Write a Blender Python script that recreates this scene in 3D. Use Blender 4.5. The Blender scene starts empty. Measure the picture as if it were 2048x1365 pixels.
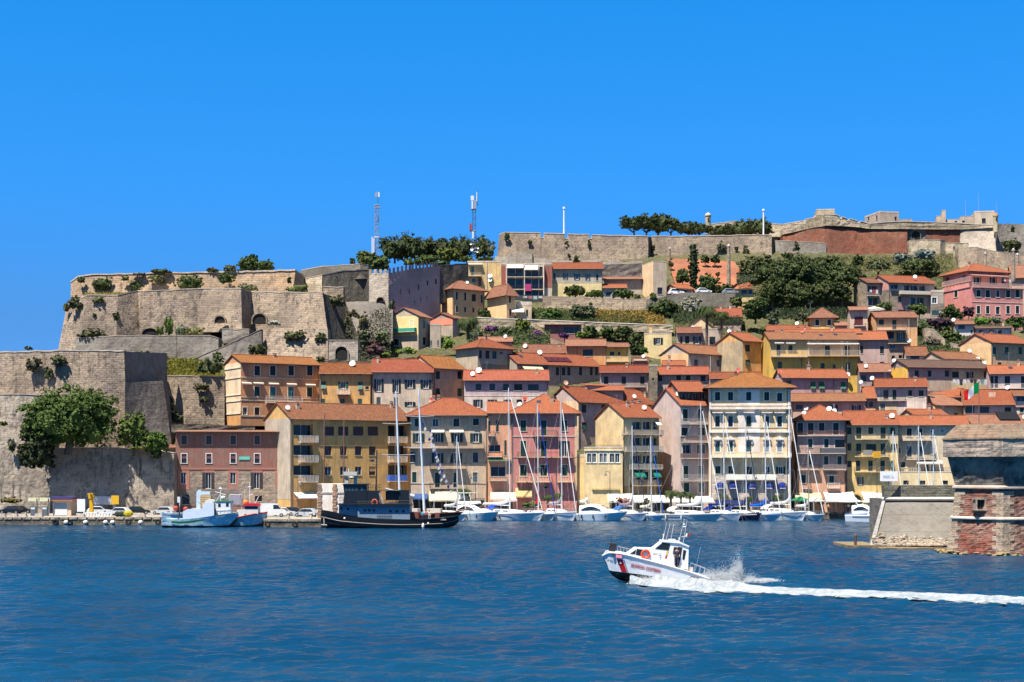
import bpy,math,random
import numpy as np
from mathutils import Vector
R=math.radians
F,CH,YH,CX=3000.0,9.8,934.0,1024.0
COL=bpy.context.scene.collection
rnd=random.Random(7)
def P(px,py,D):
 return Vector(((px-CX)/F*D,D,CH+(YH-py)/F*D))
def ZZ(py,D):return CH+(YH-py)/F*D
def XX(px,D):return(px-CX)/F*D
def L(*c):
 return tuple(((v/255)/12.92 if v/255<=.04045 else((v/255+.055)/1.055)**2.4)for v in c)
VW=(0,0,1.0)
def view(x0,y0,s):
 global VW
 VW=(x0,y0,s)
def ux(x):return VW[0]+x/VW[2]
def uy(y):return VW[1]+y/VW[2]
MC={}
class NT:
 def __init__(s,name):
  s.m=bpy.data.materials.new(name);s.m.use_nodes=True
  s.t=s.m.node_tree;s.t.nodes.clear()
  s.out=s.n('ShaderNodeOutputMaterial')
  s.b=s.n('ShaderNodeBsdfPrincipled')
  s.l(s.b.outputs[0],s.out.inputs[0])
 def n(s,t,**k):
  o=s.t.nodes.new(t)
  for a,v in k.items():
   if a[0]=='i' and a[1:].isdigit():o.inputs[int(a[1:])].default_value=v
   elif a.startswith('in_'):o.inputs[a[3:].replace('_',' ')].default_value=v
   else:setattr(o,a,v)
  return o
 def l(s,a,b):s.t.links.new(a,b)
 def pos(s,scale=(1,1,1),rot=(0,0,0)):
  g=s.n('ShaderNodeNewGeometry');m=s.n('ShaderNodeMapping')
  m.inputs['Scale'].default_value=scale;m.inputs['Rotation'].default_value=rot
  s.l(g.outputs['Position'],m.inputs['Vector']);return m.outputs[0]
 def noise(s,vec,scale,detail=4,rough=.6):
  o=s.n('ShaderNodeTexNoise');o.inputs['Scale'].default_value=scale
  o.inputs['Detail'].default_value=detail;o.inputs['Roughness'].default_value=rough
  s.l(vec,o.inputs['Vector']);return o.outputs[0]
 def ramp(s,fac,*st):
  o=s.n('ShaderNodeValToRGB');e=o.color_ramp.elements
  while len(e)<len(st):e.new(.5)
  for i,(p,c)in enumerate(st):
   e[i].position=p;e[i].color=(*c,1)if len(c)==3 else c
  s.l(fac,o.inputs[0]);return o.outputs[0]
 def mix(s,fac,a,b,mode='MIX'):
  o=s.n('ShaderNodeMix',data_type='RGBA',blend_type=mode)
  for i,v in((0,fac),(6,a),(7,b)):
   if hasattr(v,'is_linked'):s.l(v,o.inputs[i])
   elif i==0:o.inputs[0].default_value=v
   else:o.inputs[i].default_value=(*v,1)
  return o.outputs[2]
 def bump(s,h,st=.5,dist=.1):
  o=s.n('ShaderNodeBump');o.inputs['Strength'].default_value=st;o.inputs['Distance'].default_value=dist
  s.l(h,o.inputs['Height']);s.l(o.outputs[0],s.b.inputs['Normal'])
 def base(s,c,rough=.9,spec=.3):
  if hasattr(c,'is_linked'):s.l(c,s.b.inputs['Base Color'])
  else:s.b.inputs['Base Color'].default_value=(*c,1)
  s.b.inputs['Roughness'].default_value=rough
  s.b.inputs['Specular IOR Level'].default_value=spec
def mul(c,k):return tuple(min(1,v*k)for v in c)
def lerp(a,b,t):return tuple(x+(y-x)*t for x,y in zip(a,b))
def paint(c,rough=.5,metal=0,spec=.4):
 key=('paint',c,rough,metal)
 if key not in MC:
  t=NT('paint');n=t.noise(t.pos(),3,4)
  t.base(t.mix(t.ramp(n,(.3,(0,0,0)),(.75,(1,1,1))),mul(c,.82),c),rough,spec)
  t.b.inputs['Metallic'].default_value=metal
  MC[key]=t.m
 return MC[key]
def stucco(c,wear=.5):
 key=('stucco',c,wear)
 if key not in MC:
  c=(min(.8,c[0]*1.05),c[1]*.975,c[2]*.93);t=NT('stucco');p=t.pos()
  big=t.noise(p,.35,5,.65);mid=t.noise(t.pos((1,1,.25)),1.6,5,.7);fine=t.noise(p,9,3)
  k=lerp(c,(.40,.34,.27),.45*wear)
  a=t.mix(t.ramp(big,(.38,(0,0,0)),(.58,(1,1,1))),mul(k,.80-.1*wear),c)
  g=t.mix(t.ramp(mid,(.5-.12*wear,(1,1,1)),(.5+.06,(0,0,0))),a,t.mix(.55*wear,a,mul(lerp(c,(.2,.16,.13),.5),.62)))
  h=t.mix(t.ramp(fine,(.35,(0,0,0)),(.7,(1,1,1))),g,t.mix(.10,g,(.9,.85,.75)))
  st=t.noise(t.pos((2.5,2.5,.12)),2,4,.7)
  h=t.mix(t.ramp(st,(.49,(0,0,0)),(.68,(.85*wear,)*3)),h,mul(c,.46))
  t.base(h,.95,.15);t.bump(fine,.25,.03)
  MC[key]=t.m
 return MC[key]
def tile(kind='new'):
 key=('tile',kind)
 if key not in MC:
  A,B,C2={'new':((.37,.105,.046),(.30,.08,.04),(.42,.145,.07)),'red':((.35,.085,.042),(.27,.065,.038),(.39,.12,.07)),'old':((.27,.085,.042),(.155,.06,.038),(.36,.17,.085)),'gold':((.33,.11,.032),(.22,.06,.024),(.36,.16,.05)),'pale':((.34,.14,.085),(.24,.09,.06),(.4,.2,.13)),'dark':((.16,.085,.065),(.09,.055,.045),(.2,.12,.09))}[kind]
  A,B,C2=mul(A,.66),mul(B,.62),mul(C2,.66)
  t=NT('roof_tile');p=t.pos()
  v=t.n('ShaderNodeTexVoronoi');v.inputs['Scale'].default_value=2.6;t.l(p,v.inputs['Vector'])
  sp=t.n('ShaderNodeSeparateColor');t.l(v.outputs['Color'],sp.inputs[0])
  big=t.noise(p,.5,5,.7)
  c=t.mix(t.ramp(big,(.38,(0,0,0)),(.62,(1,1,1))),A,lerp(A,B,.7))
  c=t.mix(t.ramp(sp.outputs[0],(.55,(0,0,0)),(.95,(.9,)*3)),c,C2)
  c=t.mix(t.ramp(sp.outputs[1],(.6,(0,0,0)),(1,(.8,)*3)),c,mul(B,.55))
  w=t.n('ShaderNodeTexWave',wave_type='BANDS',bands_direction='X');w.inputs['Scale'].default_value=1.2
  w.inputs['Distortion'].default_value=.3
  t.l(p,w.inputs['Vector'])
  w2=t.n('ShaderNodeTexWave',wave_type='BANDS',bands_direction='Z');w2.inputs['Scale'].default_value=2.2
  w2.inputs['Distortion'].default_value=1.0
  t.l(p,w2.inputs['Vector'])
  c=t.mix(t.ramp(w2.outputs[0],(0,(.35,)*3),(.35,(0,0,0))),c,mul(B,.5))
  c=t.mix(t.ramp(w.outputs[0],(0,(.5,)*3),(.3,(0,0,0))),c,mul(B,.5))
  oi=t.n('ShaderNodeObjectInfo');c=t.mix(t.ramp(oi.outputs['Random'],(0,(0,0,0)),(1,(1,1,1))),t.mix(.5,c,mul(B,.75)),t.mix(.4,c,mul(C2,1.25)))
  lich=t.noise(p,1.1,6,.75);c=t.mix(t.ramp(lich,(.54,(0,0,0)),(.68,(.5,)*3)),c,(.12,.085,.05))
  t.base(c,.9,.2);t.bump(w.outputs[0],.6,.12)
  MC[key]=t.m
 return MC[key]
def stone(c1,c2,bw=.7,bh=.35,mortar=.5,stain=.5,wc=None,plaster=0,seed=0):
 """rough masonry: uneven courses, patches of old plaster, dark stains"""
 K=.80;c1,c2=mul(c1,K),mul(c2,K);c1=(c1[0]*1.05,c1[1]*.96,c1[2]*.92);wc=mul(wc,K)if wc else None
 key=('stone',c1,c2,bw,bh,mortar,stain,wc,plaster,seed)
 if key not in MC:
  t=NT('masonry')
  g=t.n('ShaderNodeNewGeometry');s=t.n('ShaderNodeSeparateXYZ');t.l(g.outputs['Position'],s.inputs[0])
  m=t.n('ShaderNodeMath',operation='MULTIPLY_ADD');m.inputs[1].default_value=.8;t.l(s.outputs[1],m.inputs[0]);t.l(s.outputs[0],m.inputs[2])
  cb=t.n('ShaderNodeCombineXYZ');t.l(m.outputs[0],cb.inputs[0]);t.l(s.outputs[2],cb.inputs[1])
  dn=t.n('ShaderNodeTexNoise');dn.inputs['Scale'].default_value=1.1;dn.inputs['Detail'].default_value=3;t.l(cb.outputs[0],dn.inputs['Vector'])
  ad=t.n('ShaderNodeVectorMath',operation='MULTIPLY_ADD');ad.inputs[1].default_value=(.25,.25,0)
  t.l(dn.outputs['Color'],ad.inputs[0]);t.l(cb.outputs[0],ad.inputs[2])
  br=t.n('ShaderNodeTexBrick');br.offset=.5
  br.inputs['Scale'].default_value=1;br.inputs['Brick Width'].default_value=bw;br.inputs['Row Height'].default_value=bh
  br.inputs['Mortar Size'].default_value=.045;br.inputs['Mortar Smooth'].default_value=.4
  br.inputs['Color1'].default_value=(*c1,1);br.inputs['Color2'].default_value=(*c2,1)
  br.inputs['Mortar'].default_value=(*mul(lerp(c1,c2,.5),mortar),1)
  t.l(ad.outputs[0],br.inputs['Vector'])
  p=t.pos()
  n1=t.noise(p,.16,7,.68);n2=t.noise(p,.8,6,.7);n3=t.noise(t.pos((1.2,1.2,.22)),.9,6,.7);n4=t.noise(p,3.2,5,.7)
  c=br.outputs[0]
  c=t.mix(t.ramp(n4,(.38,(0,0,0)),(.66,(.7,)*3)),c,mul(lerp(c1,c2,.5),1.35))
  c=t.mix(t.ramp(n1,(.40,(0,0,0)),(.58,(.75,)*3)),c,wc or mul(lerp(c1,(.5,.35,.2),.4),1.15))
  if plaster:
   c=t.mix(t.ramp(n2,(.5-.2*plaster,(0,0,0)),(.56,(.85,)*3)),c,lerp(c1,(.5,.43,.34),.5))
  c=t.mix(t.ramp(n2,(.3,(.75*stain,)*3),(.47,(0,0,0))),c,mul(c2,.38))
  c=t.mix(t.ramp(n3,(.52,(0,0,0)),(.68,(.85*stain,)*3)),c,mul(lerp(c2,(.12,.11,.09),.5),.5))
  wide=t.noise(t.pos((1,1,1.6)),.09,5,.6);c=t.mix(t.ramp(wide,(.40,(.55,)*3),(.56,(0,0,0))),c,mul(lerp(c2,(.16,.12,.10),.3),.72))
  t.base(c,.97,.1)
  hh=t.n('ShaderNodeMix');hh.inputs[0].default_value=.5;t.l(br.outputs['Fac'],hh.inputs[2]);t.l(n4,hh.inputs[3])
  inv=t.n('ShaderNodeMath',operation='SUBTRACT');inv.inputs[0].default_value=1;t.l(hh.outputs[0],inv.inputs[1])
  ad2=t.n('ShaderNodeMath',operation='MULTIPLY_ADD');ad2.inputs[1].default_value=3.0;t.l(n2,ad2.inputs[0]);t.l(inv.outputs[0],ad2.inputs[2])
  t.bump(ad2.outputs[0],.7,.25)
  MC[key]=t.m
 return MC[key]
def leafm(c,c2=None,tr=.25,var=.5):
 key=('leaf',c,c2,tr)
 if key not in MC:
  t=NT('foliage');p=t.pos()
  n=t.noise(p,.9,5,.7);n2=t.noise(p,5,2)
  c2=c2 or mul(lerp(c,(.16,.15,.03),.35),1.5)
  k=t.mix(t.ramp(n,(.4,(0,0,0)),(.62,(1,1,1))),c,c2)
  k=t.mix(t.ramp(n2,(.35,(.6,)*3),(.6,(0,0,0))),k,mul(c,.6))
  t.base(k,.75,.25)
  tb=t.n('ShaderNodeBsdfTranslucent');t.l(k,tb.inputs[0])
  ms=t.n('ShaderNodeMixShader');ms.inputs[0].default_value=tr
  t.l(t.b.outputs[0],ms.inputs[1]);t.l(tb.outputs[0],ms.inputs[2]);t.l(ms.outputs[0],t.out.inputs[0])
  MC[key]=t.m
 return MC[key]
def glassm(c=(.015,.02,.025)):
 key=('pane',c)
 if key not in MC:
  t=NT('window_glass');t.base(c,.12,.5);MC[key]=t.m
 return MC[key]
def fabric(c,tr=.35):
 key=('fabric',c,tr)
 if key not in MC:
  t=NT('fabric');n=t.noise(t.pos((1,1,.5)),2.2,4)
  k=t.mix(t.ramp(n,(.3,(0,0,0)),(.7,(1,1,1))),mul(c,.85),c)
  t.base(k,.9,.1)
  tb=t.n('ShaderNodeBsdfTranslucent');t.l(k,tb.inputs[0])
  ms=t.n('ShaderNodeMixShader');ms.inputs[0].default_value=tr
  t.l(t.b.outputs[0],ms.inputs[1]);t.l(tb.outputs[0],ms.inputs[2]);t.l(ms.outputs[0],t.out.inputs[0])
  MC[key]=t.m
 return MC[key]
class MB:
 def __init__(s):s.v,s.f,s.m=[],[],[]
 def add(s,vs,fs,mi=0):
  o=len(s.v);s.v+=[tuple(v)for v in vs]
  for f in fs:s.f.append([o+i for i in f]);s.m.append(mi)
  return s
 def quad(s,a,b,c,d,mi=0):return s.add([a,b,c,d],[(0,1,2,3)],mi)
 def box(s,x0,x1,y0,y1,z0,z1,mi=0):
  x0,x1=min(x0,x1),max(x0,x1);y0,y1=min(y0,y1),max(y0,y1);z0,z1=min(z0,z1),max(z0,z1)
  return s.add([(x0,y0,z0),(x1,y0,z0),(x1,y1,z0),(x0,y1,z0),(x0,y0,z1),(x1,y0,z1),(x1,y1,z1),(x0,y1,z1)],[(3,2,1,0),(4,5,6,7),(0,1,5,4),(1,2,6,5),(2,3,7,6),(3,0,4,7)],mi)
 def tube(s,p,q,r,r2=None,n=6,mi=0,cap=True):
  p,q=Vector(p),Vector(q);r2=r if r2 is None else r2;d=q-p
  if d.length<1e-6:return s
  d.normalize();a=d.orthogonal().normalized();b=d.cross(a)
  vs=[]
  for c,rr in((p,r),(q,r2)):
   for i in range(n):
    t=2*math.pi*i/n;vs.append(c+a*math.cos(t)*rr+b*math.sin(t)*rr)
  fs=[(i,(i+1)%n,n+(i+1)%n,n+i)for i in range(n)]
  if cap:fs+=[tuple(range(n))[::-1],tuple(range(n,2*n))]
  return s.add(vs,fs,mi)
 def prism(s,poly,a,b,ax='x',mi=0):
  def mk(t,u,w):return{'x':(t,u,w),'y':(u,t,w),'z':(u,w,t)}[ax]
  n=len(poly);vs=[mk(a,*p)for p in poly]+[mk(b,*p)for p in poly]
  fs=[tuple(range(n))[::-1],tuple(range(n,2*n))]+[(i,(i+1)%n,n+(i+1)%n,n+i)for i in range(n)]
  return s.add(vs,fs,mi)
 def ball(s,c,r,n=8,mi=0,k=(1,1,1)):
  vs=[(c[0],c[1],c[2]-r*k[2])];m=n//2+1
  for j in range(1,m):
   ph=-math.pi/2+math.pi*j/m
   for i in range(n):
    t=2*math.pi*i/n
    vs.append((c[0]+r*k[0]*math.cos(ph)*math.cos(t),c[1]+r*k[1]*math.cos(ph)*math.sin(t),c[2]+r*k[2]*math.sin(ph)))
  vs.append((c[0],c[1],c[2]+r*k[2]));fs=[]
  for i in range(n):fs.append((0,1+(i+1)%n,1+i))
  for j in range(m-2):
   for i in range(n):fs.append((1+j*n+i,1+j*n+(i+1)%n,1+(j+1)*n+(i+1)%n,1+(j+1)*n+i))
  l=len(vs)-1;o=1+(m-2)*n
  for i in range(n):fs.append((o+i,o+(i+1)%n,l))
  return s.add(vs,fs,mi)
 def disc(s,c,nrm,r,n=14,mi=0,dish=0):
  nrm=Vector(nrm).normalized();a=nrm.orthogonal().normalized();b=nrm.cross(a);c=Vector(c)
  vs=[c-nrm*dish]+[c+a*math.cos(2*math.pi*i/n)*r+b*math.sin(2*math.pi*i/n)*r for i in range(n)]
  return s.add(vs,[(0,1+i,1+(i+1)%n)for i in range(n)],mi)
 def torus(s,c,nrm,Rr,r,n=14,m=6,mi=0):
  nrm=Vector(nrm).normalized();a=nrm.orthogonal().normalized();b=nrm.cross(a);c=Vector(c);vs=[]
  for i in range(n):
   t=2*math.pi*i/n;d=a*math.cos(t)+b*math.sin(t)
   for j in range(m):
    u=2*math.pi*j/m;vs.append(c+d*(Rr+r*math.cos(u))+nrm*r*math.sin(u))
  fs=[(i*m+j,((i+1)%n)*m+j,((i+1)%n)*m+(j+1)%m,i*m+(j+1)%m)for i in range(n)for j in range(m)]
  return s.add(vs,fs,mi)
 def build(s,name,mats,parent=None,smooth=False,org=(0,0,0)):
  me=bpy.data.meshes.new(name)
  o3=org
  me.from_pydata([(v[0]-o3[0],v[1]-o3[1],v[2]-o3[2])for v in s.v]if any(o3)else s.v,[],s.f)
  if not isinstance(mats,(list,tuple)):mats=[mats]
  for m in mats:me.materials.append(m)
  if len(mats)>1:me.polygons.foreach_set('material_index',s.m)
  if smooth:me.polygons.foreach_set('use_smooth',[True]*len(s.f))
  me.update()
  o=bpy.data.objects.new(name,me);COL.objects.link(o)
  if parent is not None:o.parent=parent
  else:o.location=o3
  return o
def tag(o,label,cat,group=None,kind=None):
 if label:o['label']=label
 if cat:o['category']=cat
 if group:o['group']=group
 if kind:o['kind']=kind
 return o
def empty(name,loc,rz=0,label=None,cat=None,group=None):
 o=bpy.data.objects.new(name,None);COL.objects.link(o);o.location=loc;o.rotation_euler=(0,0,rz)
 o.empty_display_size=.5
 return tag(o,label,cat,group)
def struct(o):o['kind']='structure';return o
TS=[(-150,[(0,-3),(262,-3),(264,1.0),(288,1.2),(292,29.0),(322,29),(340,24),(520,-3)]),(-108,[(0,-3),(260,-3),(262,1.0),(288,1.2),(292,29.0),(322,29),(340,26),(520,-3)]),(-100,[(0,-3),(260,-3),(262,1.0),(288,1.2),(292,28.5),(322,30),(334,31),(338,38),(356,40),(362,44),(400,40),(520,0)]),(-80,[(0,-3),(258,-3),(260,1.0),(290,1.2),(294,27),(322,30.5),(334,32),(337,45),(352,46),(358,50),(410,48),(520,10)]),(-66,[(0,-3),(256,-3),(258,1.0),(289,1.2),(291,15.5),(302,16),(304,26),(316,31),(318,33),(330,38),(338,40),(341,47),(356,51),(362,54),(410,56),(520,20)]),(-46,[(0,-3),(246,-3),(248,1.0),(292,1.2),(296,14),(302,16),(312,25),(326,33),(338,36),(343,40),(348,46),(362,52),(410,58),(520,20)]),(-28,[(0,-3),(246,-3),(248,1.0),(297,1.2),(302,13),(318,24),(330,31),(345,36),(362,42),(378,50),(395,55),(415,62),(450,66),(520,20)]),(0,[(0,-3),(279,-3),(281,1.0),(297,1.2),(303,13),(318,24),(338,32),(354,38),(368,44),(378,49),(389,53),(404,58),(424,68),(450,74),(540,30)]),(40,[(0,-3),(279,-3),(281,1.0),(297,1.2),(303,12),(320,22),(338,30),(354,37),(368,43),(378,48),(392,53.0),(404,58),(424,69),(450,75),(540,30)]),(70,[(0,-3),(279,-3),(281,1.0),(297,1.2),(303,11),(320,20),(338,28),(354,34),(368,40),(382,47),(396,53),(412,62),(428,71),(450,76),(540,30)]),(105,[(0,-3),(279,-3),(281,1.0),(297,1.2),(303,10),(320,17),(338,25),(354,31),(370,39),(384,45),(398,51),(414,63),(428,70),(450,76),(540,30)]),(170,[(0,-3),(279,-3),(281,1.0),(297,1.2),(303,9),(320,16),(338,23),(354,29),(370,36),(384,44),(398,50),(414,60),(428,68),(450,74),(540,30)])]
def _prof(l,y):
 if y<=l[0][0]:return l[0][1]
 for(a,za),(b,zb)in zip(l,l[1:]):
  if y<=b:return za+(zb-za)*(y-a)/(b-a)
 return l[-1][1]
def ter(x,y):
 if x<=TS[0][0]:return _prof(TS[0][1],y)
 for(a,la),(b,lb)in zip(TS,TS[1:]):
  if x<=b:
   t=(x-a)/(b-a);return _prof(la,y)*(1-t)+_prof(lb,y)*t
 return _prof(TS[-1][1],y)
GREEN,DGREEN,TEAL=(.008,.035,.028),(.006,.018,.018),(.02,.16,.15)
BROWN,WHITE,CREAM,PURP=(.05,.025,.02),(.78,.77,.74),(.75,.68,.5),(.06,.03,.035)
IRON=(.03,.03,.032)
class Plane:
 def __init__(s,h,side):s.h,s.side=h,side
 def pz(s,px,py):
  h=s.h;k=(px-CX)/F;c,sn=math.cos(h.th),math.sin(h.th)
  if s.side=='F':p=(k*h.B.y-h.B.x)/(c-k*sn);Y=h.B.y+p*sn
  else:
   O=h.B if s.side=='L' else h.C
   p=(O.x-k*O.y)/(sn+k*c);Y=O.y+p*c
  return p,CH+(YH-py)/F*Y-h.zg
 def loc(s,p,q,z):
  return{'F':(p,-q,z),'L':(-q,p,z),'R':(s.h.wd+q,p,z)}[s.side]
 def box(s,mb,p0,p1,q0,q1,z0,z1,mi=0):
  a=s.loc(p0,q0,z0);b=s.loc(p1,q1,z1)
  return mb.box(a[0],b[0],a[1],b[1],a[2],b[2],mi)
 @property
 def len(s):return s.h.wd if s.side=='F' else s.h.d
def holes_wall(mb,pl,L0,z0,z1,holes,deep=.18,mi=0):
 ps=sorted({0,L0,*[h[0]for h in holes],*[h[1]for h in holes]});ps=[p for p in ps if 0<=p<=L0]
 zs=sorted({z0,z1,*[h[2]for h in holes],*[h[3]for h in holes]});zs=[z for z in zs if z0<=z<=z1]
 for a,b in zip(ps,ps[1:]):
  if b-a<1e-5:continue
  run=None
  for c,d in zip(zs,zs[1:]):
   if d-c<1e-5:continue
   m,n=(a+b)/2,(c+d)/2
   inh=any(h[0]<m<h[1]and h[2]<n<h[3]for h in holes)
   if inh:
    if run:mb.quad(pl.loc(a,0,run[0]),pl.loc(b,0,run[0]),pl.loc(b,0,run[1]),pl.loc(a,0,run[1]),mi)
    run=None
   else:run=(run[0],d)if run else(c,d)
  if run:mb.quad(pl.loc(a,0,run[0]),pl.loc(b,0,run[0]),pl.loc(b,0,run[1]),pl.loc(a,0,run[1]),mi)
 for h in holes:
  a,b,c,d,dp=h[:5]
  for e in(((a,c),(b,c)),((b,c),(b,d)),((b,d),(a,d)),((a,d),(a,c))):
   (p,z),(p2,z2)=e
   mb.quad(pl.loc(p,0,z),pl.loc(p2,0,z2),pl.loc(p2,-dp,z2),pl.loc(p,-dp,z),mi)
  mb.quad(pl.loc(a,-dp,c),pl.loc(b,-dp,c),pl.loc(b,-dp,d),pl.loc(a,-dp,d),mi)
HOUSES=[]
class House:
 def __init__(s,label,xB,xC,yE,D,A=None,th=None,dep=9,wall=(.6,.5,.35),roof='x',rt='new',rise=None,ov=.68,name='house',cat='house',group='houses of the old town',yG=None,zg=None,trim=None,shut=GREEN,wear=.5,bands=None,wall2=None,parapet=0,chim=0,eave=None,lw=None):
  s.label,s.name,s.cat,s.group=label,name,cat,group
  pB,pC,pE=ux(xB),ux(xC),uy(yE)
  pA=None if A is None else ux(A)
  s.d=dep
  B=Vector((XX(pB,D),D));s.B=B
  def solve(th):
   k=(pC-CX)/F;w=(k*B.y-B.x)/(math.cos(th)-k*math.sin(th))
   C=B+Vector((math.cos(th),math.sin(th)))*w;return w,C
  def apx(th):
   w,C=solve(th);O=B if pA<pB else C
   q=O+Vector((-math.sin(th),math.cos(th)))*dep
   return CX+F*q.x/q.y
  mid=-math.atan(((pB+pC)/2-CX)/F)
  if th is not None:s.th=R(th)
  elif pA is None:s.th=mid*.6
  else:
   lo,hi=R(-70),R(70)
   for _ in range(50):
    m=(lo+hi)/2
    if apx(m)>pA:lo=m
    else:hi=m
   s.th=(lo+hi)/2
  s.wd,s.C=solve(s.th)
  ze=ZZ(pE,D)
  s.n=Vector((-math.sin(s.th),math.cos(s.th)));s.u=Vector((math.cos(s.th),math.sin(s.th)))
  if zg is None:
   if yG is not None:zg=ZZ(uy(yG),D)
   else:zg=min(ter(*q)for q in(B,s.C,B+s.n*s.d,s.C+s.n*s.d))-.8
  s.zg=min(zg,ze-2.5);s.h=ze-s.zg
  s.root=empty(name,(B.x,B.y,s.zg),s.th,label,cat,group)
  s.F,s.Lf,s.Rt=Plane(s,'F'),Plane(s,'L'),Plane(s,'R')
  s.holes={'F':[],'L':[],'R':[]}
  s.wm=stucco(wall,wear)if isinstance(wall,tuple)else wall
  s.w2=wall2;s.roof,s.rt,s.ov=roof,rt,ov
  s.rise=rise if rise is not None else(s.d if roof in 'xh' else s.wd if roof=='y' else s.d*1.2)*.5*.38
  if roof=='h':s.rise=rise if rise is not None else min(s.d,s.wd)*.5*.38
  s.trim,s.shut,s.parapet=trim,shut,parapet
  s.eave=eave if eave is not None else(.55,.5,.42)
  HOUSES.append(s)
  for i in range(chim):s.chimney((.25+.5*i+.1*rnd.random()))
 def w(s,kind,x0,x1,y0,y1,side='F',shut=None,trim='d',label=None):
  pl={'F':s.F,'L':s.Lf,'R':s.Rt}[side]
  a,z1=pl.pz(ux(x0),uy(y0));b,_=pl.pz(ux(x1),uy(y0));_,z0=pl.pz(ux((x0+x1)/2),uy(y1));_,z1=pl.pz(ux((x0+x1)/2),uy(y0))
  if a>b:a,b=b,a
  LL=pl.len
  a,b=max(.06,a),min(LL-.06,b);z1=min(z1,s.h-.12);z0=max(z0,.1)
  if b-a<.25 or z1-z0<.25:return
  for o in s.holes[side]:
   if not(b<=o[0]+.01 or a>=o[1]-.01 or z1<=o[2]+.01 or z0>=o[3]-.01):return
  trim=s.trim if trim=='d' else trim
  sc=shut or s.shut
  deep={'g':1.3,'G':.7}.get(kind,.2)
  s.holes[side].append((a,b,z0,z1,deep))
  mb=MB();fr=.06
  tm=paint(trim,.8)if trim else None
  if trim:
   t=.16
   for q in((a-t,a,z0,z1),(b,b+t,z0,z1),(a-t,b+t,z1,z1+t)):pl.box(mb,q[0],q[1],-.02,.05,q[2],q[3],0)
   pl.box(mb,a-t-.05,b+t+.05,-.02,.10,z0-.12,z0,0)
  else:
   pl.box(mb,a-.08,b+.08,-.02,.08,z0-.09,z0,0)
  fq=-deep+.03
  if kind in 'wodgGDf':
   for q in((a,a+fr,z0,z1),(b-fr,b,z0,z1),(a+fr,b-fr,z1-fr,z1),(a+fr,b-fr,z0,z0+fr),((a+b)/2-fr/2,(a+b)/2+fr/2,z0+fr,z1-fr)):
    pl.box(mb,q[0],q[1],fq,fq+.06,q[2],q[3],1)
  win=mb.build('door' if kind in 'dD' else 'balcony_recess' if kind=='g' else 'window',[tm or paint(s.eave,.8),paint(WHITE if kind!='D' else BROWN,.6)],s.root)
  if label:win['label']=label
  if kind in 'wodgGDf':
   m=MB();pl.box(m,a+fr,b-fr,fq,fq+.02,z0+fr,z1-fr);m.build('pane',glassm(),win)
  sm=paint(sc,.55)
  def louv(p0,p1,q0,z0,z1,nm='shutter'):
   m=MB();pl.box(m,p0,p1,q0,q0+.05,z0,z1)
   pl.box(m,p0+.04,p1-.04,q0+.05,q0+.07,(z0+z1)/2-.05,(z0+z1)/2+.05)
   k=max(2,int((z1-z0)/.45))
   for i in range(k):
    zz=z0+(z1-z0)*(i+.5)/k
    pl.box(m,p0+.06,p1-.06,q0+.05,q0+.075,zz-.04,zz+.04)
   return m.build(nm,sm,win)
  mid=(a+b)/2
  if kind in 'sS':
   louv(a,mid-.01,-.1,z0+.02,z1-.02);louv(mid+.01,b,-.1,z0+.02,z1-.02)
  elif kind in 'od':
   hw=(b-a)/2
   louv(a-hw-.06,a-.06,.06,z0+.02,z1-.02);louv(b+.06,b+hw+.06,.06,z0+.02,z1-.02)
  elif kind=='f':
   for p0,p1 in((a,mid-.01),(mid+.01,b)):
    zt=z0+(z1-z0)*.62;m=MB()
    pl.box(m,p0,p1,-.1,-.05,zt,z1-.02)
    A1,A2=pl.loc(p0,-.06,zt),pl.loc(p1,-.06,zt);B1,B2=pl.loc(p0,.42,z0+.05),pl.loc(p1,.42,z0+.05)
    m.add([A1,A2,B2,B1,(A1[0],A1[1],A1[2]-.05),(A2[0],A2[1],A2[2]-.05),(B2[0],B2[1],B2[2]-.05),(B1[0],B1[1],B1[2]-.05)],[(0,1,2,3),(7,6,5,4),(0,3,7,4),(1,5,6,2),(2,6,7,3)])
    m.build('shutter',sm,win)
  elif kind=='r':
   m=MB();pl.box(m,a,b,-.12,-.08,z0+.02,z1-.02)
   for i in range(int((z1-z0)/.3)):pl.box(m,a,b,-.08,-.065,z0+.1+i*.3,z0+.14+i*.3)
   m.build('roller_blind',sm,win)
  elif kind=='R':
   m=MB();pl.box(m,a,b,-.12,-.08,z0+(z1-z0)*.45,z1-.02);m.build('roller_blind',sm,win)
   m=MB();pl.box(m,a+fr,b-fr,fq,fq+.02,z0+fr,z0+(z1-z0)*.5);m.build('pane',glassm(),win)
  elif kind=='k':
   m=MB();pl.box(m,a,b,-.19,-.17,z0,z1);m.build('pane',glassm((.02,.018,.016)),win)
  return win
 def ws(s,kind,y0,y1,hw,xs,side='F',**k):
  for x in xs:s.w(kind,x-hw,x+hw,y0,y1,side,**k)
 def band(s,y0,y1,col=None,side='F',q=.08,x0=None,x1=None,name='string_course'):
  pl={'F':s.F,'L':s.Lf,'R':s.Rt}[side];c=ux(x0)if x0 is not None else None
  m=MB();xm=CX+F*(s.B.x/s.B.y)if side!='R' else CX+F*(s.C.x/s.C.y)
  _,za=pl.pz(xm,uy(y0));_,zb=pl.pz(xm,uy(y1))
  p0=pl.pz(ux(x0),0)[0]if x0 is not None else(0 if side=='F' else.0)
  p1=pl.pz(ux(x1),0)[0]if x1 is not None else pl.len
  pl.box(m,p0,p1,-.03,q,zb,za);return m.build(name,stucco(col or(.62,.56,.46),.3),s.root)
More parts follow.
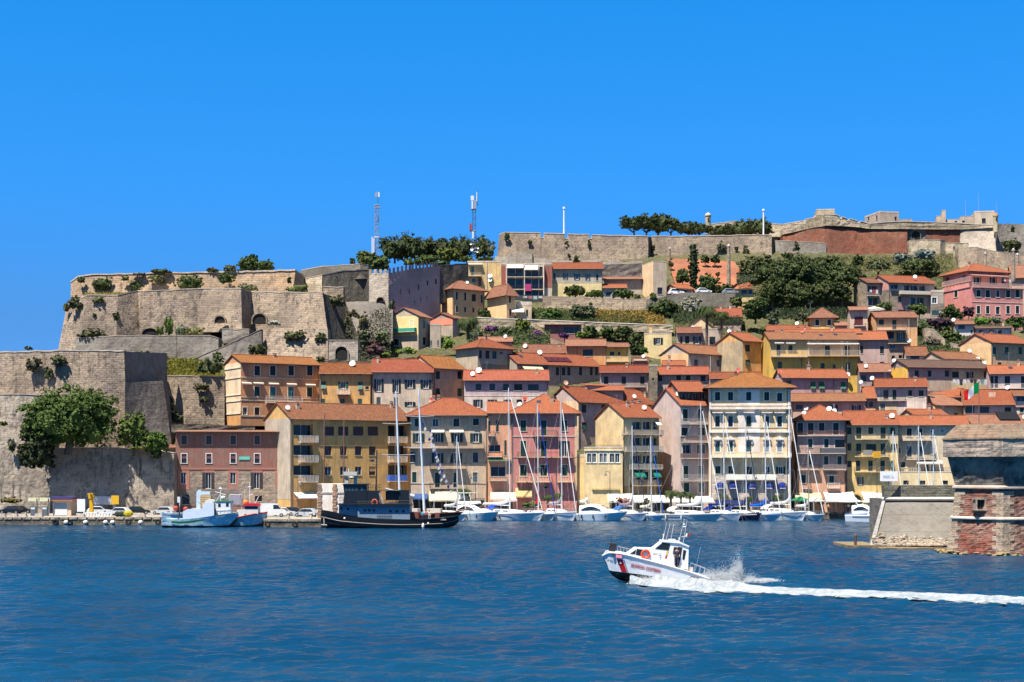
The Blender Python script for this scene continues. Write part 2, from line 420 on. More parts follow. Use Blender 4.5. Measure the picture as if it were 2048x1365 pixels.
 def panel(s,x0,x1,y0,y1,col,side='F',q=.03,name='wall_panel',wear=.6,label=None):
  pl={'F':s.F,'L':s.Lf,'R':s.Rt}[side];m=MB()
  a,z1=pl.pz(ux(x0),uy(y0));b,_=pl.pz(ux(x1),uy(y0));_,z0=pl.pz(ux((x0+x1)/2),uy(y1))
  mat=stucco(col,wear)if isinstance(col,tuple)else col
  a,b=min(a,b),max(a,b)
  a,b,z0,z1=max(a,0),min(b,pl.len),max(z0,0),min(z1,s.h)
  hs=[h for h in s.holes[side]if h[0]<b and h[1]>a and h[2]<z1 and h[3]>z0]
  ps=sorted({a,b,*[min(max(v,a),b)for h in hs for v in h[:2]]});zs=sorted({z0,z1,*[min(max(v,z0),z1)for h in hs for v in h[2:4]]})
  for i,j in zip(ps,ps[1:]):
   for k,l in zip(zs,zs[1:]):
    if j-i<1e-4 or l-k<1e-4:continue
    mm,nn=(i+j)/2,(k+l)/2
    if any(h[0]<mm<h[1]and h[2]<nn<h[3]for h in hs):continue
    pl.box(m,i,j,-.02,q,k,l)
  if m.v:
   o=m.build(name,mat,s.root)
   if label:o['label']=label
   return o
 def balcony(s,x0,x1,y,dep=1.0,rail='iron',col=IRON,side='F',h=1.0,slab=(.5,.45,.38),hpx=None):
  pl={'F':s.F,'L':s.Lf,'R':s.Rt}[side]
  a,z=pl.pz(ux(x0),uy(y));b,_=pl.pz(ux(x1),uy(y));a,b=min(a,b),max(a,b)
  a,b=max(a,-.4),min(b,pl.len+.4)
  if hpx:h=pl.pz(ux(x0),uy(y-hpx))[1]-z
  m=MB();pl.box(m,a,b,-.02,dep,z-.16,z)
  n=max(2,int((b-a)/1.6))
  for i in range(n+1):
   p=a+.15+(b-a-.3)*i/n;pl.box(m,p-.08,p+.08,-.02,dep*.6,z-.42,z-.16)
  o=m.build('balcony',stucco(slab,.6),s.root);m=MB()
  if rail=='solid':
   pl.box(m,a,b,dep-.08,dep,z,z+h);pl.box(m,a,a+.08,0,dep-.08,z,z+h);pl.box(m,b-.08,b,0,dep-.08,z,z+h)
   m.build('parapet',paint(col,.7),o);return o
  t=.03 if rail=='iron' else.07
  pl.box(m,a,b,dep-.06,dep-.01,z+h-.05,z+h);pl.box(m,a,b,dep-.06,dep-.01,z+.05,z+.09)
  for e in(a,b-.05):
   pl.box(m,e,e+.05,0,dep-.07,z+h-.05,z+h);pl.box(m,e,e+.05,0,dep-.07,z+.05,z+.09)
   for i in range(4):q=dep*(i+.5)/4;pl.box(m,e+.01,e+.04,q-.015,q+.015,z+.09,z+h-.05)
  st=.17 if rail=='iron' else.3
  n=int((b-a)/st)
  for i in range(n+1):
   p=a+.03+(b-a-.06)*i/n;pl.box(m,p-t/2,p+t/2,dep-.05,dep-.02,z+.09,z+h-.05)
  m.build('railing' if rail=='iron' else 'balustrade',paint(col,.5),o)
  return o
 def rail(s,x0,x1,y,hpx,side='F',q=0.05,col=IRON,st=.17,t=.03):
  pl={'F':s.F,'L':s.Lf,'R':s.Rt}[side]
  a,z=pl.pz(ux(x0),uy(y));b,z1=pl.pz(ux(x1),uy(y-hpx));a,b=min(a,b),max(a,b);m=MB();h=z1-z
  pl.box(m,a,b,q,q+.05,z+h-.05,z+h);pl.box(m,a,b,q,q+.05,z,z+.04)
  n=max(2,int((b-a)/st))
  for i in range(n+1):p=a+.02+(b-a-.04)*i/n;pl.box(m,p-t/2,p+t/2,q+.01,q+.04,z+.04,z+h-.05)
  return m.build('railing',paint(col,.5),s.root)
 def awning(s,x0,x1,yt,yb,out=1.4,col=(.75,.68,.5),side='F',dx=0,name='awning'):
  pl={'F':s.F,'L':s.Lf,'R':s.Rt}[side]
  a,zt=pl.pz(ux(x0),uy(yt));b,_=pl.pz(ux(x1),uy(yt));_,zb=pl.pz(ux(x0),uy(yb));a,b=min(a,b),max(a,b)
  m=MB();n=10;t=.03
  for i in range(n):
   p,p2=a+(b-a)*i/n,a+(b-a)*(i+1)/n
   sg=.04*math.sin(i*1.7)
   m.add([pl.loc(p,.02,zt),pl.loc(p2,.02,zt),pl.loc(p2,out,zb),pl.loc(p,out,zb),pl.loc(p,.02,zt-t),pl.loc(p2,.02,zt-t),pl.loc(p2,out,zb-t),pl.loc(p,out,zb-t),pl.loc(p,out,zb-.22-sg),pl.loc(p2,out,zb-.22+sg)],[(0,1,2,3),(7,6,5,4),(0,3,7,4),(1,5,6,2),(3,2,9,8)])
  o=m.build(name,fabric(col),s.root)
  m=MB()
  for p in(a+.05,b-.05):m.tube(pl.loc(p,.02,zb-.3),pl.loc(p,out-.03,zb-.04),.025,n=5)
  m.build('awning_arm',paint((.6,.6,.6),.4),o)
  return o
 def pipe(s,x,y0=None,y1=None,col=(.12,.08,.06),side='F'):
  pl={'F':s.F,'L':s.Lf,'R':s.Rt}[side];p,z1=pl.pz(ux(x),uy(y0 if y0 is not None else 0))
  z0=pl.pz(ux(x),uy(y1))[1]if y1 is not None else 0
  if y0 is None:z1=s.h
  p=min(max(p,.05),pl.len-.05)
  m=MB();m.tube(pl.loc(p,.1,max(0,z0)),pl.loc(p,.1,min(z1,s.h)),.06,n=6);m.build('drainpipe',paint(col,.5),s.root)
 def ztop(s,a,b):
  if s.roof=='x':return s.h+s.rise*(1-abs(b-s.d/2)/(s.d/2))
  if s.roof=='y':return s.h+s.rise*(1-abs(a-s.wd/2)/(s.wd/2))
  if s.roof=='h':return s.h+s.rise*min(1,min(b,s.d-b)/(s.d/2),max(.1,min(a,s.wd-a))/(min(s.d,s.wd)/2))
  if s.roof=='s':return s.h+s.rise*b/s.d
  return s.h
 def chimney(s,fa,fb=.42,sz=.5,h=1.1,col=None):
  a,b=s.wd*fa,s.d*fb;z=s.ztop(a,b);m=MB()
  m.box(a-sz/2,a+sz/2,b-sz/2,b+sz/2,z-.4,z+h)
  m.box(a-sz/2-.08,a+sz/2+.08,b-sz/2-.08,b+sz/2+.08,z+h,z+h+.1,0)
  m.prism([(b-sz/2-.05,z+h+.22),(b+sz/2+.05,z+h+.22),(b,z+h+.42)],a-sz/2-.05,a+sz/2+.05,'x',1)
  for q in(a-sz/2+.06,a+sz/2-.06):m.box(q-.05,q+.05,b-.15,b+.15,z+h+.1,z+h+.22,0)
  m.build('chimney',[stucco(col or(.5,.4,.32),.8),tile('old')],s.root)
 def dish(s,fa,fb=.3,r=.45,col=(.72,.72,.70),h=.9,dirn=(-.35,-1,.45)):
  a,b=s.wd*fa,s.d*fb;z=s.ztop(a,b);m=MB();c=Vector((a,b,z+h));dn=Vector(dirn).normalized()
  m.tube((a,b+.12,z-.2),(a,b+.12,z+h),.035,n=5);m.disc(c,dn,r,dish=.14);m.tube(c-dn*.1,c+dn*.4,.02,n=4)
  m.ball(c+dn*.42,.06,6);m.build('satellite_dish',paint(col,.5),s.root)
 def antenna(s,fa,fb=.4,h=2.6):
  a,b=s.wd*fa,s.d*fb;z=s.ztop(a,b);m=MB();m.tube((a,b,z-.3),(a,b,z+h),.03,n=5)
  m.tube((a-.6,b,z+h-.2),(a+.6,b,z+h-.2),.02,n=4)
  for i in range(5):m.tube((a-.5+.25*i,b-.3,z+h-.2),(a-.5+.25*i,b+.3,z+h-.2),.014,n=4)
  m.build('antenna',paint((.4,.4,.4),.4,.5),s.root)
 def skylight(s,fa,fb=.25):
  if s.roof not in 'xh':return
  a,b=s.wd*fa,s.d*fb;m=MB();sl=s.rise/(s.d/2)
  z=s.h+sl*b+.3
  m.add([(a-.4,b-.5,z-.5*sl),(a+.4,b-.5,z-.5*sl),(a+.4,b+.5,z+.5*sl),(a-.4,b+.5,z+.5*sl),(a-.4,b-.5,z-.5*sl-.3),(a+.4,b-.5,z-.5*sl-.3),(a+.4,b+.5,z+.5*sl-.3),(a-.4,b+.5,z+.5*sl-.3)],[(0,1,2,3),(0,4,5,1),(1,5,6,2),(2,6,7,3),(3,7,4,0)])
  m.build('skylight',glassm((.03,.035,.05)),s.root)
 def done(s):
  if s.roof in 'xh' and s.wd>7:
   q=random.Random(int(s.B.x*10))
   m=MB();pa=q.choice([.15,s.wd-.15]);m.tube((pa,-.12,0),(pa,-.12,s.h-.1),.07,n=5);m.build('drainpipe',paint(q.choice([(.12,.08,.06),(.3,.2,.14),(.2,.2,.2)]),.5),s.root)
   if q.random()<.75:s.chimney(q.uniform(.15,.85),q.uniform(.3,.75),q.uniform(.4,.6),q.uniform(.6,1.1),(.48,.36,.28))
   if q.random()<.6:s.antenna(q.uniform(.1,.9),q.uniform(.35,.7),q.uniform(1.6,3))
  m=MB();h,w,d=s.h,s.wd,s.d
  mats=[s.wm]
  holes_wall(m,s.F,w,0,h,s.holes['F']);holes_wall(m,s.Lf,d,0,h,s.holes['L']);holes_wall(m,s.Rt,d,0,h,s.holes['R'])
  m.quad((w,d,0),(0,d,0),(0,d,h),(w,d,h))
  if s.roof=='x':
   for a in(0,w):m.add([(a,0,h),(a,d,h),(a,d/2,h+s.rise-.02)],[(0,1,2)])
  elif s.roof=='y':
   for b in(0,d):m.add([(0,b,h),(w,b,h),(w/2,b,h+s.rise-.02)],[(0,1,2)])
  elif s.roof=='s':
   for a in(0,w):m.add([(a,0,h),(a,d,h),(a,d,h+s.rise)],[(0,1,2)])
   m.quad((0,d,h),(w,d,h),(w,d,h+s.rise),(0,d,h+s.rise))
  m.build('wall',mats,s.root)
  m=MB();ov,t,sv=s.ov,.16,min(s.ov,.25);z=h+.02;r=s.rise
  tm=tile(s.rt)
  if s.roof in 'xy':
   half=(d if s.roof=='x' else w)/2;sl=r/half;n2=2*half;ln=w if s.roof=='x' else d
   poly=[(-ov,z-ov*sl),(half,z+r),(n2+ov,z-ov*sl),(n2+ov,z-ov*sl+t),(half,z+r+t),(-ov,z-ov*sl+t)]
   N=max(1,int(ln/2.2));o=[0]*(N+1)
   for i in range(N+1):o[i]=rnd.uniform(-.03,.03)
   m2=MB();nn=len(poly);vs=[]
   for i in range(N+1):
    a=-sv+(ln+2*sv)*i/N
    for(u,zz)in poly:
     q=(a,u,zz+o[i]*(1 if 0<i<N else 0));vs.append(q if s.roof=='x' else(q[1],q[0],q[2]))
   fs=[tuple(range(nn))[::-1],tuple(range(N*nn,N*nn+nn))]
   for i in range(N):
    for j in range(nn):fs.append((i*nn+j,i*nn+(j+1)%nn,(i+1)*nn+(j+1)%nn,(i+1)*nn+j))
   m.add(vs,fs)
   if s.roof=='x':m.tube((-sv,half,z+r+t),(ln+sv,half,z+r+t),.13,n=6)
   else:m.tube((half,-sv,z+r+t),(half,ln+sv,z+r+t),.13,n=6)
  elif s.roof=='h':
   a0,a1,b0,b1=-ov,w+ov,-ov,d+ov;q=min(w,d)/2
   if w>=d:r0,r1=(q,d/2),(w-q,d/2)
   else:r0,r1=(w/2,q),(w/2,d-q)
   e=z-ov*r/q
   vs=[(a0,b0,e),(a1,b0,e),(a1,b1,e),(a0,b1,e),(a0,b0,e+t),(a1,b0,e+t),(a1,b1,e+t),(a0,b1,e+t),(*r0,z+r+t),(*r1,z+r+t)]
   if w>=d:fs=[(0,3,2,1),(4,5,9,8),(5,6,9),(6,7,8,9),(7,4,8)]
   else:fs=[(0,3,2,1),(4,5,8),(5,6,9,8),(6,7,9),(7,4,8,9)]
   fs+=[(0,1,5,4),(1,2,6,5),(2,3,7,6),(3,0,4,7)]
   m.add(vs,fs)
   for a,b in((4,8),(5,8 if w<d else 9),(6,9),(7,8 if w>=d else 9),(8,9)):m.tube(vs[a],vs[b],.11,n=5)
  elif s.roof=='s':
   sl=r/d;poly=[(-ov,z-ov*sl),(d+.2,z+r+.2*sl),(d+.2,z+r+.2*sl+t),(-ov,z-ov*sl+t)];m.prism(poly,-sv,w+sv,'x')
  if s.roof=='f':
   p=s.parapet or.5
   m.box(0.02,w-.02,.02,d-.02,h-.1,h)
   for q in((-.04,w+.04,-.04,.22),(-.04,w+.04,d-.22,d+.04),(-.04,.22,.22,d-.22),(w-.22,w+.04,.22,d-.22)):m.box(*q,h+.001,h+p)
   m.build('roof',stucco(s.eave,.6),s.root)
  else:
   o=m.build('roof',tm,s.root)
   m=MB()
   if s.roof in 'xs':
    sl=r/(d/2 if s.roof=='x' else d);m.tube((-sv,-ov-.07,z-ov*sl+.06),(w+sv,-ov-.07,z-ov*sl+.06),.08,n=6)
    m.build('gutter',paint((.22,.12,.08),.5),s.root)
   elif s.roof=='h':
    e=z-ov*r/q
    for p1,p2 in(((a0-.08,b0-.08),(a1+.08,b0-.08)),((a0-.08,b0-.08),(a0-.08,b1)),((a1+.08,b0-.08),(a1+.08,b1))):m.tube((*p1,e+.05),(*p2,e+.05),.08,n=6)
    m.build('gutter',paint((.22,.12,.08),.5),s.root)
    # ================================================================ setting
scene=bpy.context.scene
w=bpy.data.worlds.new("World");scene.world=w;w.use_nodes=True
nt=w.node_tree;nt.nodes.clear()
SUN=Vector((-.29,-.37,1)).normalized()
el=math.asin(SUN.z);az=math.atan2(SUN.x,SUN.y)
sky=nt.nodes.new('ShaderNodeTexSky');sky.sky_type='NISHITA';sky.sun_disc=False
sky.sun_elevation=el;sky.sun_rotation=az;sky.air_density=1.0;sky.dust_density=0.3;sky.ozone_density=4.0;sky.altitude=0
hs=nt.nodes.new('ShaderNodeMix');hs.data_type='RGBA';hs.blend_type='MULTIPLY';hs.inputs[0].default_value=1
tc=nt.nodes.new('ShaderNodeTexCoord');sp=nt.nodes.new('ShaderNodeSeparateXYZ');nt.links.new(tc.outputs['Generated'],sp.inputs[0])
rp=nt.nodes.new('ShaderNodeValToRGB');e=rp.color_ramp.elements
SKYR=[(0.0,(.1,.28,.75)),(.045,(.1,.25,.60)),(.0975,(.107,.278,.552)),(.175,(.086,.395,.729)),(.24,(.070,.451,.787)),(.294,(.0544,.487,.832)),(.42,(.17,.44,.60)),(.66,(.34,.46,.46)),(.85,(.62,.52,.38)),(1,(.75,.56,.33))]
while len(e)<len(SKYR):e.new(.5)
for i,(p,c)in enumerate(SKYR):e[i].position=p;e[i].color=(*c,1)
nt.links.new(sp.outputs[2],rp.inputs[0])
bg=nt.nodes.new('ShaderNodeBackground');bg.inputs[1].default_value=.10
ow=nt.nodes.new('ShaderNodeOutputWorld')
nt.links.new(sky.outputs[0],hs.inputs[6]);nt.links.new(rp.outputs[0],hs.inputs[7]);nt.links.new(hs.outputs[2],bg.inputs[0]);nt.links.new(bg.outputs[0],ow.inputs[0])
ld=bpy.data.lights.new('sun','SUN');ld.energy=4.8;ld.angle=R(.5);ld.color=(1,.935,.83)
lo=bpy.data.objects.new('sun',ld);COL.objects.link(lo);lo.rotation_euler=SUN.to_track_quat('Z','Y').to_euler();lo.location=SUN*300
cd=bpy.data.cameras.new('camera');cam=bpy.data.objects.new('camera',cd);COL.objects.link(cam)
cam.location=(0,0,CH);cam.rotation_euler=(R(90),0,0);cd.sensor_width=36;cd.lens=F/2048*36
cd.shift_y=(YH-682.5)/2048;cd.clip_end=20000;cd.clip_start=1;scene.camera=cam
scene.view_settings.view_transform='Standard';scene.view_settings.look='None';scene.view_settings.exposure=1.25;scene.view_settings.gamma=1
scene.render.resolution_x=1024;scene.render.resolution_y=682
scene.cycles.use_adaptive_sampling=True;scene.cycles.adaptive_threshold=.02;scene.cycles.max_bounces=6
scene.cycles.transparent_max_bounces=12;scene.cycles.use_denoising=True;scene.cycles.caustics_reflective=False;scene.cycles.caustics_refractive=False
def water_mat():
 t=NT('sea_water')
 p1=t.pos((.45,1,1));p3=t.pos((.06,.11,1),(0,0,.15))
 a=t.noise(p1,2.6,3,.6);c=t.noise(p3,.5,4,.6);fine=t.noise(t.pos((.7,1,1),(0,0,-.3)),7,2,.6)
 m3=t.n('ShaderNodeMath',operation='MULTIPLY_ADD');m3.inputs[1].default_value=.25;t.l(fine,m3.inputs[0]);t.l(a,m3.inputs[2])
 col=t.mix(t.ramp(c,(.35,(0,0,0)),(.65,(1,1,1))),(.0014,.027,.068),(.0026,.040,.090))
 t.base(col,.12,.32);t.b.inputs['IOR'].default_value=1.33
 t.bump(m3.outputs[0],1.0,.16)
 return t.m
def hill_mat():
 t=NT('hillside');p=t.pos();a=t.noise(p,.12,6,.7);b=t.noise(p,.9,5,.7);c=t.noise(p,4,4,.7)
 k=t.mix(t.ramp(a,(.4,(0,0,0)),(.6,(1,1,1))),(.11,.10,.045),(.05,.06,.022))
 k=t.mix(t.ramp(b,(.42,(0,0,0)),(.62,(.9,)*3)),k,(.16,.14,.09))
 k=t.mix(t.ramp(c,(.4,(.7,)*3),(.6,(0,0,0))),k,(.035,.042,.016))
 t.base(k,.95,.1);t.bump(c,.8,.3);return t.m
m=MB();nx,ny=150,150;x0,x1,y0,y1=-185,215,283,540
for j in range(ny+1):
 for i in range(nx+1):
  x=x0+(x1-x0)*i/nx;y=y0+(y1-y0)*j/ny
  z=ter(x,y)+(0 if y<290 else(math.sin(x*.9+y*.5)*.3+math.sin(x*.37-y*.8)*.35)*.6-.3)
  if j==ny:z=-3
  m.v.append((x,y,z))
for j in range(ny):
 for i in range(nx):m.f.append([j*(nx+1)+i,j*(nx+1)+i+1,(j+1)*(nx+1)+i+1,(j+1)*(nx+1)+i]);m.m.append(0)
struct(m.build('hillside',hill_mat(),smooth=True))
QE=[(-30,252),(322,253),(516,253),(532,243),(660,243),(672,282),(1150,282),(1800,282),(2120,284)]
def pave():
 t=NT('quay_paving');p=t.pos();b=t.noise(p,.5,5,.7);c=t.noise(p,5,3)
 k=t.mix(t.ramp(b,(.35,(0,0,0)),(.65,(1,1,1))),(.22,.20,.17),(.34,.31,.27));k=t.mix(t.ramp(c,(.4,(.4,)*3),(.6,(0,0,0))),k,(.16,.15,.13))
 t.base(k,.9,.2);return t.m
qf=stone((.20,.18,.155),(.13,.12,.10),1.6,.5,.5,.8,(.26,.22,.15))
m=MB();m2=MB();QZ=1.25
pts=[(XX(px,D),D)for px,D in QE]
for(ax,ay),(bx,by)in zip(pts,pts[1:]):
 m.quad((ax,ay,-3),(bx,by,-3),(bx,by,QZ-.3),(ax,ay,QZ-.3),0)
 m.quad((ax,ay,QZ-.004),(bx,by,QZ-.004),(bx,296,QZ-.004),(ax,296,QZ-.004),1)
struct(m.build('quay',[qf,pave()]))
m=MB()
for(ax,ay),(bx,by)in zip(pts,pts[1:]):
 a,b=Vector((ax,ay,0)),Vector((bx,by,0));d=b-a;n=max(1,int(d.length/1.5));nn=Vector((d.y,-d.x,0)).normalized()
 for i in range(n):
  p,q=a+d*(i/n+.004),a+d*((i+1)/n-.004);j=rnd.uniform(-.03,.03);o,ii=nn*(.12+j),nn*-.5
  vs=[p+o,q+o,q+ii,p+ii]
  m.add([(v.x,v.y,QZ-.3)for v in vs]+[(v.x,v.y,QZ+.06+j*.5)for v in vs],[(0,1,5,4),(1,2,6,5),(2,3,7,6),(3,0,4,7),(4,5,6,7)])
struct(m.build('quay_kerb',stone((.36,.33,.28),(.27,.25,.21),3,1,.8,.5)))
def sea():
 X0,X1,Y0,Y1=-118.,118.,52.,300.;nx,ny=470,880
 xs=np.linspace(X0,X1,nx);ys=np.linspace(Y0,Y1,ny);GX,GY=np.meshgrid(xs,ys);Z=np.zeros_like(GX);g=np.random.default_rng(5)
 for i in range(46):
  lam=.8*(3.4/.8)**(i/45);th=g.normal()*.45+.12;k=2*math.pi/lam;A=.0056*lam**.8*g.uniform(.6,1.4)
  ph=g.uniform(0,6.28)
  Z+=A*np.sin(k*(math.sin(th)*GX+math.cos(th)*GY)+ph+.8*np.sin(GX*.05*g.uniform(.5,1.5)+GY*.07*g.uniform(.5,1.5)+ph))
 am=1+.35*np.sin(GX*.03+GY*.05+1)*np.sin(GX*.017-GY*.04)
 Z*=am*WAVE*np.interp(GY,[60,150,235,290],[1.1,1.0,.6,.42])
 V=np.stack([GX,GY,Z],-1).reshape(-1,3);me=bpy.data.meshes.new('sea');idx=np.arange(nx*ny).reshape(ny,nx)
 Fc=np.stack([idx[:-1,:-1],idx[:-1,1:],idx[1:,1:],idx[1:,:-1]],-1).reshape(-1,4);nf=len(Fc)
 nv=len(V);B=3000;E=np.array([(X0,Y0,-.05),(X1,Y0,-.05),(X1,Y1,-.05),(X0,Y1,-.05),(-B,-200,-.05),(B,-200,-.05),(B,9000,-.05),(-B,9000,-.05)])
 V=np.concatenate([V,E]);S=np.array([(4,5,1,0),(5,6,2,1),(6,7,3,2),(7,4,0,3)])+nv;Fc=np.concatenate([Fc,S]);nf=len(Fc)
 me.vertices.add(len(V));me.vertices.foreach_set('co',V.ravel());me.loops.add(nf*4);me.loops.foreach_set('vertex_index',Fc.ravel().astype(np.int32))
 me.polygons.add(nf);me.polygons.foreach_set('loop_start',np.arange(0,nf*4,4,dtype=np.int32));me.polygons.foreach_set('loop_total',np.full(nf,4,dtype=np.int32))
 me.polygons.foreach_set('use_smooth',np.ones(nf,dtype=bool));me.update(calc_edges=True);me.materials.append(water_mat())
 o=bpy.data.objects.new('sea',me);COL.objects.link(o);return struct(o)
WAVE=1.3
sea()
# ================================================================ houses along the quay (coordinates read in enlarged views of the photo)
ROW='houses along the quay'
V4,V5,V6,V7,V8=(320,700,3.689),(640,700,3.689),(960,700,3.689),(1280,700,3.689),(1600,700,3.690)
OCH,SAL,PINK,YEL,LIL=(.62,.37,.10),(.62,.30,.17),(.50,.155,.145),(.66,.50,.24),(.47,.36,.35)
view(*V4)
h=House('long dark red building over a grey stone ground floor, flat roofed beside the bastion',115,962,605,281,dep=9,wall=(.20,.075,.06),roof='s',rise=.4,rt='pale',ov=.9,wear=.5,group=ROW,trim=None,shut=(.04,.035,.035))
for x in(178,361,540,717,893):h.w('s',x-20,x+20,632,698,trim=(.35,.25,.22));h.w('R',x-19,x+19,768,836,trim=(.6,.58,.55),shut=(.12,.05,.06))
for i,x in enumerate((172,356,538,712,890)):h.w('w' if i%2==0 else 'd',x-20,x+20,905,988 if i%2==0 else 1024,trim=None)
h.band(870,884,(.30,.13,.10));h.w('k',700,752,1078,1120,trim=None);h.w('k',878,935,1066,1140,trim=(.25,.24,.23));h.w('k',165,215,1070,1140)
gs=stone((.27,.245,.225),(.22,.2,.185),1.4,.6,.85,.4)
for a,b in((218,312),(402,500),(580,672),(760,850)):h.panel(a,b,898,1030,gs,q=.05)
h.panel(115,962,1030,1150,gs,q=.06,name='plinth')
for i,x in enumerate((172,356,538,712,890)):h.panel(x-40,x+44,890,1030,(.34,.13,.10),q=.04)
m=MB();h.F.box(m,7.9+XX(0,1)*0,10.6,.05,.1,12.6,13.3)if False else None
a,z1=h.F.pz(ux(583),uy(788));b,z0=h.F.pz(ux(663),uy(812));m=MB();h.F.box(m,a,b,.05,.12,z0,z1,0);h.F.box(m,a+.3,b-.3,.12,.14,z0+.25,z1-.3,1)
m.build('banner',[fabric((.12,.5,.42),.1),fabric((.55,.75,.7),.1)],h.root)
h.pipe(958);h.done()
h=House('low grey stone annex with blue shutters between bastion and dark red building',20,112,722,282,dep=8,wall=stone((.26,.25,.24),(.21,.2,.19),1.4,.6,.9,.5),roof='s',rise=.5,rt='pale',group=ROW,shut=(.03,.12,.2))
h.w('s',46,74,780,830);h.w('k',48,86,935,998,trim=(.35,.33,.3));h.done()
h=House('ochre apartment house with loggia balconies at both ends, grey gable wall',962,1852,502,278,A=775,dep=12,wall=(.58,.36,.11),roof='x',rise=2.9,rt='old',ov=.7,group=ROW,shut=PURP,eave=(.45,.4,.3))
for y0,y1 in((552,632),):h.w('g',985,1130,y0,y1)
h.w('g',985,1130,702,778);h.w('g',985,1130,852,925)
view(*V5)
for y0,y1 in((556,640),(706,785),(850,925)):h.w('g',502,642,y0,y1)
for x in(66,172,282,390):h.w('r',x-38,x+38,566,634)
for x in(60,172,282,386):h.w('R',x-24,x+24,712,780);h.w('w' if x<380 else 'R',x-24,x+24,862,926,shut=(.45,.25,.1))
view(*V4)
for y in(680,826,975):h.balcony(1020,1148,y,1.3,'bal',WHITE,hpx=46,slab=(.6,.5,.35))
view(*V5)
for y,c in((682,WHITE),(826,WHITE),(968,(.04,.12,.5))):h.balcony(496,628,y,1.0,'bal' if c==WHITE else 'solid',c,hpx=42,slab=(.6,.5,.35))
h.band(700,706,(.5,.33,.12),x0=0,x1=495)
view(*V4);h.panel(962,1852,1050,1160,(.60,.30,.08),q=.02);h.awning(985,1150,1052,1090,2.2,(.8,.79,.76))
h.chimney(.12,.3,.6);h.antenna(.07,.3,3.5);h.dish(.02,.2);h.chimney(.93,.4);h.pipe(965)
h.panel(740,940,430,900,(.42,.38,.31),side='L',q=.01,name='bare_gable')if False else None
h.panel(775,962,300,1100,(.42,.38,.31),side='L');h.done()
view(*V5)
h=House('grey beige four storey house with hipped roof and dark iron balconies behind the tug masts',662,1232,470,282,dep=12,wall=(.50,.39,.27),roof='h',rise=3.0,rt='new',ov=.9,group=ROW,trim=(.5,.45,.38))
for x,k in((720,'s'),(852,'w'),(1006,'s'),(1150,'f')):h.w(k,x-21,x+21,508,566)
h.ws('o',615,682,20,(727,868,1010,1150));h.w('k',668,705,752,830);h.w('k',1128,1166,758,832)
h.ws('d',762,838,20,(868,1005));h.w('s',680,712,902,978);h.w('s',1128,1162,905,975,shut=(.1,.12,.13));h.ws('s',905,1015,18,(866,998))
h.balcony(664,1210,722,1.2,hpx=38,slab=(.4,.35,.3));h.balcony(808,1078,872,1.1,hpx=36,slab=(.4,.35,.3));h.balcony(808,1078,1018,1.0,hpx=34,slab=(.4,.35,.3))
h.awning(815,918,590,604,.9,(.7,.68,.62));h.awning(955,1060,590,604,.9,(.7,.68,.62));h.band(832,836,(.36,.3,.25));h.band(985,989,(.42,.34,.26))
h.awning(806,965,1046,1108,2.2,(.74,.66,.45));h.awning(968,1050,1050,1105,2.0,(.74,.66,.45));h.awning(668,795,1062,1095,2.2,(.06,.12,.3))
h.pipe(664);h.chimney(.08,.25,.4,.5);h.chimney(.3,.5);h.dish(.27,.35,.5,(.35,.05,.04),.8);h.done()
view(*V6)
h=House('narrow salmon house squeezed between beige house and rose building',58,232,462,281.4,dep=10,wall=SAL,roof='x',rise=2,rt='new',group=ROW,trim=None)
h.w('s',60,76,525,605);h.w('s',118,138,518,605);h.w('g',62,150,702,750);h.w('g',78,190,862,936);h.w('s',180,198,668,782)
h.balcony(56,110,632,.8,hpx=28);h.balcony(56,165,786,1.1,hpx=36);h.balcony(70,200,962,1.2,hpx=30,rail='bal',col=(.2,.2,.18));h.band(808,822,(.1,.2,.12),q=.9,x0=62,x1=225,name='canopy')
h.awning(76,228,1050,1100,2.6,(.78,.55,.45));h.done()
h=House('rose pink four storey house with stone balustrade balconies and green shutters',232,716,455,281,dep=13,wall=(.50,.17,.16),roof='h',rise=3.4,rt='new',ov=.8,group=ROW,trim=(.42,.36,.27))
for x in(320,470,622):h.w('s',x-20,x+20,520,600 if x!=470 else 630);h.w('s',x-24,x+24,850,930,trim=(.6,.5,.35))
h.ws('s',672,786,20,(320,470));h.w('d',605,640,672,786);h.w('k',470,500,1008,1024,trim=None)
h.band(634,644,(.42,.33,.24));h.band(788,796,(.38,.22,.18));h.balcony(390,568,634,.9,hpx=38,slab=(.5,.38,.28));h.balcony(275,680,790,1.1,hpx=36,slab=(.5,.38,.28))
for a,b in((268,390),(410,530),(568,690)):h.balcony(a,b,972,1.3,'bal',(.62,.5,.3),hpx=38,slab=(.62,.5,.3))
h.panel(700,716,470,1040,(.55,.42,.22),q=.06,name='corner_strip',wear=.3)
h.awning(262,382,1018,1080,2.0,(.62,.44,.22));h.pipe(234);h.chimney(.2,.35,.5,1.0,(.5,.12,.1));h.dish(.2,.4,.6,(.45,.08,.05),1.3);h.chimney(.62,.25,.6,1.1);h.skylight(.42);h.dish(.12,.6);h.done()
h=House('pale yellow gabled house with stacked glazed balconies and green awnings',1058,1320,492,283,A=852,dep=12,wall=(.66,.54,.30),roof='x',rise=2.6,rt='new',group=ROW,trim=None,wear=.35)
view(*V7);VB=V7
h.w('o',14,36,522,588,shut=(.1,.12,.12))if False else None
view(*V6)
for y0,y1 in((530,590),(648,708),(780,840)):h.w('G',1122,1190,y0,y1);h.w('G',1202,1262,y0,y1);h.w('G',1274,1310,y0,y1)
h.w('G',1150,1190,898,960);h.w('k',1210,1245,900,960)
view(*V7)
h.balcony(-160,258,622,1.3,hpx=32,col=(.3,.3,.3));h.balcony(-165,262,746,1.3,'iron',(.4,.4,.4),hpx=34);h.balcony(-90,190,876,.9,'bal',(.6,.58,.5),hpx=30)
h.w('k',150,235,898,950)if False else None
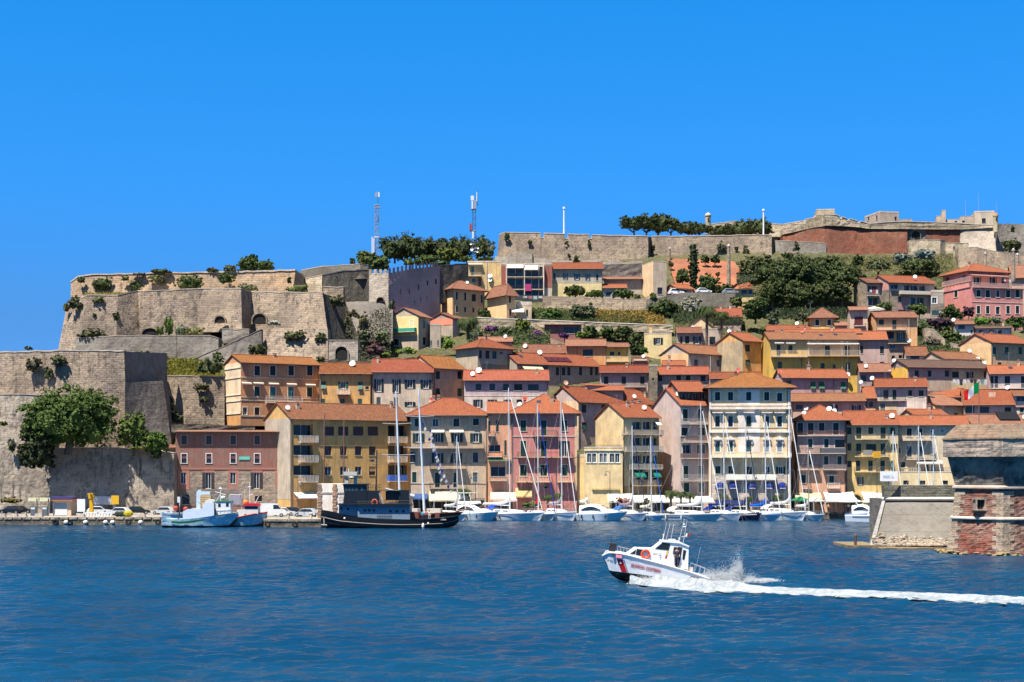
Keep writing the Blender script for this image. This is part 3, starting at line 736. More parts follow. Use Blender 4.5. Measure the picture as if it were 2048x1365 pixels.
view(*V5);view(*V6)
h.w('G',1270,1312,898,960)
h.balcony(1108,1318,1000,1.4,'iron',(.15,.16,.17),hpx=34,slab=(.6,.42,.18));h.awning(1128,1200,885,935,1.6,(.02,.2,.14));h.awning(1262,1312,885,935,1.6,(.02,.2,.14));h.awning(1282,1318,524,552,1.4,(.8,.78,.74))
h.dish(.04,.0,.45,(.35,.05,.04),-9.5)if False else None
h.pipe(1054,492);h.chimney(.4,.35);h.dish(.75,.2);h.chimney(.9,.55,.6,1.0);h.panel(1058,1320,1008,1100,(.55,.36,.14));h.done()
view(*V6)
h=House('low pale yellow terrace building with three white windows',768,1052,728,280.4,dep=3,wall=(.68,.54,.28),roof='f',parapet=.3,group=ROW,trim=(.7,.68,.6),th=None,wear=.35)
for a,b in((790,857),(882,936),(957,1030)):
 h.w('w',a,(a+b)/2-2,765,832);h.w('w',(a+b)/2+2,b,765,832)
h.band(738,746,(.7,.62,.42),q=.2);h.rail(770,1050,728,26,q=-.2);h.band(1022,1034,(.5,.4,.15),x0=826,x1=1030,q=.3);h.done()
h=House('yellow house slot with roof garden between rose house and terrace building',718,768,790,281.5,dep=8,wall=(.68,.50,.22),roof='f',group=ROW);h.w('k',722,750,850-60,850-15)if False else None;h.done()
view(*V7)
h=House('tall narrow lilac grey house with stepped balconies and dark roof loggia',298,512,402,284,A=98,dep=13,wall=(.52,.43,.40),roof='x',rise=3.2,rt='new',group=ROW,trim=(.62,.6,.56),wear=.35)
h.ws('s',438,530,18,(334,446),shut=DGREEN);h.ws('s',575,635,24,(328,455),shut=DGREEN);h.ws('G',700,765,30,(345,450));h.ws('s',856,950,18,(338,446));h.ws('s',982,1050,20,(343,452))
h.balcony(300,505,545,.8,hpx=38,col=(.35,.35,.35));h.balcony(300,505,680,1.0,hpx=40);h.balcony(298,512,798,1.2,'solid',(.16,.10,.10),hpx=34);h.balcony(298,512,965,1.0,hpx=46,col=(.4,.4,.4))
h.band(402,410,(.3,.1,.08),q=.4);h.dish(.12,.2,.5);h.done()
h=House('dark wooden glazed roof loggia under small tiled roof on lilac house',286,486,302,286,A=190,dep=9,wall=(.10,.075,.065),roof='x',rise=1.9,rt='new',group=ROW,zg=ZZ(uy(398),286),name='roof_loggia',cat='roof loggia')
for a in(292,342,392,442):h.w('G',a+3,a+42,318,392,trim=None,shut=BROWN)
h.done()
h=House('cream and yellow five storey palazzo with pedimented windows, the biggest on the quay',512,1112,268,282,A=486,dep=13,wall=(.66,.52,.31),roof='h',rise=2.7,rt='gold',ov=1.0,group=ROW,trim=(.72,.70,.64),wear=.25,name='palazzo',cat='palazzo')
XS=(572,668,802,935,1030)
h.ws('s',312,374,18,XS[:4],shut=DGREEN);h.w('o',1012,1048,318,380,shut=DGREEN)if False else h.w('s',1012,1048,318,380,shut=DGREEN)
for x in XS:h.w('k' if x<700 else 's',x-17,x+17,490,568,shut=GREEN);h.w('s',x-17,x+17,675,752,shut=(.03,.10,.09)if x<900 else(.25,.28,.3))
h.ws('s',858,914,20,(576,672));h.w('k',786,826,862,945);h.w('w',922,958,860,918);h.w('o',1022,1054,862,916)
STN=(.72,.67,.60)
h.panel(724,884,290,400,STN,q=.03,wear=.2);h.panel(724,884,450,600,STN,q=.05,wear=.2);h.panel(724,884,622,755,STN,q=.05,wear=.2)
h.band(400,412,(.74,.70,.62),q=.15);h.band(424,440,(.74,.72,.68),q=.5,name='cornice');h.band(598,612,(.74,.72,.68),q=.35,name='cornice');h.band(575,580,(.3,.3,.28),q=.08)
h.balcony(528,1112,790,1.3,'bal',(.72,.69,.6),hpx=32,slab=(.72,.70,.64));h.balcony(634,1000,955,1.0,'solid',(.72,.69,.6),hpx=36,slab=(.66,.63,.56))
for x in XS:
 for y,ped in((468,0),(640,1)):
  a,z=h.F.pz(ux(x-40),uy(y+24));b,_=h.F.pz(ux(x+40),uy(y));c=(a+b)/2;m=MB()
  if ped:
   m.prism([(a+.25,z),(b-.25,z),(b-.25,z+.12),(c,z+.75),(a+.25,z+.12)],-.5,-.01,'y')
   m.box(a+.3,a+.55,-.3,0,z-.7,z);m.box(b-.55,b-.3,-.3,0,z-.7,z)
  else:
   m.box(a,b,-.75,-.01,z+.62,z+.8);m.box(a+.2,b-.2,-.35,0,z+.4,z+.62);m.box(a+.35,a+.6,-.4,0,z-.2,z+.4);m.box(b-.6,b-.35,-.4,0,z-.2,z+.4)
  m.build('pediment',stucco((.72,.7,.65),.3),h.root)
h.band(920,1110,(.56,.50,.43),x0=530,x1=1110,q=.02,name='rusticated_base')if False else h.panel(512,1112,920,1110,stone((.62,.55,.48),(.58,.52,.46),6,.42,.7,.15),q=.04,name='rusticated_base')
h.panel(1092,1112,290,1110,STN,q=.09,name='quoins',wear=.2);h.panel(512,530,290,1110,STN,q=.09,name='quoins',wear=.2)
for x in(592,686,826,952,1050):
 a,z=h.F.pz(ux(x-36),uy(1024));b,z1=h.F.pz(ux(x+36),uy(976));m=MB();c=(a+b)/2;rr=(b-a)/2;n=10
 for i in range(n):
  for j in range(5):
   q=[]
   for(ii,jj)in((i,j),(i+1,j),(i+1,j+1),(i,j+1)):
    t=math.pi*ii/n;u=math.pi/2*jj/5
    q.append((c-rr*math.cos(t),-.03-1.25*math.sin(t)*math.cos(u)*.9,z+.25+(z1-z-.25)*math.sin(t)*math.sin(u)if jj else z+.25))
   m.quad(*q)
  t,t2=math.pi*i/n,math.pi*(i+1)/n
  p,p2=(c-rr*math.cos(t),-.03-1.125*math.sin(t)),(c-rr*math.cos(t2),-.03-1.125*math.sin(t2))
  m.quad((*p,z+.25),(*p2,z+.25),(*p2,z-.1),(*p,z-.1))
 o=m.build('dome_awning',fabric((.015,.03,.16),.1),h.root)
 m=MB()
 for i in range(7):m.box(c-.55+i*.16,c-.55+i*.16+.1,-1.2,-1.18,z+.0,z+.13)
 m.build('lettering',paint((.8,.8,.8)),o)
h.pipe(525,280);h.pipe(1088,280);h.chimney(.35,.4,.4,.7,(.1,.08,.07));h.chimney(.3,.7,.5,.9);h.done()
view(*V8)
h=House('salmon and lilac four storey house with two rows of long balconies beside the palazzo',-20,338,505,283.5,dep=12,wall=(.60,.32,.20),roof='h',rise=2.5,rt='new',ov=.9,group=ROW,trim=(.5,.45,.42))
h.panel(-20,338,520,885,(.40,.29,.27),q=.02,name='upper_wall')if False else None
for x in(2,79,160,265):h.w('s',x-20,x+20,540,625 if x!=160 else 598,shut=DGREEN)
h.ws('s',658,722,16,(75,195));h.w('k',258,330,662,722,shut=(.1,.02,.02));h.ws('s',785,848,15,(78,193,292));h.w('s',10,42,925,985);h.w('s',216,250,922,985)
h.balcony(-20,325,632,.7,hpx=34,col=(.2,.1,.08));h.balcony(-20,150,762,1.1,hpx=38);h.balcony(152,335,762,1.2,'solid',(.08,.08,.09),hpx=36);h.balcony(-20,140,882,1.0,hpx=36);h.balcony(168,338,882,1.1,hpx=34,col=(.35,.3,.28))
h.balcony(200,292,1018,.8,'bal',(.6,.58,.55),hpx=36);h.balcony(10,80,1020,.8,hpx=34);h.awning(195,275,908,920,.7,(.55,.5,.45))
h.panel(-20,338,520,885,(.40,.28,.26),q=.02,name='upper_wall')
h.awning(198,345,1052,1112,3.2,(.8,.78,.74));h.dish(.15,.1,.4,h=.6);h.dish(.68,.2,.5);h.pipe(340);h.done()
h=House('yellow three balcony house over a round archway with dark green shutters',340,725,548,284.5,dep=11,wall=(.66,.47,.17),roof='x',rise=2.5,rt='new',group=ROW,trim=None)
for x,a,b in((362,572,625),(433,572,658),(522,572,625),(613,572,658),(685,572,625)):h.w('s',x-18,x+18,a,b)
h.w('s',350,378,690,745);h.ws('s',692,775,18,(433,613));h.w('k',488,562,695,745,shut=(.1,.02,.02));h.w('s',670,720,695,745)
for x in(428,520,610):h.w('s',x-16,x+16,818,895)
h.w('s',350,378,818,868);h.w('f',670,695,818,870);h.w('o',436,456,938,995,shut=DGREEN)
for y in(658,785,898):h.balcony(400,655 if y>700 else 652,y,1.0,hpx=36,col=(.15,.15,.13),slab=(.62,.5,.25))
a,z1=h.F.pz(ux(535),uy(750));b,z0=h.F.pz(ux(592),uy(800));m=MB();m.box(a,b,-1.12,-1.06,z0,z1);m.build('hanging_towel',fabric((.7,.4,.05)),h.root)
a,z1=h.F.pz(ux(462),uy(740));b,z0=h.F.pz(ux(530),uy(778));m=MB();m.box(a,b,-1.1,-1.05,z0,z1);m.build('balcony_screen',fabric((.35,.33,.28)),h.root)
h.panel(340,725,560,690,(.58,.50,.30),q=.015,name='upper_wall')
a,zt=h.F.pz(ux(352),uy(1052));b,z0=h.F.pz(ux(470),uy(1190));c=(a+b)/2;rr=(b-a)/2
h.holes['F'].append((a+.35,b-.35,max(.3,z0),zt-rr+.1,6.0))
m=MB();n=12
for i in range(n):
 t,t2=math.pi*i/n,math.pi*(i+1)/n;zc=zt-rr
 for r0,r1 in((rr-.38,rr),):
  P4=[(c-r*math.cos(tt),zc+r*math.sin(tt))for r,tt in((r0,t),(r1,t),(r1,t2),(r0,t2))]
  m.add([(x,-.35,z)for x,z in P4]+[(x,0.02,z)for x,z in P4],[(0,1,2,3),(0,3,7,4),(1,5,6,2)])
 P4=[(c,zc),(c-(rr-.38)*math.cos(t),zc+(rr-.38)*math.sin(t)),(c-(rr-.38)*math.cos(t2),zc+(rr-.38)*math.sin(t2))]
m.box(a,a+.38,-.35,.02,0,zt-rr);m.box(b-.38,b,-.35,.02,0,zt-rr)
m.build('arch',stucco((.62,.45,.14),.4),h.root)
h.holes['F'].append((c-(rr-.4)*.72,c+(rr-.4)*.72,zt-rr+.1,zt-rr+(rr-.4)*.72,6.0))
h.rt='new';h.dish(.9,.15,.5);h.chimney(.8,.2,.5,.6);h.pipe(336);h.done()
h=House('beige grey house with iron balconies behind sailboat masts, beside the round tower',728,1240,552,285.5,dep=9,wall=(.56,.48,.33),roof='x',rise=1.6,rt='new',group=ROW,trim=(.6,.56,.5))
h.w('s',788,824,580,640,shut=DGREEN);h.w('s',866,902,580,640,shut=DGREEN);h.w('w',964,992,592,640);h.w('w',1040,1062,584,612);h.w('w',1108,1138,592,615)
h.ws('s',712,790,18,(806,886),shut=(.05,.08,.1));h.w('k',970,992,722,768);h.w('s',722,742,720,765);h.w('s',740,778,828,868);h.w('s',918,950,845,915);h.w('s',965,998,845,915)
h.balcony(745,968,666,1.1,hpx=34,col=(.35,.3,.25));h.balcony(780,1000,806,1.0,hpx=40);h.w('k',765,798,965,995)
h.awning(860,1048,818,836,1.6,(.68,.66,.6));h.balcony(728,882,905,1.6,'bal',(.62,.54,.38),hpx=34,slab=(.66,.56,.36));h.done()
h=House('pale yellow ground storey with terrace in front of beige house near the tower',728,1150,905,282.5,dep=2.6,wall=(.66,.54,.30),roof='f',parapet=.2,group=ROW,trim=None,wear=.3)
h.ws('k',965,995,20,(782,905,1072));h.rail(890,1140,905,36,q=-.2);h.done()
# ================================================================ houses climbing the hill
S5,S6,S7,S8,S1,S2,S3,S4=(760,560,5.688),(1060,600,5.688),(1360,600,5.689),(1700,560,4.549),(680,370,5.935),(980,400,5.689),(1300,400,5.389),(1640,380,4.875)
HILL='houses climbing the hill'
BEI,GRY,PEACH,LIL2,STB=(.56,.44,.29),(.45,.39,.30),(.66,.42,.21),(.47,.37,.36),(.36,.30,.29)
def H(label,view_,*a,**k):
 view(*view_);k.setdefault('group',HILL);return House(label,*a,**k)
h=H('orange villa with white trimmed windows, cream niche tower side and two turquoise doors',V4,597,1178,90,296,A=478,dep=9,wall=(.60,.28,.11),roof='x',rise=1.6,rt='gold',ov=.6,trim=(.68,.58,.42),name='villa',cat='villa',yG=560)
h.ws('s',118,190,20,(717,832,967,1105),shut=DGREEN);h.panel(610,655,108,192,(.5,.2,.1));h.w('s',697,735,272,342);h.w('s',1084,1122,278,348);h.ws('s',275,384,20,(832,965),shut=TEAL)
h.w('w',612,642,425,480);h.w('k',698,735,425,482);h.balcony(775,1040,388,1.1,'bal',(.7,.55,.45),hpx=48);h.band(197,206,(.66,.5,.36));h.band(346,352,(.66,.55,.4));h.band(366,374,(.66,.55,.4));h.band(484,492,(.66,.55,.4))
for a,b,y in((600,672,238),(685,760,238),(798,872,242),(932,1004,246),(1070,1142,250)):h.awning(a,b,y,y+8,.6,(.75,.7,.6),name='window_hood')
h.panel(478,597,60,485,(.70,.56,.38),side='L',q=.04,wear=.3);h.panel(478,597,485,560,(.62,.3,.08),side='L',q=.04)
for a,b in((123,132),(196,206),(325,332),(370,378),(462,472)):h.band(a,b,(.72,.64,.5),side='L',q=.16)
h.w('k',500,530,160,240,side='L',trim=(.72,.6,.4))if False else None
h.pipe(1172);h.chimney(.55,.6,.4,.5);h.antenna(.85,.5,2.2);h.done()
view(*V5)
h=H('orange yellow house with tipped open green shutters beside the orange villa',V5,0,378,170,301,dep=9,wall=(.64,.36,.10),roof='x',rise=2.1,rt='gold',trim=None,shut=(.015,.09,.06))
h.w('f',8,44,232,288);h.w('o',153,187,236,288);h.w('f',280,314,236,292);h.ws('s',362,404,16,(22,166,295));h.balcony(128,222,326,.8,'bal',WHITE,hpx=36);h.ws('k',178,190,12,(22,166,295));h.w('k',335,360,270,292)
h.dish(.62,.3,.65);h.pipe(372);h.pipe(2);h.chimney(.1,.6);h.done()
h=H('pale beige house with wide open dark shutters beneath a smooth bright red roof',V5,384,832,157,302,dep=10,wall=(.55,.47,.36),roof='x',rise=2.6,rt='red',shut=DGREEN)
h.w('o',418,450,215,308);h.w('o',550,578,218,314);h.w('o',645,682,220,282);h.w('o',762,800,222,284);h.w('s',417,447,350,405,shut=(.05,.08,.08));h.w('s',546,574,352,410,shut=(.05,.08,.08));h.w('o',645,682,384,415)
h.chimney(.08,.35,.5);h.antenna(.5,.5,2);h.pipe(828);h.done()
h=H('salmon beige block with two columns of green shutters next to pale beige house',V5,838,1062,127,303.5,A=640,dep=9,wall=(.58,.35,.22),roof='x',rise=2.5,rt='gold')
h.ws('s',158,216,16,(869,1030),shut=DGREEN);h.w('f',853,885,284,345,shut=DGREEN);h.w('s',1014,1046,285,345);h.w('k',1012,1046,408,420);h.panel(640,838,0,420,PEACH,side='L');h.antenna(.35,.5,2.2);h.pipe(1058);h.done()
h=H('long lilac and white house with five square windows beneath the roof',S5,957,1915,1135,303,dep=9,wall=(.46,.38,.39),roof='x',rise=2.0,rt='red',shut=DGREEN)
h.w('k',1088,1152,1182,1258);h.w('k',1245,1310,1182,1258);h.w('k',1400,1465,1184,1260);h.w('s',1527,1618,1186,1262);h.w('k',1682,1805,1188,1265)
view(*V6);h.band(336,341,(.6,.55,.5));h.w('o',75,107,367,420);h.w('o',188,213,367,415);h.w('k',270,310,367,392);h.w('o',-32,0,367,425);h.panel(-112,512,342,470,(.60,.53,.47))
h.dish(.17,.3,.62);h.dish(.1,.1,.5);h.chimney(.87,.3,.5,.8);h.pipe(508);h.done()
h=H('grey plastered house with hipped orange roof and dark windows above lilac house',S5,1110,1510,757,322,A=862,dep=8,wall=(.42,.35,.26),roof='h',rise=1.9,rt='new',shut=DGREEN)
h.w('s',1127,1158,800,898);h.w('s',1200,1245,805,900);h.ws('k',812,900,24,(1300,));h.w('k',1366,1392,818,850);h.rail(1150,1500,1020,40,q=.4);h.antenna(.2,.5,2.6);h.done()
view(*S6)
h=H('long brown house with bare gable end, cream awning and bright orange roof',S6,-150,790,715,324,A=-375,dep=9,wall=(.40,.30,.23),roof='x',rise=2.4,rt='new',shut=DGREEN)
h.w('k',145,205,755,848);
for a,b in((295,330),(362,402),(425,460),(558,592),(683,712),(742,772)):h.w('s',a,b,768,862)
h.panel(-375,-150,560,1100,(.38,.34,.28),side='L',wear=.9);h.awning(-105,118,735,790,1.6,(.72,.66,.45));h.dish(.37,.4,.55)
m=MB();sl=h.rise/(h.d/2)
for i in range(4):
 a,b=h.wd*(.42+.075*i),h.d*.17;z=h.h+sl*b+.42;ww=h.wd*.033
 m.add([(a-ww,b-1.0,z-sl),(a+ww,b-1.0,z-sl),(a+ww,b+1.0,z+sl),(a-ww,b+1.0,z+sl),(a-ww,b-1.0,z-sl-.1),(a+ww,b-1.0,z-sl-.1),(a+ww,b+1.0,z+sl-.1),(a-ww,b+1.0,z+sl-.1)],[(0,1,2,3),(7,6,5,4),(0,4,5,1),(1,5,6,2),(2,6,7,3),(3,7,4,0)])
m.build('solar_panel',paint((.07,.015,.02),.35),h.root);h.skylight(.12,.3);h.pipe(345);h.done()
h=H('low house with faded roof behind long brown house',S6,-80,412,598,338,dep=9,wall=(.45,.3,.2),roof='x',rise=1.9,rt='pale');h.dish(.05,.2,.5);h.chimney(.05,.3,.9,.9,(.3,.1,.06));h.done()
h=H('orange house with a big dark roller shutter beneath pink tiles',S6,415,860,520,337,dep=8,wall=(.62,.30,.10),roof='x',rise=1.5,rt='pale',shut=(.01,.05,.05))
h.w('r',602,715,565,642);h.pipe(535);h.done()
h=H('saffron yellow house with roof balcony and striped flower boxes',S6,862,1118,535,337,dep=7,wall=(.62,.38,.05),roof='x',rise=.9,rt='pale')
h.w('s',908,958,590,640);h.w('k',1000,1026,592,640);h.balcony(862,1160,704,1.2,'bal',(.6,.5,.4),hpx=55);h.done()
h=H('dark lilac house with three tall windows and a railing below its red roof',S6,800,1352,822,321,dep=8,wall=(.31,.25,.25),roof='x',rise=1.5,rt='red',shut=DGREEN)
h.ws('s',872,958,24,(866,1066,1278));h.balcony(835,1315,990,.8,hpx=30);h.panel(800,1352,995,1100,(.5,.4,.28));h.done()
h=H('grey stone tapering tower stub with one tiny window between two red roofs',S6,1358,1450,752,317,dep=4,wall=stone((.30,.27,.2),(.2,.19,.15),.5,.3),roof='f',parapet=.3,name='stone_tower',cat='tower');h.w('k',1388,1412,888,922);h.done()
h=H('lilac house with four small windows beneath red roof right of the stone tower stub',V7,125,508,178,320,dep=8,wall=(.38,.30,.28),roof='x',rise=1.6,rt='red',shut=DGREEN)
for a in(130,268,338,448):h.w('s',a,a+34,190,234)
h.chimney(.22,.3,.5,1.1);h.done()
h=H('lilac house with peach gable and split bright orange roof behind terrace building',S6,552,1405,1150,304,A=200,dep=10,wall=(.50,.40,.38),roof='x',rise=3.0,rt='new')
h.w('s',588,640,1192,1285);h.w('s',815,865,1195,1275);h.w('k',880,988,1198,1226);h.w('k',1135,1185,1200,1226);h.panel(200,552,900,1500,(.68,.50,.30),side='L')
view(*V6);h.w('f',752,785,535,590);h.dish(.02,.45,.5,(.5,.3,.2),1.2);h.pipe(728);h.chimney(.98,.2,.5);h.dish(.78,.1,.45)
m=MB();m.box(h.wd*.28,h.wd*.62,h.d*.42,h.d*.6,h.h+h.rise*.5,h.h+h.rise+.5,0);m.prism([(h.d*.40,h.h+h.rise+.45),(h.d*.62,h.h+h.rise+.9),(h.d*.62,h.h+h.rise+1.0),(h.d*.40,h.h+h.rise+.6)],h.wd*.27,h.wd*.63,'x',1)
m.build('dormer',[stucco((.4,.3,.26)),tile('new')],h.root);h.done()
h=H('peach gabled house with mottled old dark red roof and four shuttered windows',S7,95,722,600,335,A=-216,dep=9,wall=(.52,.43,.37),roof='x',rise=2.1,rt='old',shut=(.05,.07,.08))
h.w('s',162,203,680,755);h.w('w',418,455,682,762);h.w('s',550,592,682,755);h.w('s',652,692,684,755);h.panel(-216,95,400,800,PEACH,side='L',wear=.2);h.dish(.35,-.1,.5,h=-4.2);h.balcony(490,720,770,.8,'solid',(.4,.3,.3),hpx=14);h.done()
h=H('pale lemon flat roofed block with open shuttered window on the slope',S6,1300,1612,388,350,dep=7,wall=(.68,.56,.28),roof='f',parapet=.3,shut=DGREEN,wear=.3);h.w('o',1432,1482,432,505);h.chimney(.25,.4,.6,2.0,(.66,.45,.2));h.done()
h=H('grey house with faded tiles and row of dark windows next to lemon block',S7,-30,245,372,351,dep=8,wall=(.42,.36,.3),roof='x',rise=1.4,rt='pale',shut=DGREEN)
h.w('s',2,28,415,498);h.w('s',58,104,412,500);h.w('o',172,214,415,500);h.done()
h=H('small flat grey wing between palms with dark shutters',S7,248,458,335,351,dep=7,wall=(.42,.36,.3),roof='f',parapet=.2,shut=DGREEN);h.w('s',335,402,420,505);h.done()
h=H('small peach cottage with gable turned to the harbour behind the palms',S7,80,385,322,362,dep=7,wall=(.68,.52,.3),roof='y',rise=2.6,rt='pale');h.w('s',212,244,238,310);h.dish(.2,-.05,.4,h=-.8);h.done()
h=H('low house with bright red roof half hidden behind palms and conifer',S7,365,700,188,374,dep=8,wall=(.42,.34,.3),roof='x',rise=2.2,rt='red');h.chimney(.65,.5,.5,1.0,(.6,.5,.4));h.done()
h=H('ochre house with grey side and two green shutters left of saffron block',S7,715,925,462,334,A=425,dep=9,wall=(.60,.34,.11),roof='x',rise=2.0,rt='new')
h.w('s',742,795,512,592,shut=DGREEN);h.w('f',745,795,682,752);h.panel(425,715,380,900,(.46,.36,.21),side='L',wear=.9);h.dish(.1,.6,.5);h.dish(.9,.7,.5);h.dish(.35,.6,.4,(.35,.1,.08));h.done()
h=H('big saffron yellow house with long white terrace and cream upper floor',S7,1018,2040,447,329,A=922,dep=10,wall=(.66,.42,.06),roof='x',rise=1.8,rt='old',wear=.4)
h.w('s',1100,1142,510,636);h.w('s',1235,1280,515,576);h.w('s',1650,1705,520,638);h.w('s',1875,1930,524,638);h.w('s',1112,1160,705,790,shut=(.06,.08,.09));h.w('k',1600,1645,722,788);h.w('k',1740,1770,735,785);h.w('s',1890,1935,712,790,shut=(.06,.08,.09))
h.panel(1440,2040,460,640,(.68,.50,.27),q=.02);h.panel(1030,1440,450,575,(.62,.48,.2),q=.02)
h.awning(1070,1175,478,490,.8,(.8,.78,.74));h.awning(1200,1305,482,492,.8,(.8,.78,.74));h.awning(1438,2028,488,500,1.0,(.8,.78,.74));h.balcony(1032,1440,648,1.0,'bal',(.55,.48,.4),hpx=68);h.balcony(1442,2036,640,1.5,hpx=60,col=(.5,.45,.4),slab=(.6,.45,.2))
h.dish(.4,.35,.45,(.4,.08,.05));h.skylight(.6,.25);h.skylight(.77,.3);h.dish(.43,-.08,.5,h=-6.7);h.dish(.8,-.08,.55,h=-7);h.dish(.86,-.1,.5,h=-7.4);h.pipe(1385,650);h.antenna(.12,.5);h.done()
h=H('mauve pink house with three tipped green shutters and laundry under saffron block',S7,1168,1915,880,307,A=1062,dep=8,wall=(.42,.25,.26),roof='x',rise=1.7,rt='new',shut=(.015,.11,.05))
h.w('k',1212,1268,920,960);h.w('f',1485,1540,930,1012);h.w('f',1580,1640,930,1012);h.w('f',1828,1885,932,1015);h.balcony(1435,1575,1128,.9,hpx=55);h.pipe(1748);h.panel(1062,1168,800,1200,(.6,.42,.35),side='L');h.dish(.0,.3,.45,(.5,.12,.1),.2);h.chimney(.5,.5,.3,.4);h.done()
view(*V8)
h=H('low brown house with open shutters beneath a mottled roof behind the palazzo',V8,-65,478,375,298.5,dep=7,wall=(.44,.33,.27),roof='x',rise=1.4,rt='old',shut=DGREEN)
h.w('k',-30,18,405,440);h.w('o',235,262,405,445);h.w('k',95,130,428,440);h.w('o',400,430,410,465);h.dish(.2,-.05,.45,h=-1.4);h.dish(.58,-.1,.5,h=-1.8);h.balcony(330,400,482,.5,'solid',(.55,.58,.62),hpx=10);h.done()
h=H('strip of low orange tiled roof tucked behind the palazzo roof',S7,345,930,890,312,dep=6,wall=(.5,.38,.3),roof='x',rise=1.2,rt='new');h.dish(.55,.5,.55,(.4,.08,.06),.6);h.done()
h=H('low yellow annex with orange roof beside the hip roofed yellow house',S7,990,1485,345,349,dep=7,wall=(.68,.46,.16),roof='x',rise=1.2,rt='new');h.dish(.7,.2,.45,h=1.2);h.done()
h=H('yellow square house with hipped striped roof and two dark shutters',S7,1482,1768,188,350,dep=8,wall=(.68,.47,.14),roof='h',rise=2.1,rt='pale',trim=(.72,.66,.5),shut=DGREEN);h.w('s',1540,1582,224,294);h.w('s',1678,1716,224,294);h.pipe(1762);h.antenna(.05,.5,3.5);h.done()
h=H('long flat house with orange roof strip behind saffron block',S7,1100,2060,388,341,dep=6,wall=(.6,.42,.15),roof='x',rise=1.0,rt='new');h.chimney(.35,.5,.4,.7);h.done()
h=H('lilac brown tall house with dark green shutters right of the saffron block',S8,85,335,540,336,dep=8,wall=(.43,.31,.30),roof='x',rise=1.9,rt='new',shut=DGREEN)
h.w('s',88,120,600,670);h.w('s',272,308,605,672);h.w('k',92,120,740,765);h.w('k',270,312,746,765);h.panel(85,335,545,620,(.33,.24,.24),q=.02)if False else None;h.done()
h=H('beige house with dark red balcony door near white parasol',S8,0,160,275,352,dep=7,wall=(.56,.42,.33),roof='x',rise=.9,rt='pale',shut=(.12,.02,.02));h.w('s',40,118,335,415);h.balcony(35,140,420,.9,hpx=20);h.done()
h=H('apricot house with green shutters, two balconies and a flat shaded side',S8,235,612,340,349,A=165,dep=8,wall=(.66,.36,.16),roof='x',rise=1.5,rt='pale')
h.w('s',262,308,362,418);h.w('s',385,422,365,455);h.balcony(230,505,458,1.6,hpx=42,col=(.4,.3,.25));h.w('s',316,400,475,536,shut=DGREEN);h.w('o',445,480,480,572,shut=(.015,.09,.06));h.balcony(340,520,578,.8,hpx=20);h.w('w',365,415,588,625);h.w('k',378,408,690,732);h.w('k',442,475,685,716)
h.panel(340,508,582,800,(.38,.28,.25));h.dish(.78,-.1,.5,h=-5.2);h.done()
h=H('tiny white house with patched orange roof below apricot house',S8,515,700,680,334,dep=6,wall=(.70,.68,.66),roof='x',rise=1.8,rt='old');h.w('k',550,632,688,722);h.done()
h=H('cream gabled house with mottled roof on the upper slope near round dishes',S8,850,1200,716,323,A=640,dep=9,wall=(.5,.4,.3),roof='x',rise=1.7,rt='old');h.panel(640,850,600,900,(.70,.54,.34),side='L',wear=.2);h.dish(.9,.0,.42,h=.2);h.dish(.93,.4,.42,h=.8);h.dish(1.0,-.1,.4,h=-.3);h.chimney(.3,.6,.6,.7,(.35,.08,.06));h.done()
h=H('bright yellow gabled house with long two coloured roof and washing line',S8,525,1268,790,311,A=345,dep=9,wall=(.36,.28,.25),roof='x',rise=1.6,rt='dark',shut=DGREEN)
for a,b in((590,625),(708,740),(865,900)):h.w('s',a,b,826,884)
h.w('s',928,990,836,892);h.w('o',1075,1104,838,895);h.w('s',1218,1250,840,898);h.panel(345,525,650,1000,(.72,.44,.06),side='L',wear=.2);h.panel(918,1268,795,1010,(.52,.44,.26));h.panel(525,915,898,1010,(.42,.34,.26));h.dish(-.02,.6,.42,h=.4);h.w('s',708,740,968,1005,shut=(.04,.08,.08));h.done()
h=H('peach house with big gable and regular green shutters at the picture edge',S8,1285,1640,565,329,A=1000,dep=10,wall=(.58,.36,.2),roof='x',rise=2.1,rt='new',shut=(.02,.07,.05))
h.ws('s',612,680,17,(1312,1426,1550));h.w('k',1345,1380,752,800);h.w('k',1396,1460,774,800);h.w('k',1522,1560,776,802);h.panel(1000,1285,450,900,(.70,.48,.24),side='L',wear=.25);h.chimney(.1,.4,.4,.5);h.done()
h=H('lilac white house with tall green doors behind a long balcony',S8,1272,1640,850,308,dep=8,wall=(.58,.47,.46),roof='x',rise=1.7,rt='new',shut=DGREEN)
h.w('s',1283,1306,875,985);h.w('s',1316,1346,875,985);h.w('s',1408,1455,876,985);h.w('s',1556,1590,878,985);h.balcony(1278,1640,990,1.0,hpx=42,col=(.4,.4,.4));h.skylight(.55,.3);h.done()
h=H('shabby white house with four green doors and peeling lower wall',S8,232,705,970,304,A=205,dep=8,wall=(.62,.56,.49),roof='x',rise=1.6,rt='new',wear=.9)
h.w('s',305,350,1002,1085,shut=(.08,.06,.05));h.w('s',387,420,1002,1090);h.w('s',530,566,1004,1060);h.w('s',625,670,1006,1062);h.balcony(235,505,1098,.5,hpx=34);h.w('s',275,320,1125,1188,shut=(.15,.16,.14),trim=(.6,.55,.45));h.panel(235,430,1105,1230,(.58,.46,.28));h.dish(-.05,.3,.45);h.dish(.35,.8,.42,h=.5);h.dish(.27,.6,.4,h=.3);h.done()
h=H('low dusty lilac house with faded roof under the lilac brown tall house',S8,92,372,832,314,dep=7,wall=(.30,.24,.24),roof='x',rise=1.6,rt='pale');h.w('k',100,145,870,930);h.dish(.2,.1,.42);h.dish(.95,-.05,.42,h=.0);h.done()
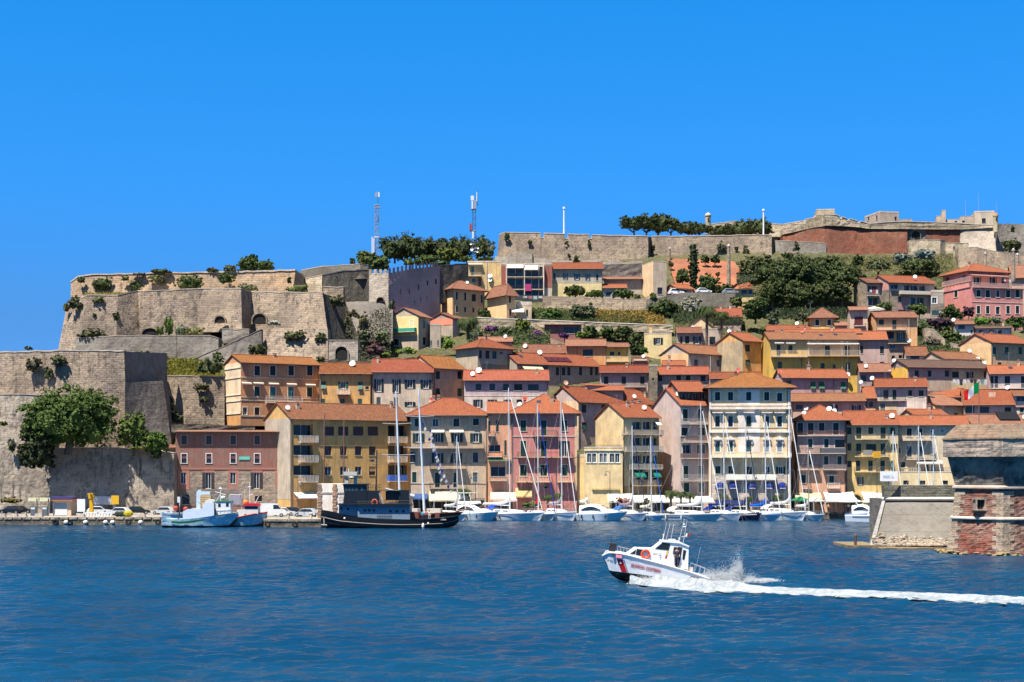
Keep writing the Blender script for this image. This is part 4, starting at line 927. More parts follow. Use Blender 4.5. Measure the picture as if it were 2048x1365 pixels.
h=H('narrow orange house with two dark windows behind the salmon quay house',S8,132,232,1068,303,dep=8,wall=(.62,.34,.2),roof='x',rise=2.1,rt='new');h.w('k',142,158,1098,1158);h.w('k',175,208,1110,1158);h.dish(-.2,.4,.4,h=1.6);h.done()
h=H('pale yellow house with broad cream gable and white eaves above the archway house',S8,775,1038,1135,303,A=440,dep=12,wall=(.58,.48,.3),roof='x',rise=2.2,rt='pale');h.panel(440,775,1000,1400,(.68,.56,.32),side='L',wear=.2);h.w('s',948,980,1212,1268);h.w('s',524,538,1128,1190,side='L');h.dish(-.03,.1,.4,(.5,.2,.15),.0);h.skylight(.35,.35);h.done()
h=H('small grey attic storey standing on the roof of the archway house',S8,570,872,1222,297,A=470,dep=5,wall=(.48,.43,.36),roof='x',rise=.9,rt='new',zg=ZZ(uy(1320),297));h.w('k',645,684,1246,1283,trim=(.66,.62,.55));h.w('s',502,518,1222,1280,side='L');h.panel(470,570,1180,1330,(.66,.55,.34),side='L');h.done()
h=H('grey house with wide bright orange roof and dormer behind the flag',S8,1042,1492,1128,303.5,dep=10,wall=(.52,.45,.38),roof='x',rise=2.9,rt='new');h.w('k',1055,1130,1150,1212);h.w('k',1182,1265,1156,1212,trim=None);h.w('s',1408,1465,1160,1212)
m=MB();m.box(h.wd*.52,h.wd*.66,h.d*.22,h.d*.45,h.h+.6,h.h+2.4);m.build('dormer',stucco((.6,.4,.28)),h.root);h.done()
h=H('orange roofed low house behind grey wall west of the flag',S8,712,1045,1062,311,dep=7,wall=(.5,.36,.28),roof='x',rise=1.6,rt='new');h.dish(.45,.6,.5);h.done()
h=H('white house with dark loggia cut by the picture edge',S8,1494,1640,1052,303,dep=8,wall=(.62,.56,.5),roof='x',rise=1.2,rt='old');h.w('g',1515,1600,1062,1105);h.w('s',1545,1580,1165,1208);h.dish(-.3,.4,.5);h.band(1152,1160,(.4,.2,.15),q=.3);h.done()
h=H('low orange roof with black solar panel beside the tower',S8,1100,1640,1298,296,A=1000,dep=5,wall=(.5,.4,.3),roof='x',rise=1.5,rt='pale')
m=MB();sl=h.rise/(h.d/2);a0,a1=h.wd*.5,h.wd*.85
m.add([(a0,.3,h.h+.3*sl+.5),(a1,.3,h.h+.3*sl+.5),(a1,2.3,h.h+2.3*sl+.9),(a0,2.3,h.h+2.3*sl+.9),(a0,.3,h.h+.3*sl+.35),(a1,.3,h.h+.3*sl+.35),(a1,2.3,h.h+2.3*sl+.7),(a0,2.3,h.h+2.3*sl+.7)],[(0,1,2,3),(7,6,5,4),(0,4,5,1),(1,5,6,2),(2,6,7,3),(3,7,4,0)])
m.build('solar_panel',paint((.012,.012,.014),.4),h.root);h.dish(.93,.1,.5);h.done()
h=H('peach hip roofed apartment block with blank sunlit side wall',S5,825,1190,88,371,A=562,dep=11,wall=(.56,.38,.2),roof='h',rise=2.6,rt='pale',ov=.8,shut=DGREEN,trim=(.5,.42,.32),wear=.15)
for a,b,c,d in((862,885,135,226),(957,980,145,236),(1043,1090,165,246),(1145,1167,172,262),(862,885,298,372),(957,978,310,368),(1050,1072,318,372)):h.w('s',a,b,c,d)
h.panel(562,825,0,520,(.74,.50,.26),side='L',q=.02,wear=.1);h.pipe(1180);h.dish(.6,.2,.4);h.done()  # bright side panel, duller front: sun and shade put into the wall colours
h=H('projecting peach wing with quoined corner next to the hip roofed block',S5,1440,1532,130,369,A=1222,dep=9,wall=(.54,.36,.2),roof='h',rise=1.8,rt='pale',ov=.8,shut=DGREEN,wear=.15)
h.w('s',1467,1490,175,262);h.w('s',1470,1490,335,420);h.panel(1222,1440,0,520,(.74,.50,.26),side='L',q=.02,wear=.1);h.done()  # side panel coloured as sunlit, front wall coloured as shaded
h=H('small terrace house with balustrade and white sail awning beside the peach wing',S5,1545,1725,290,371,dep=6,wall=(.5,.4,.28),roof='f',parapet=.9,shut=DGREEN);h.w('s',1660,1685,340,420);h.awning(1500,1640,325,372,2.6,(.8,.78,.72));h.done()
h=H('pale yellow gabled house with long green balcony on its sunny gable end',S5,437,570,408,349,A=105,dep=8,wall=(.46,.39,.3),roof='x',rise=1.9,rt='pale',trim=(.75,.74,.7),shut=(.02,.16,.1))
h.panel(105,437,250,640,(.72,.60,.27),side='L',q=.02,wear=.15);h.w('s',155,192,465,552,side='L');h.w('s',342,382,462,546,side='L');h.balcony(98,418,602,1.0,'solid',(.03,.30,.2),side='L',hpx=38);h.w('g',130,215,672,748,side='L')  # yellow gable panel carries the sun, grey front colour carries the shade
h.w('s',492,512,465,552,trim=None);h.w('k',488,525,655,742,trim=None);h.done()
h=H('grey windowed annex behind the green balcony house',S5,572,690,520,351,dep=7,wall=(.42,.36,.29),roof='f',parapet=.4,shut=(.02,.08,.1));h.w('s',572,590,690,750);h.w('s',652,668,690,750);h.done()
h=H('bright coral pink low house with blank wall beside the palm',S5,828,905,432,360,A=568,dep=7.5,wall=(.4,.28,.24),roof='x',rise=1.3,rt='pale');h.panel(568,828,380,530,(.68,.23,.15),side='L',wear=.15);h.panel(568,828,528,800,(.4,.36,.3),side='L',wear=.6);h.done()  # coral panel is the lit side; front wall coloured dull for its shade
h=H('yellow flat roofed block with satellite dishes under the fortress',S2,-255,128,712,392,dep=9,wall=(.66,.47,.2),roof='f',parapet=.4);view(*S1);h.w('s',1557,1590,968,1075,shut=TEAL);h.w('w',1565,1610,1110,1160);h.balcony(1510,1680,1085,1.2,hpx=36,col=(.5,.4,.3));h.awning(1518,1690,935,945,.9,(.7,.68,.62));h.dish(.67,-.05,.6,h=-3.5);h.dish(.67,-.05,.55,h=-4.6);h.pipe(1745,None,None,(.3,.3,.32));h.panel(1640,1680,1080,1200,(.2,.06,.04));h.done()
h=H('modern balconied block with dark red panels, white posts and white awnings',S2,132,706,735,390,dep=9,wall=(.50,.45,.36),roof='f',parapet=.25)
for y0,y1 in((752,872),(893,1012),(1030,1088)):
 h.w('G',200,378,y0,y1);h.w('G',396,552,y0,y1);h.w('k',560,600,y0+10,y1)
for a,b in((132,182),(612,704)):h.panel(a,b,745,1000,(.26,.055,.04))
for x in(182,388,605):h.panel(x,x+10,740,1090,(.7,.66,.58),q=1.25,name='post')
h.balcony(185,610,880,1.2,hpx=40,slab=(.55,.48,.4));h.balcony(185,610,1022,1.2,hpx=40,slab=(.55,.48,.4));h.awning(190,378,738,778,1.6,(.82,.8,.76));h.awning(396,545,746,800,1.8,(.82,.8,.76))
a,z1=h.F.pz(ux(400),uy(965));b,z0=h.F.pz(ux(468),uy(1045));m=MB();m.box(a,b,-1.32,-1.27,z0,z1);m.build('hanging_blanket',fabric((.6,.08,.25)),h.root);h.done()
h=H('long grey and yellow house with orange roof below the bastion wall',S2,708,1280,782,392,dep=9,wall=(.40,.36,.28),roof='x',rise=1.9,rt='new',shut=(.01,.04,.05))
h.w('s',724,742,830,905);h.w('o',846,870,835,902);h.w('o',974,1004,840,908);h.w('o',1100,1124,842,915);h.w('s',1208,1232,848,920);h.panel(708,1280,958,1100,(.68,.56,.26),wear=.3);h.done()
h=H('low shed with orange roof behind the hedge on the upper road',S2,1290,1552,1000,391,dep=5,wall=(.44,.38,.3),roof='x',rise=1.0,rt='new');h.w('k',1320,1380,1050,1090);h.done()
h=H('old barn with broad faded orange lean to roof under the bastion',S2,1300,1728,905,399,dep=11,wall=(.42,.38,.33),roof='s',rise=1.9,rt='pale',ov=.9);h.w('k',1510,1700,912,930)if False else None;h.done()
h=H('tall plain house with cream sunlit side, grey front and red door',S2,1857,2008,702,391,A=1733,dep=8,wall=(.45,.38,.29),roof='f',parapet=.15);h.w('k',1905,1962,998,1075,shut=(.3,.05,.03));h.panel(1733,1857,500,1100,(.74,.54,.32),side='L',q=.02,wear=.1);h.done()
h=H('small pink cottage with orange roof beside the parked cars',S3,285,462,950,390,A=165,dep=6,wall=(.42,.3,.26),roof='x',rise=1.2,rt='new');h.w('k',310,440,970,1000);h.panel(165,285,900,1100,(.62,.26,.26),side='L',wear=.15);h.done()
h=H('small ochre roadside house with long window near the obelisk',S3,915,1112,968,391,dep=5,wall=(.66,.5,.22),roof='s',rise=.5,rt='pale');h.w('k',985,1045,970,1015);h.w('k',1060,1100,975,1015,shut=(.2,.03,.02));h.done()
h=H('grey and pink villa with stone walls and long strip window on the hillside',S4,668,1115,898,383,A=480,dep=11,wall=(.44,.38,.32),roof='x',rise=2.2,rt='new',ov=.9,shut=DGREEN,name='villa',cat='villa')
h.w('G',690,762,922,966);h.w('G',822,875,926,985);h.w('G',882,955,930,988);h.w('G',968,1026,935,990);h.w('k',762,795,1042,1100);h.w('k',885,930,1050,1130);h.w('G',945,1015,1050,1130);h.w('k',762,845,1170,1190);h.balcony(765,1095,1016,1.4,'solid',(.55,.48,.4),hpx=28)
RUB=stone((.34,.30,.25),(.24,.21,.18),.6,.35,.6,.3)
h.panel(668,760,985,1300,RUB,q=.06);h.panel(762,870,1020,1300,(.45,.2,.2));h.panel(480,668,800,1015,(.62,.27,.25),side='L');h.panel(480,668,1018,1300,RUB,side='L',q=.05)
h.dish(.62,.1,.5,h=1.3);h.done()
h=H('stone wing with balcony and laundry left of the grey and pink villa',S4,455,600,902,386,A=330,dep=8,wall=(.30,.26,.23),roof='x',rise=1.4,rt='pale',ov=.8);h.w('G',462,560,935,1000);h.w('G',470,570,1050,1130);h.panel(330,455,800,1300,RUB,side='L',q=.05);h.balcony(455,570,1030,.8,'solid',(.16,.13,.12),hpx=20);h.done()
h=H('small stone annex with white window right of the grey and pink villa',S4,1085,1205,1000,383,dep=6,wall=(.36,.30,.26),roof='f',parapet=.6);h.w('w',1092,1138,1050,1108,trim=WHITE);h.w('s',1090,1160,1180,1225,shut=(.02,.07,.07));h.panel(1085,1205,1110,1175,RUB,q=.05);h.done()
h=H('large rose pink villa with balustraded terrace and two rows of shuttered windows',S4,1480,1978,950,382,A=1212,dep=13,wall=(.56,.21,.20),roof='f',parapet=.15,trim=(.70,.62,.52),shut=DGREEN,wear=.15,name='villa',cat='villa')
for x in(1545,1635,1833,1925):h.w('s',x-20,x+20,978,1052 if x!=1545 else 1045);h.w('s',x-17,x+17,1132,1208)
h.w('k',1718,1748,982,1048,shut=(.4,.2,.2));h.w('k',1714,1752,1140,1212);h.band(1086,1094,(.66,.42,.36));h.balcony(1480,1978,948,.7,'bal',(.70,.45,.38),hpx=42,slab=(.66,.36,.32));h.balcony(1212,1480,944,.7,'bal',(.70,.45,.38),side='L',hpx=42,slab=(.66,.36,.32))
h.w('s',1310,1342,985,1048,side='L');h.panel(1212,1480,945,1300,(.60,.23,.21),side='L',wear=.1)if False else None;h.done()
h=H('pink top storey with hipped orange roof set back on the villa terrace',S4,1450,1840,782,388,A=1200,dep=11,wall=(.54,.22,.21),roof='h',rise=2.4,rt='new',ov=1.0,zg=ZZ(uy(955),388),wear=.15);h.w('k',1392,1420,835,890,side='L');h.ws('G',848,925,36,(1535,1690));h.w('G',1770,1810,850,925);h.awning(1440,1800,818,835,1.9,(.62,.36,.3));h.w('k',1225,1258,855,910,side='L');h.done()
h=H('brown roofed house end behind the rose pink villa',S4,1870,2100,850,396,dep=10,wall=(.46,.34,.26),roof='x',rise=3.5,rt='pale');h.done()
h=H('small white shed with tiled roof among gardens below the pink villa',S8,962,1125,402,352,dep=5,wall=(.66,.62,.58),roof='x',rise=.8,rt='pale');h.w('k',985,1045,410,448);h.w('k',1098,1115,455,485);h.dish(-.1,.2,.45,h=.8);h.done()
h=H('low white garden building with dark openings and reddish roof',S8,1145,1470,440,354,dep=4,wall=(.62,.56,.54),roof='x',rise=.5,rt='dark');h.ws('k',458,495,20,(1195,1285,1360));h.done()
h=H('low terrace house with long shaded veranda in the garden',S6,165,585,285,359,dep=6,wall=(.24,.09,.08),roof='s',rise=.5,rt='pale');h.ws('k',310,385,28,(410,470,535));h.done()
h=H('jumble of low terracotta roof and terrace wall above the dark lilac house',S6,1168,1345,700,330,dep=5,wall=(.5,.34,.22),roof='x',rise=.9,rt='old');h.balcony(1180,1330,690,.9,'solid',(.6,.5,.4),hpx=12);h.dish(.7,.2,.4);h.done()
h=H('small terracotta roofed lean to behind the peach gabled house',S7,-190,60,740,326,dep=5,wall=(.55,.4,.3),roof='x',rise=.9,rt='new');h.chimney(.3);h.done()
h=H('low house with orange roof tucked behind the lilac house with peach gable',S6,700,1060,1025,312,dep=5,wall=(.45,.34,.3),roof='x',rise=.8,rt='new');h.done()
h=H('small rose walled house half hidden behind beige house and red door house',S7,1770,1900,290,347,dep=6,wall=(.52,.34,.3),roof='x',rise=.9,rt='pale');h.done()
h=H('low ochre house behind the grey plastered hip roofed house',S5,1130,1500,700,334,dep=6,wall=(.55,.4,.25),roof='x',rise=1.0,rt='pale');h.dish(.8,.2,.4);h.done()
# ================================================================ fortress, bastions, retaining walls
TAN,GREYS,WARM=(.36,.31,.245),(.25,.22,.19),(.44,.33,.22)
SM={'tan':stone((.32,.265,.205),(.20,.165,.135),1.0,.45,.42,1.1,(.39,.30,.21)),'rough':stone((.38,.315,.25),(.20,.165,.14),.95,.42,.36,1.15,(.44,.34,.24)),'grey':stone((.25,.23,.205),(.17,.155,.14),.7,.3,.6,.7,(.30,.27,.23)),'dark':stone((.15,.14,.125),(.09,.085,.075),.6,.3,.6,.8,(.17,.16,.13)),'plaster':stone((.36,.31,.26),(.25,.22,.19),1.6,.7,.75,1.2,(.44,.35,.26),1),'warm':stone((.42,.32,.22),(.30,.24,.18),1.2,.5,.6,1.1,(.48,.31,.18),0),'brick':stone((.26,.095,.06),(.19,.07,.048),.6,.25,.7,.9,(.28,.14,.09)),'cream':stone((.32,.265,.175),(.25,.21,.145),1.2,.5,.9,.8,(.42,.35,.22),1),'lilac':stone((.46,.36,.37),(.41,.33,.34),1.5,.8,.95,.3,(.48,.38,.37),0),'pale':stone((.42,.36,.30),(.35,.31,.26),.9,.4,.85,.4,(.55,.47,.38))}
def rampart(label,V,top,bot,mat='tan',thick=3.0,cap=None,jit=.12,merl=None,name='fortress_wall',cat='fortress wall',group='walls of the old fortress',sub=1.4,step=None,seed=1,capmat=None,back=True):
 """top, bot: (x, y, depth) points read in the view V; a battered masonry wall with a coping and a thickness"""
 view(*V);rr=random.Random(seed+len(label))
 T=[P(ux(a),uy(b),D)for a,b,D in top];B=[P(ux(a),uy(b),D)for a,b,D in bot]
 m=MB();root=empty(name,tuple(Vector((T[0].x,T[0].y,min(b.z for b in B)))),0,label,cat,group);o=root.location.copy()
 TT,BB=[T[0]],[B[0]]
 for i in range(len(T)-1):
  n=max(1,int((T[i+1]-T[i]).length/sub))
  for k in range(1,n+1):
   t=k/n;a=T[i].lerp(T[i+1],t);b=B[i].lerp(B[i+1],t)
   if k<n:a=a+Vector((0,rr.uniform(-.1,.1),rr.uniform(-jit,jit*.6)));b=b+Vector((0,rr.uniform(-.15,.15),0))
   TT.append(a);BB.append(b)
 N=len(TT);K=4;vs=[]
 for i in range(N):
  for k in range(K+1):
   q=BB[i].lerp(TT[i],k/K)
   if 0<k<K:q=q+Vector((0,rr.uniform(-.12,.12),0))
   vs.append(q-o)
 nf=len(vs)
 for i in range(N):vs.append(TT[i]+Vector((0,thick,0))-o);vs.append(Vector((TT[i].x,TT[i].y+thick,BB[i].z))-o)
 fs=[]
 for i in range(N-1):
  for k in range(K):fs.append((i*(K+1)+k,(i+1)*(K+1)+k,(i+1)*(K+1)+k+1,i*(K+1)+k+1))
  a,b=nf+2*i,nf+2*(i+1)
  fs.append((i*(K+1)+K,(i+1)*(K+1)+K,b,a));fs.append((a,b,b+1,a+1))
 for i in(0,N-1):
  fs.append([i*(K+1)+k for k in range(K+1)]+[nf+2*i,nf+2*i+1])
 m.add(vs,fs);wl=m.build('masonry',SM[mat]if isinstance(mat,str)else mat,root)
 if cap:
  m=MB();w_,h_=cap
  for i in range(N-1):
   a,b=TT[i]-o,TT[i+1]-o
   q=[(a.x,a.y-w_,a.z),(b.x,b.y-w_,b.z),(b.x,b.y+thick,b.z),(a.x,a.y+thick,a.z)]
   m.add([(x,y,z+.003)for x,y,z in q]+[(x,y,z+h_)for x,y,z in q],[(0,1,5,4),(4,5,6,7),(3,2,1,0),(2,3,7,6),(0,4,7,3),(1,2,6,5)])
  m.build('coping',capmat or stucco((.50,.45,.38),.7),root)
 if merl:
  m=MB();w_,g_,h_=merl
  tot=0;P0=[p-o for p in T]
  for a,b in zip(P0,P0[1:]):
   L_=(b-a).length;d=(b-a)/L_;t=0.0
   while t+w_<L_:
    p,q=a+d*t,a+d*(t+w_)
    vv=[(p.x,p.y-.1,p.z-.4),(q.x,q.y-.1,q.z-.4),(q.x,q.y+.8,q.z-.4),(p.x,p.y+.8,p.z-.4)]
    m.add(vv+[(x,y,z+.4+h_)for x,y,z in vv],[(0,1,5,4),(1,2,6,5),(2,3,7,6),(3,0,4,7),(4,5,6,7)]);t+=w_+g_
  m.build('battlements',SM[mat]if isinstance(mat,str)else mat,root)
 root['kind']='thing'
 return root
def arch_gate(root,V,x0,x1,y0,y1,D,mat='tan',depth=.35):
 view(*V);m=MB();o=root.location;a,b=XX(ux(x0),D),XX(ux(x1),D);z1,z0=ZZ(uy(y0),D),ZZ(uy(y1),D);c=(a+b)/2;r=(b-a)/2;zc=z1-r;n=12
 if zc<z0:zc=z0+.1
 k=(z1-zc)/r
 arc=[(c-r*math.cos(math.pi*i/n),zc+r*k*math.sin(math.pi*i/n))for i in range(n+1)];ro=1.22
 arc2=[(c-r*ro*math.cos(math.pi*i/n),zc+r*k*ro*math.sin(math.pi*i/n))for i in range(n+1)]
 y=D-depth
 ring=[(a,z0)]+arc+[(b,z0)];ring2=[(c-r*ro,z0)]+arc2+[(c+r*ro,z0)]
 for i in range(len(ring)-1):
  (p,q),(p2,q2),(s,t),(s2,t2)=ring[i],ring[i+1],ring2[i],ring2[i+1]
  m.add([(p-o.x,y-o.y,q-o.z),(p2-o.x,y-o.y,q2-o.z),(s2-o.x,y-o.y,t2-o.z),(s-o.x,y-o.y,t-o.z),(p-o.x,D+1-o.y,q-o.z),(p2-o.x,D+1-o.y,q2-o.z),(s2-o.x,D+1-o.y,t2-o.z),(s-o.x,D+1-o.y,t-o.z)],[(0,1,2,3),(0,4,5,1),(3,2,6,7)])
 g=m.build('gateway',SM[mat],root);m=MB()
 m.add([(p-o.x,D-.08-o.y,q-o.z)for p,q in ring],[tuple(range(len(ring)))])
 m.build('arch_shade',paint((.012,.011,.01),.9),g)  # near-black sheet stands in for the shade inside the open arch
Z0=(0,0,1);Z1=(0,480,4.876);Z2=(400,480,4.876);Z3=(0,740,4.136);T8=(1690,840,4.707)
rampart('huge pale bastion wall with dry stone courses rising behind the fig tree',Z0,[(-90,706,288),(0,706,288),(130,702,286),(248,703,285)],[(-90,1035,282.5),(0,1035,282.5),(130,1035,282.5),(262,1035,282.5)],'rough',20,(.1,.25),seed=3)
rampart('shaded return of the pale bastion wall facing the garden',Z0,[(249,704,285.5),(330,706,299)],[(262,905,285.5),(345,880,299)],'grey',2,seed=4)  # greyer masonry than the bastion stands for the shade on this return
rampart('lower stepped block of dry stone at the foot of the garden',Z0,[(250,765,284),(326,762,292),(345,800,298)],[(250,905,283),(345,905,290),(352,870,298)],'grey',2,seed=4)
rampart('lower ledge wall of grey courses at the picture edge under the bastion',Z3,[(-60,205,284),(160,205,283),(400,210,282.5)],[(-60,1240,281.3),(160,1240,281.3),(440,1240,281.3)],'plaster',3,(.12,.15),seed=5)
rampart('mottled plastered quay wall beneath the fig tree behind the parked cars',Z3,[(430,650,279),(620,645,278.6),(920,645,278.6),(1230,660,278.6),(1440,690,279)],[(410,1240,277.6),(600,1240,277.6),(920,1240,277.6),(1200,1240,277.6),(1440,1240,277.6)],'plaster',9,(.08,.12),seed=6)
fw=rampart('lower tier of the high fortress, sunlit rough wall with plants, nearest the open sky',Z1,[(650,640,336),(850,545,331),(1150,545,331.5),(1345,500,335),(1400,505,333),(2048,478,336)],[(560,1110,332),(760,1110,328),(1125,1110,328),(1370,1110,333),(1400,1110,330),(2048,1110,333)],'rough',16,(.1,.2),seed=7)
arch_gate(fw,Z1,1385,1545,862,935,329.5)
fw=rampart('middle of the lower fortress tier with two dark arched casemates',Z2,[(-20,479,336),(100,478,335.5),(400,480,333),(500,512,339),(1195,518,335)],[(-20,900,333),(100,900,332),(410,900,330),(500,900,337),(1245,900,331)],'rough',16,(.1,.2),seed=8)
arch_gate(fw,Z2,145,245,745,812,329.7);arch_gate(fw,Z2,515,645,722,825,333)
rampart('shaded overgrown flank of the lower fortress tier',Z2,[(1197,520,335.3),(1320,560,345),(1420,602,356)],[(1250,985,331.3),(1440,985,343),(1570,985,354)],'dark',4,seed=9)  # flank lies in shade, which the dark masonry colour puts in
rampart('upper fortress tier, thin patchy orange wall under the ridge line',Z1,[(690,418,355),(760,366,353),(900,345,352),(1350,335,352),(2048,322,352)],[(690,560,352),(760,560,351),(900,560,350),(1350,560,350),(2048,560,350)],'warm',10,(.25,.3),seed=10)
rampart('upper fortress tier with pale sloping merlons and orange plaster',Z2,[(0,325,352),(340,320,352),(640,312,352),(930,302,352),(1000,345,356)],[(0,540,350),(340,540,350),(640,540,350),(900,540,350),(1010,540,354)],'warm',10,(.3,.35),seed=11)
rampart('long dark curved curtain wall on the ridge left of the mast',Z2,[(985,302,366),(1200,262,366),(1560,240,368),(1670,262,372)],[(985,420,363),(1200,400,363),(1560,380,364),(1670,380,368)],'dark',3,(.1,.2),seed=12)
rampart('cream plastered wall section beside the dark courtyard wall',Z2,[(1005,385,359),(1190,346,357)],[(1005,545,357),(1190,545,355)],'cream',3,(.1,.2),seed=13)
rampart('dark courtyard wall with pale coping below the ridge',Z2,[(1192,346,357),(1400,306,362),(1665,292,368)],[(1215,640,355),(1400,640,360),(1665,640,365)],'dark',3,(.12,.22),seed=14)
rampart('small cream gate block against the dark courtyard wall',Z2,[(1195,462,353),(1398,462,353)],[(1195,620,352),(1398,620,352)],'tan',3,(.1,.15),seed=14)
fw=rampart('pale square crenellated tower wall catching the sun',S1,[(345,1052,355),(575,1050,352)],[(345,1560,353),(575,1560,350)],'pale',4,None,merl=(.75,.75,.95),seed=15,sub=9,jit=0)
arch_gate(fw,S1,440,520,1340,1390,350.6)
fw=rampart('long lilac grey battlemented curtain wall with slit windows in shade',S1,[(576,1050,352),(850,1000,360),(1190,958,372)],[(590,1640,351),(850,1640,359),(1190,1640,371)],'lilac',3,None,merl=(.85,.85,1.1),seed=16,sub=9,jit=0)
view(*S1);o=fw.location;m=MB()
for x,y,hh in((705,1265,60),(812,1262,55),(922,1215,60),(1028,1165,55),(1128,1150,60),(700,1440,60),(760,1445,60),(800,1420,60),(870,1400,55),(945,1370,55),(1020,1350,55)):
 D=(352+(x-576)/274*8 if x<850 else 360+(x-850)/340*12)-.25;c=P(ux(x),uy(y),D)-o;m.box(c.x-.35,c.x+.35,c.y,c.y+.6,c.z-hh/5.935/F*D/2,c.z+hh/5.935/F*D/2)
m.build('slit_window',paint((.02,.015,.02),.8),fw)
rampart('dark stained wall end behind the yellow flat roofed block',S1,[(1192,958,372),(1520,932,380)],[(1192,1400,371),(1520,1400,379)],'dark',3,(.05,.1),seed=17)
rampart('grey retaining wall in front of the lower fortress tier',Z1,[(735,962,323),(1180,936,322),(1720,936,322)],[(735,1250,321.5),(1180,1250,320.5),(1720,1250,320.5)],'grey',4,(.08,.12),seed=18)
rampart('grey stone courtyard wall with squared end post',Z1,[(1724,936,321.5),(2048,936,321.5),(2130,960,322)],[(1724,1250,320),(2048,1250,320),(2130,1250,320)],'grey',4,(.1,.12),seed=19)
rampart('pale cliff like rubble wall with hanging bushes over the orange villa',Z2,[(600,872,329),(900,862,328),(1245,864,327)],[(560,1200,325),(900,1200,323),(1250,1200,323)],'rough',5,seed=20)
rampart('small stone guardroom block beside the ramp',Z2,[(215,872,327),(480,874,327)],[(215,1010,326),(480,1010,326)],'grey',4,(.1,.12),seed=21)
rampart('sloping ramp wall with pale coping climbing to the casemate',Z2,[(-60,1165,317),(300,1010,321),(600,876,325)],[(-60,1260,316),(300,1260,318),(600,1260,322)],'grey',2,(.15,.14),seed=22)
fw=rampart('square block with a big arch over the stairs below the fortress flank',Z2,[(1255,982,322),(1540,982,322)],[(1255,1200,321.5),(1540,1200,321.5)],'pale',3,(.1,.12),seed=23,jit=0)
arch_gate(fw,Z2,1322,1440,1042,1180,321.7,'pale')
rampart('rocky stepped bank beside the yellow gabled house',Z2,[(1420,606,350),(1560,600,350),(1880,600,352)],[(1560,990,335),(1680,990,338),(1880,990,342)],'grey',4,seed=24)
rampart('long grey roof terrace wall behind the orange villa roof',Z2,[(1180,1170,309),(1560,1180,309),(1700,1180,310)],[(1180,1260,309),(1560,1260,309),(1700,1260,310)],'dark',2,seed=25)
rampart('tan retaining wall over the upper road beside the orange villa',V4,[(50,192,303.5),(475,196,303)],[(50,580,301.5),(475,580,301.5)],'tan',5,(.1,.15),seed=26)
rampart('dark overgrown rock flank between bastion and tan retaining wall',V4,[(-30,180,299),(45,230,301)],[(-30,580,297),(130,580,300)],'grey',3,seed=27)
rampart('low dark parapet along the upper road above the dark red building',V4,[(-30,545,291.5),(400,552,291),(700,566,291)],[(-30,610,291.5),(400,610,291),(700,610,291)],'dark',.5,seed=28,jit=.02)
rampart('high central bastion, pale worn wall with gun notches under a white pole',S2,[(104,402,432),(165,376,427),(578,382,426),(580,440,426),(608,440,426),(610,386,426),(850,392,426),(852,446,426),(884,446,426),(886,394,426),(1128,398,426),(1130,448,426),(1158,448,426),(1160,404,426),(1800,418,426)],[(70,760,428),(140,760,423),(578,760,423),(580,760,423),(608,760,423),(610,760,423),(850,760,423),(852,760,423),(884,760,423),(886,760,423),(1128,760,423),(1130,760,423),(1158,760,423),(1160,760,423),(1800,760,423)],'tan',14,(.15,.25),seed=30,sub=2.5)
rampart('narrow shaded recess wall joining the two ridge bastions',S2,[(1801,420,426),(1842,424,436)],[(1801,760,423),(1842,760,433)],'dark',2,seed=31)  # dark masonry colour stands for the shade in this recess
rampart('second ridge bastion with patched plaster behind cypress and obelisk',S3,[(18,397,434),(400,394,433),(750,390,432),(1060,384,431),(1312,386,430)],[(18,700,431),(400,700,430),(750,700,429),(1060,700,428),(1312,700,427)],'tan',14,(.15,.25),seed=32)
rampart('small dark return beside the plain ridge bastion corner',S3,[(1313,388,430),(1352,436,437)],[(1318,700,427),(1357,700,434)],'dark',2,seed=33)
rampart('grey low curtain wall joining ridge bastion to the brick red fort',S3,[(1352,440,434),(1780,462,433),(1900,476,433)],[(1352,720,431),(1780,720,430),(1900,720,430)],'grey',6,(.1,.15),seed=34)
rampart('dark rocky ledge at the foot of the central bastion',S2,[(60,640,421),(240,612,420),(480,600,420),(500,668,421),(1000,680,421),(1740,700,421)],[(60,760,417),(240,760,417),(480,760,417),(500,790,417),(1000,800,417),(1740,800,417)],'grey',4,seed=35,jit=.5)
rampart('mid slope stone wall behind the barn roof',S2,[(990,748,409),(1400,735,409),(1730,722,409)],[(990,900,409),(1400,900,409),(1730,900,409)],'grey',3,(.05,.1),seed=36)
rampart('brick red scarp, shaded side facing the pines',S3,[(1430,375,452),(1670,322,444),(1882,284,436)],[(1440,470,450),(1670,520,441),(1905,640,432)],'brick',8,seed=37,jit=0)
rampart('long brick red scarp of the ridge fort with rows of putlog holes',S4,[(45,352,436),(480,382,437),(850,384,438)],[(62,690,432),(480,690,433),(850,690,434)],'brick',8,seed=38,jit=0)
fw=rampart('fort gate front in grey stone between two brick red scarps',S4,[(851,384,439),(1030,388,439)],[(851,690,438),(1030,690,438)],'grey',5,seed=39,jit=0)
arch_gate(fw,S4,890,975,402,492,438.7,'grey')
rampart('shorter brick red scarp right of the fort gate',S4,[(1031,388,439),(1368,388,440)],[(1031,690,437),(1368,690,438)],'brick',6,seed=40,jit=0)
rampart('whitish rubble bastion at the end of the ridge fort',S4,[(1369,388,440),(1690,370,438),(1700,366,438)],[(1369,690,436),(1715,690,433),(1725,690,433)],'pale',6,seed=41,jit=0)
rampart('dark rock face beyond the whitish bastion at the picture edge',S4,[(1741,330,441),(1850,328,444),(2150,345,446)],[(1700,720,437),(1850,720,438),(2150,720,440)],'grey',6,seed=42)
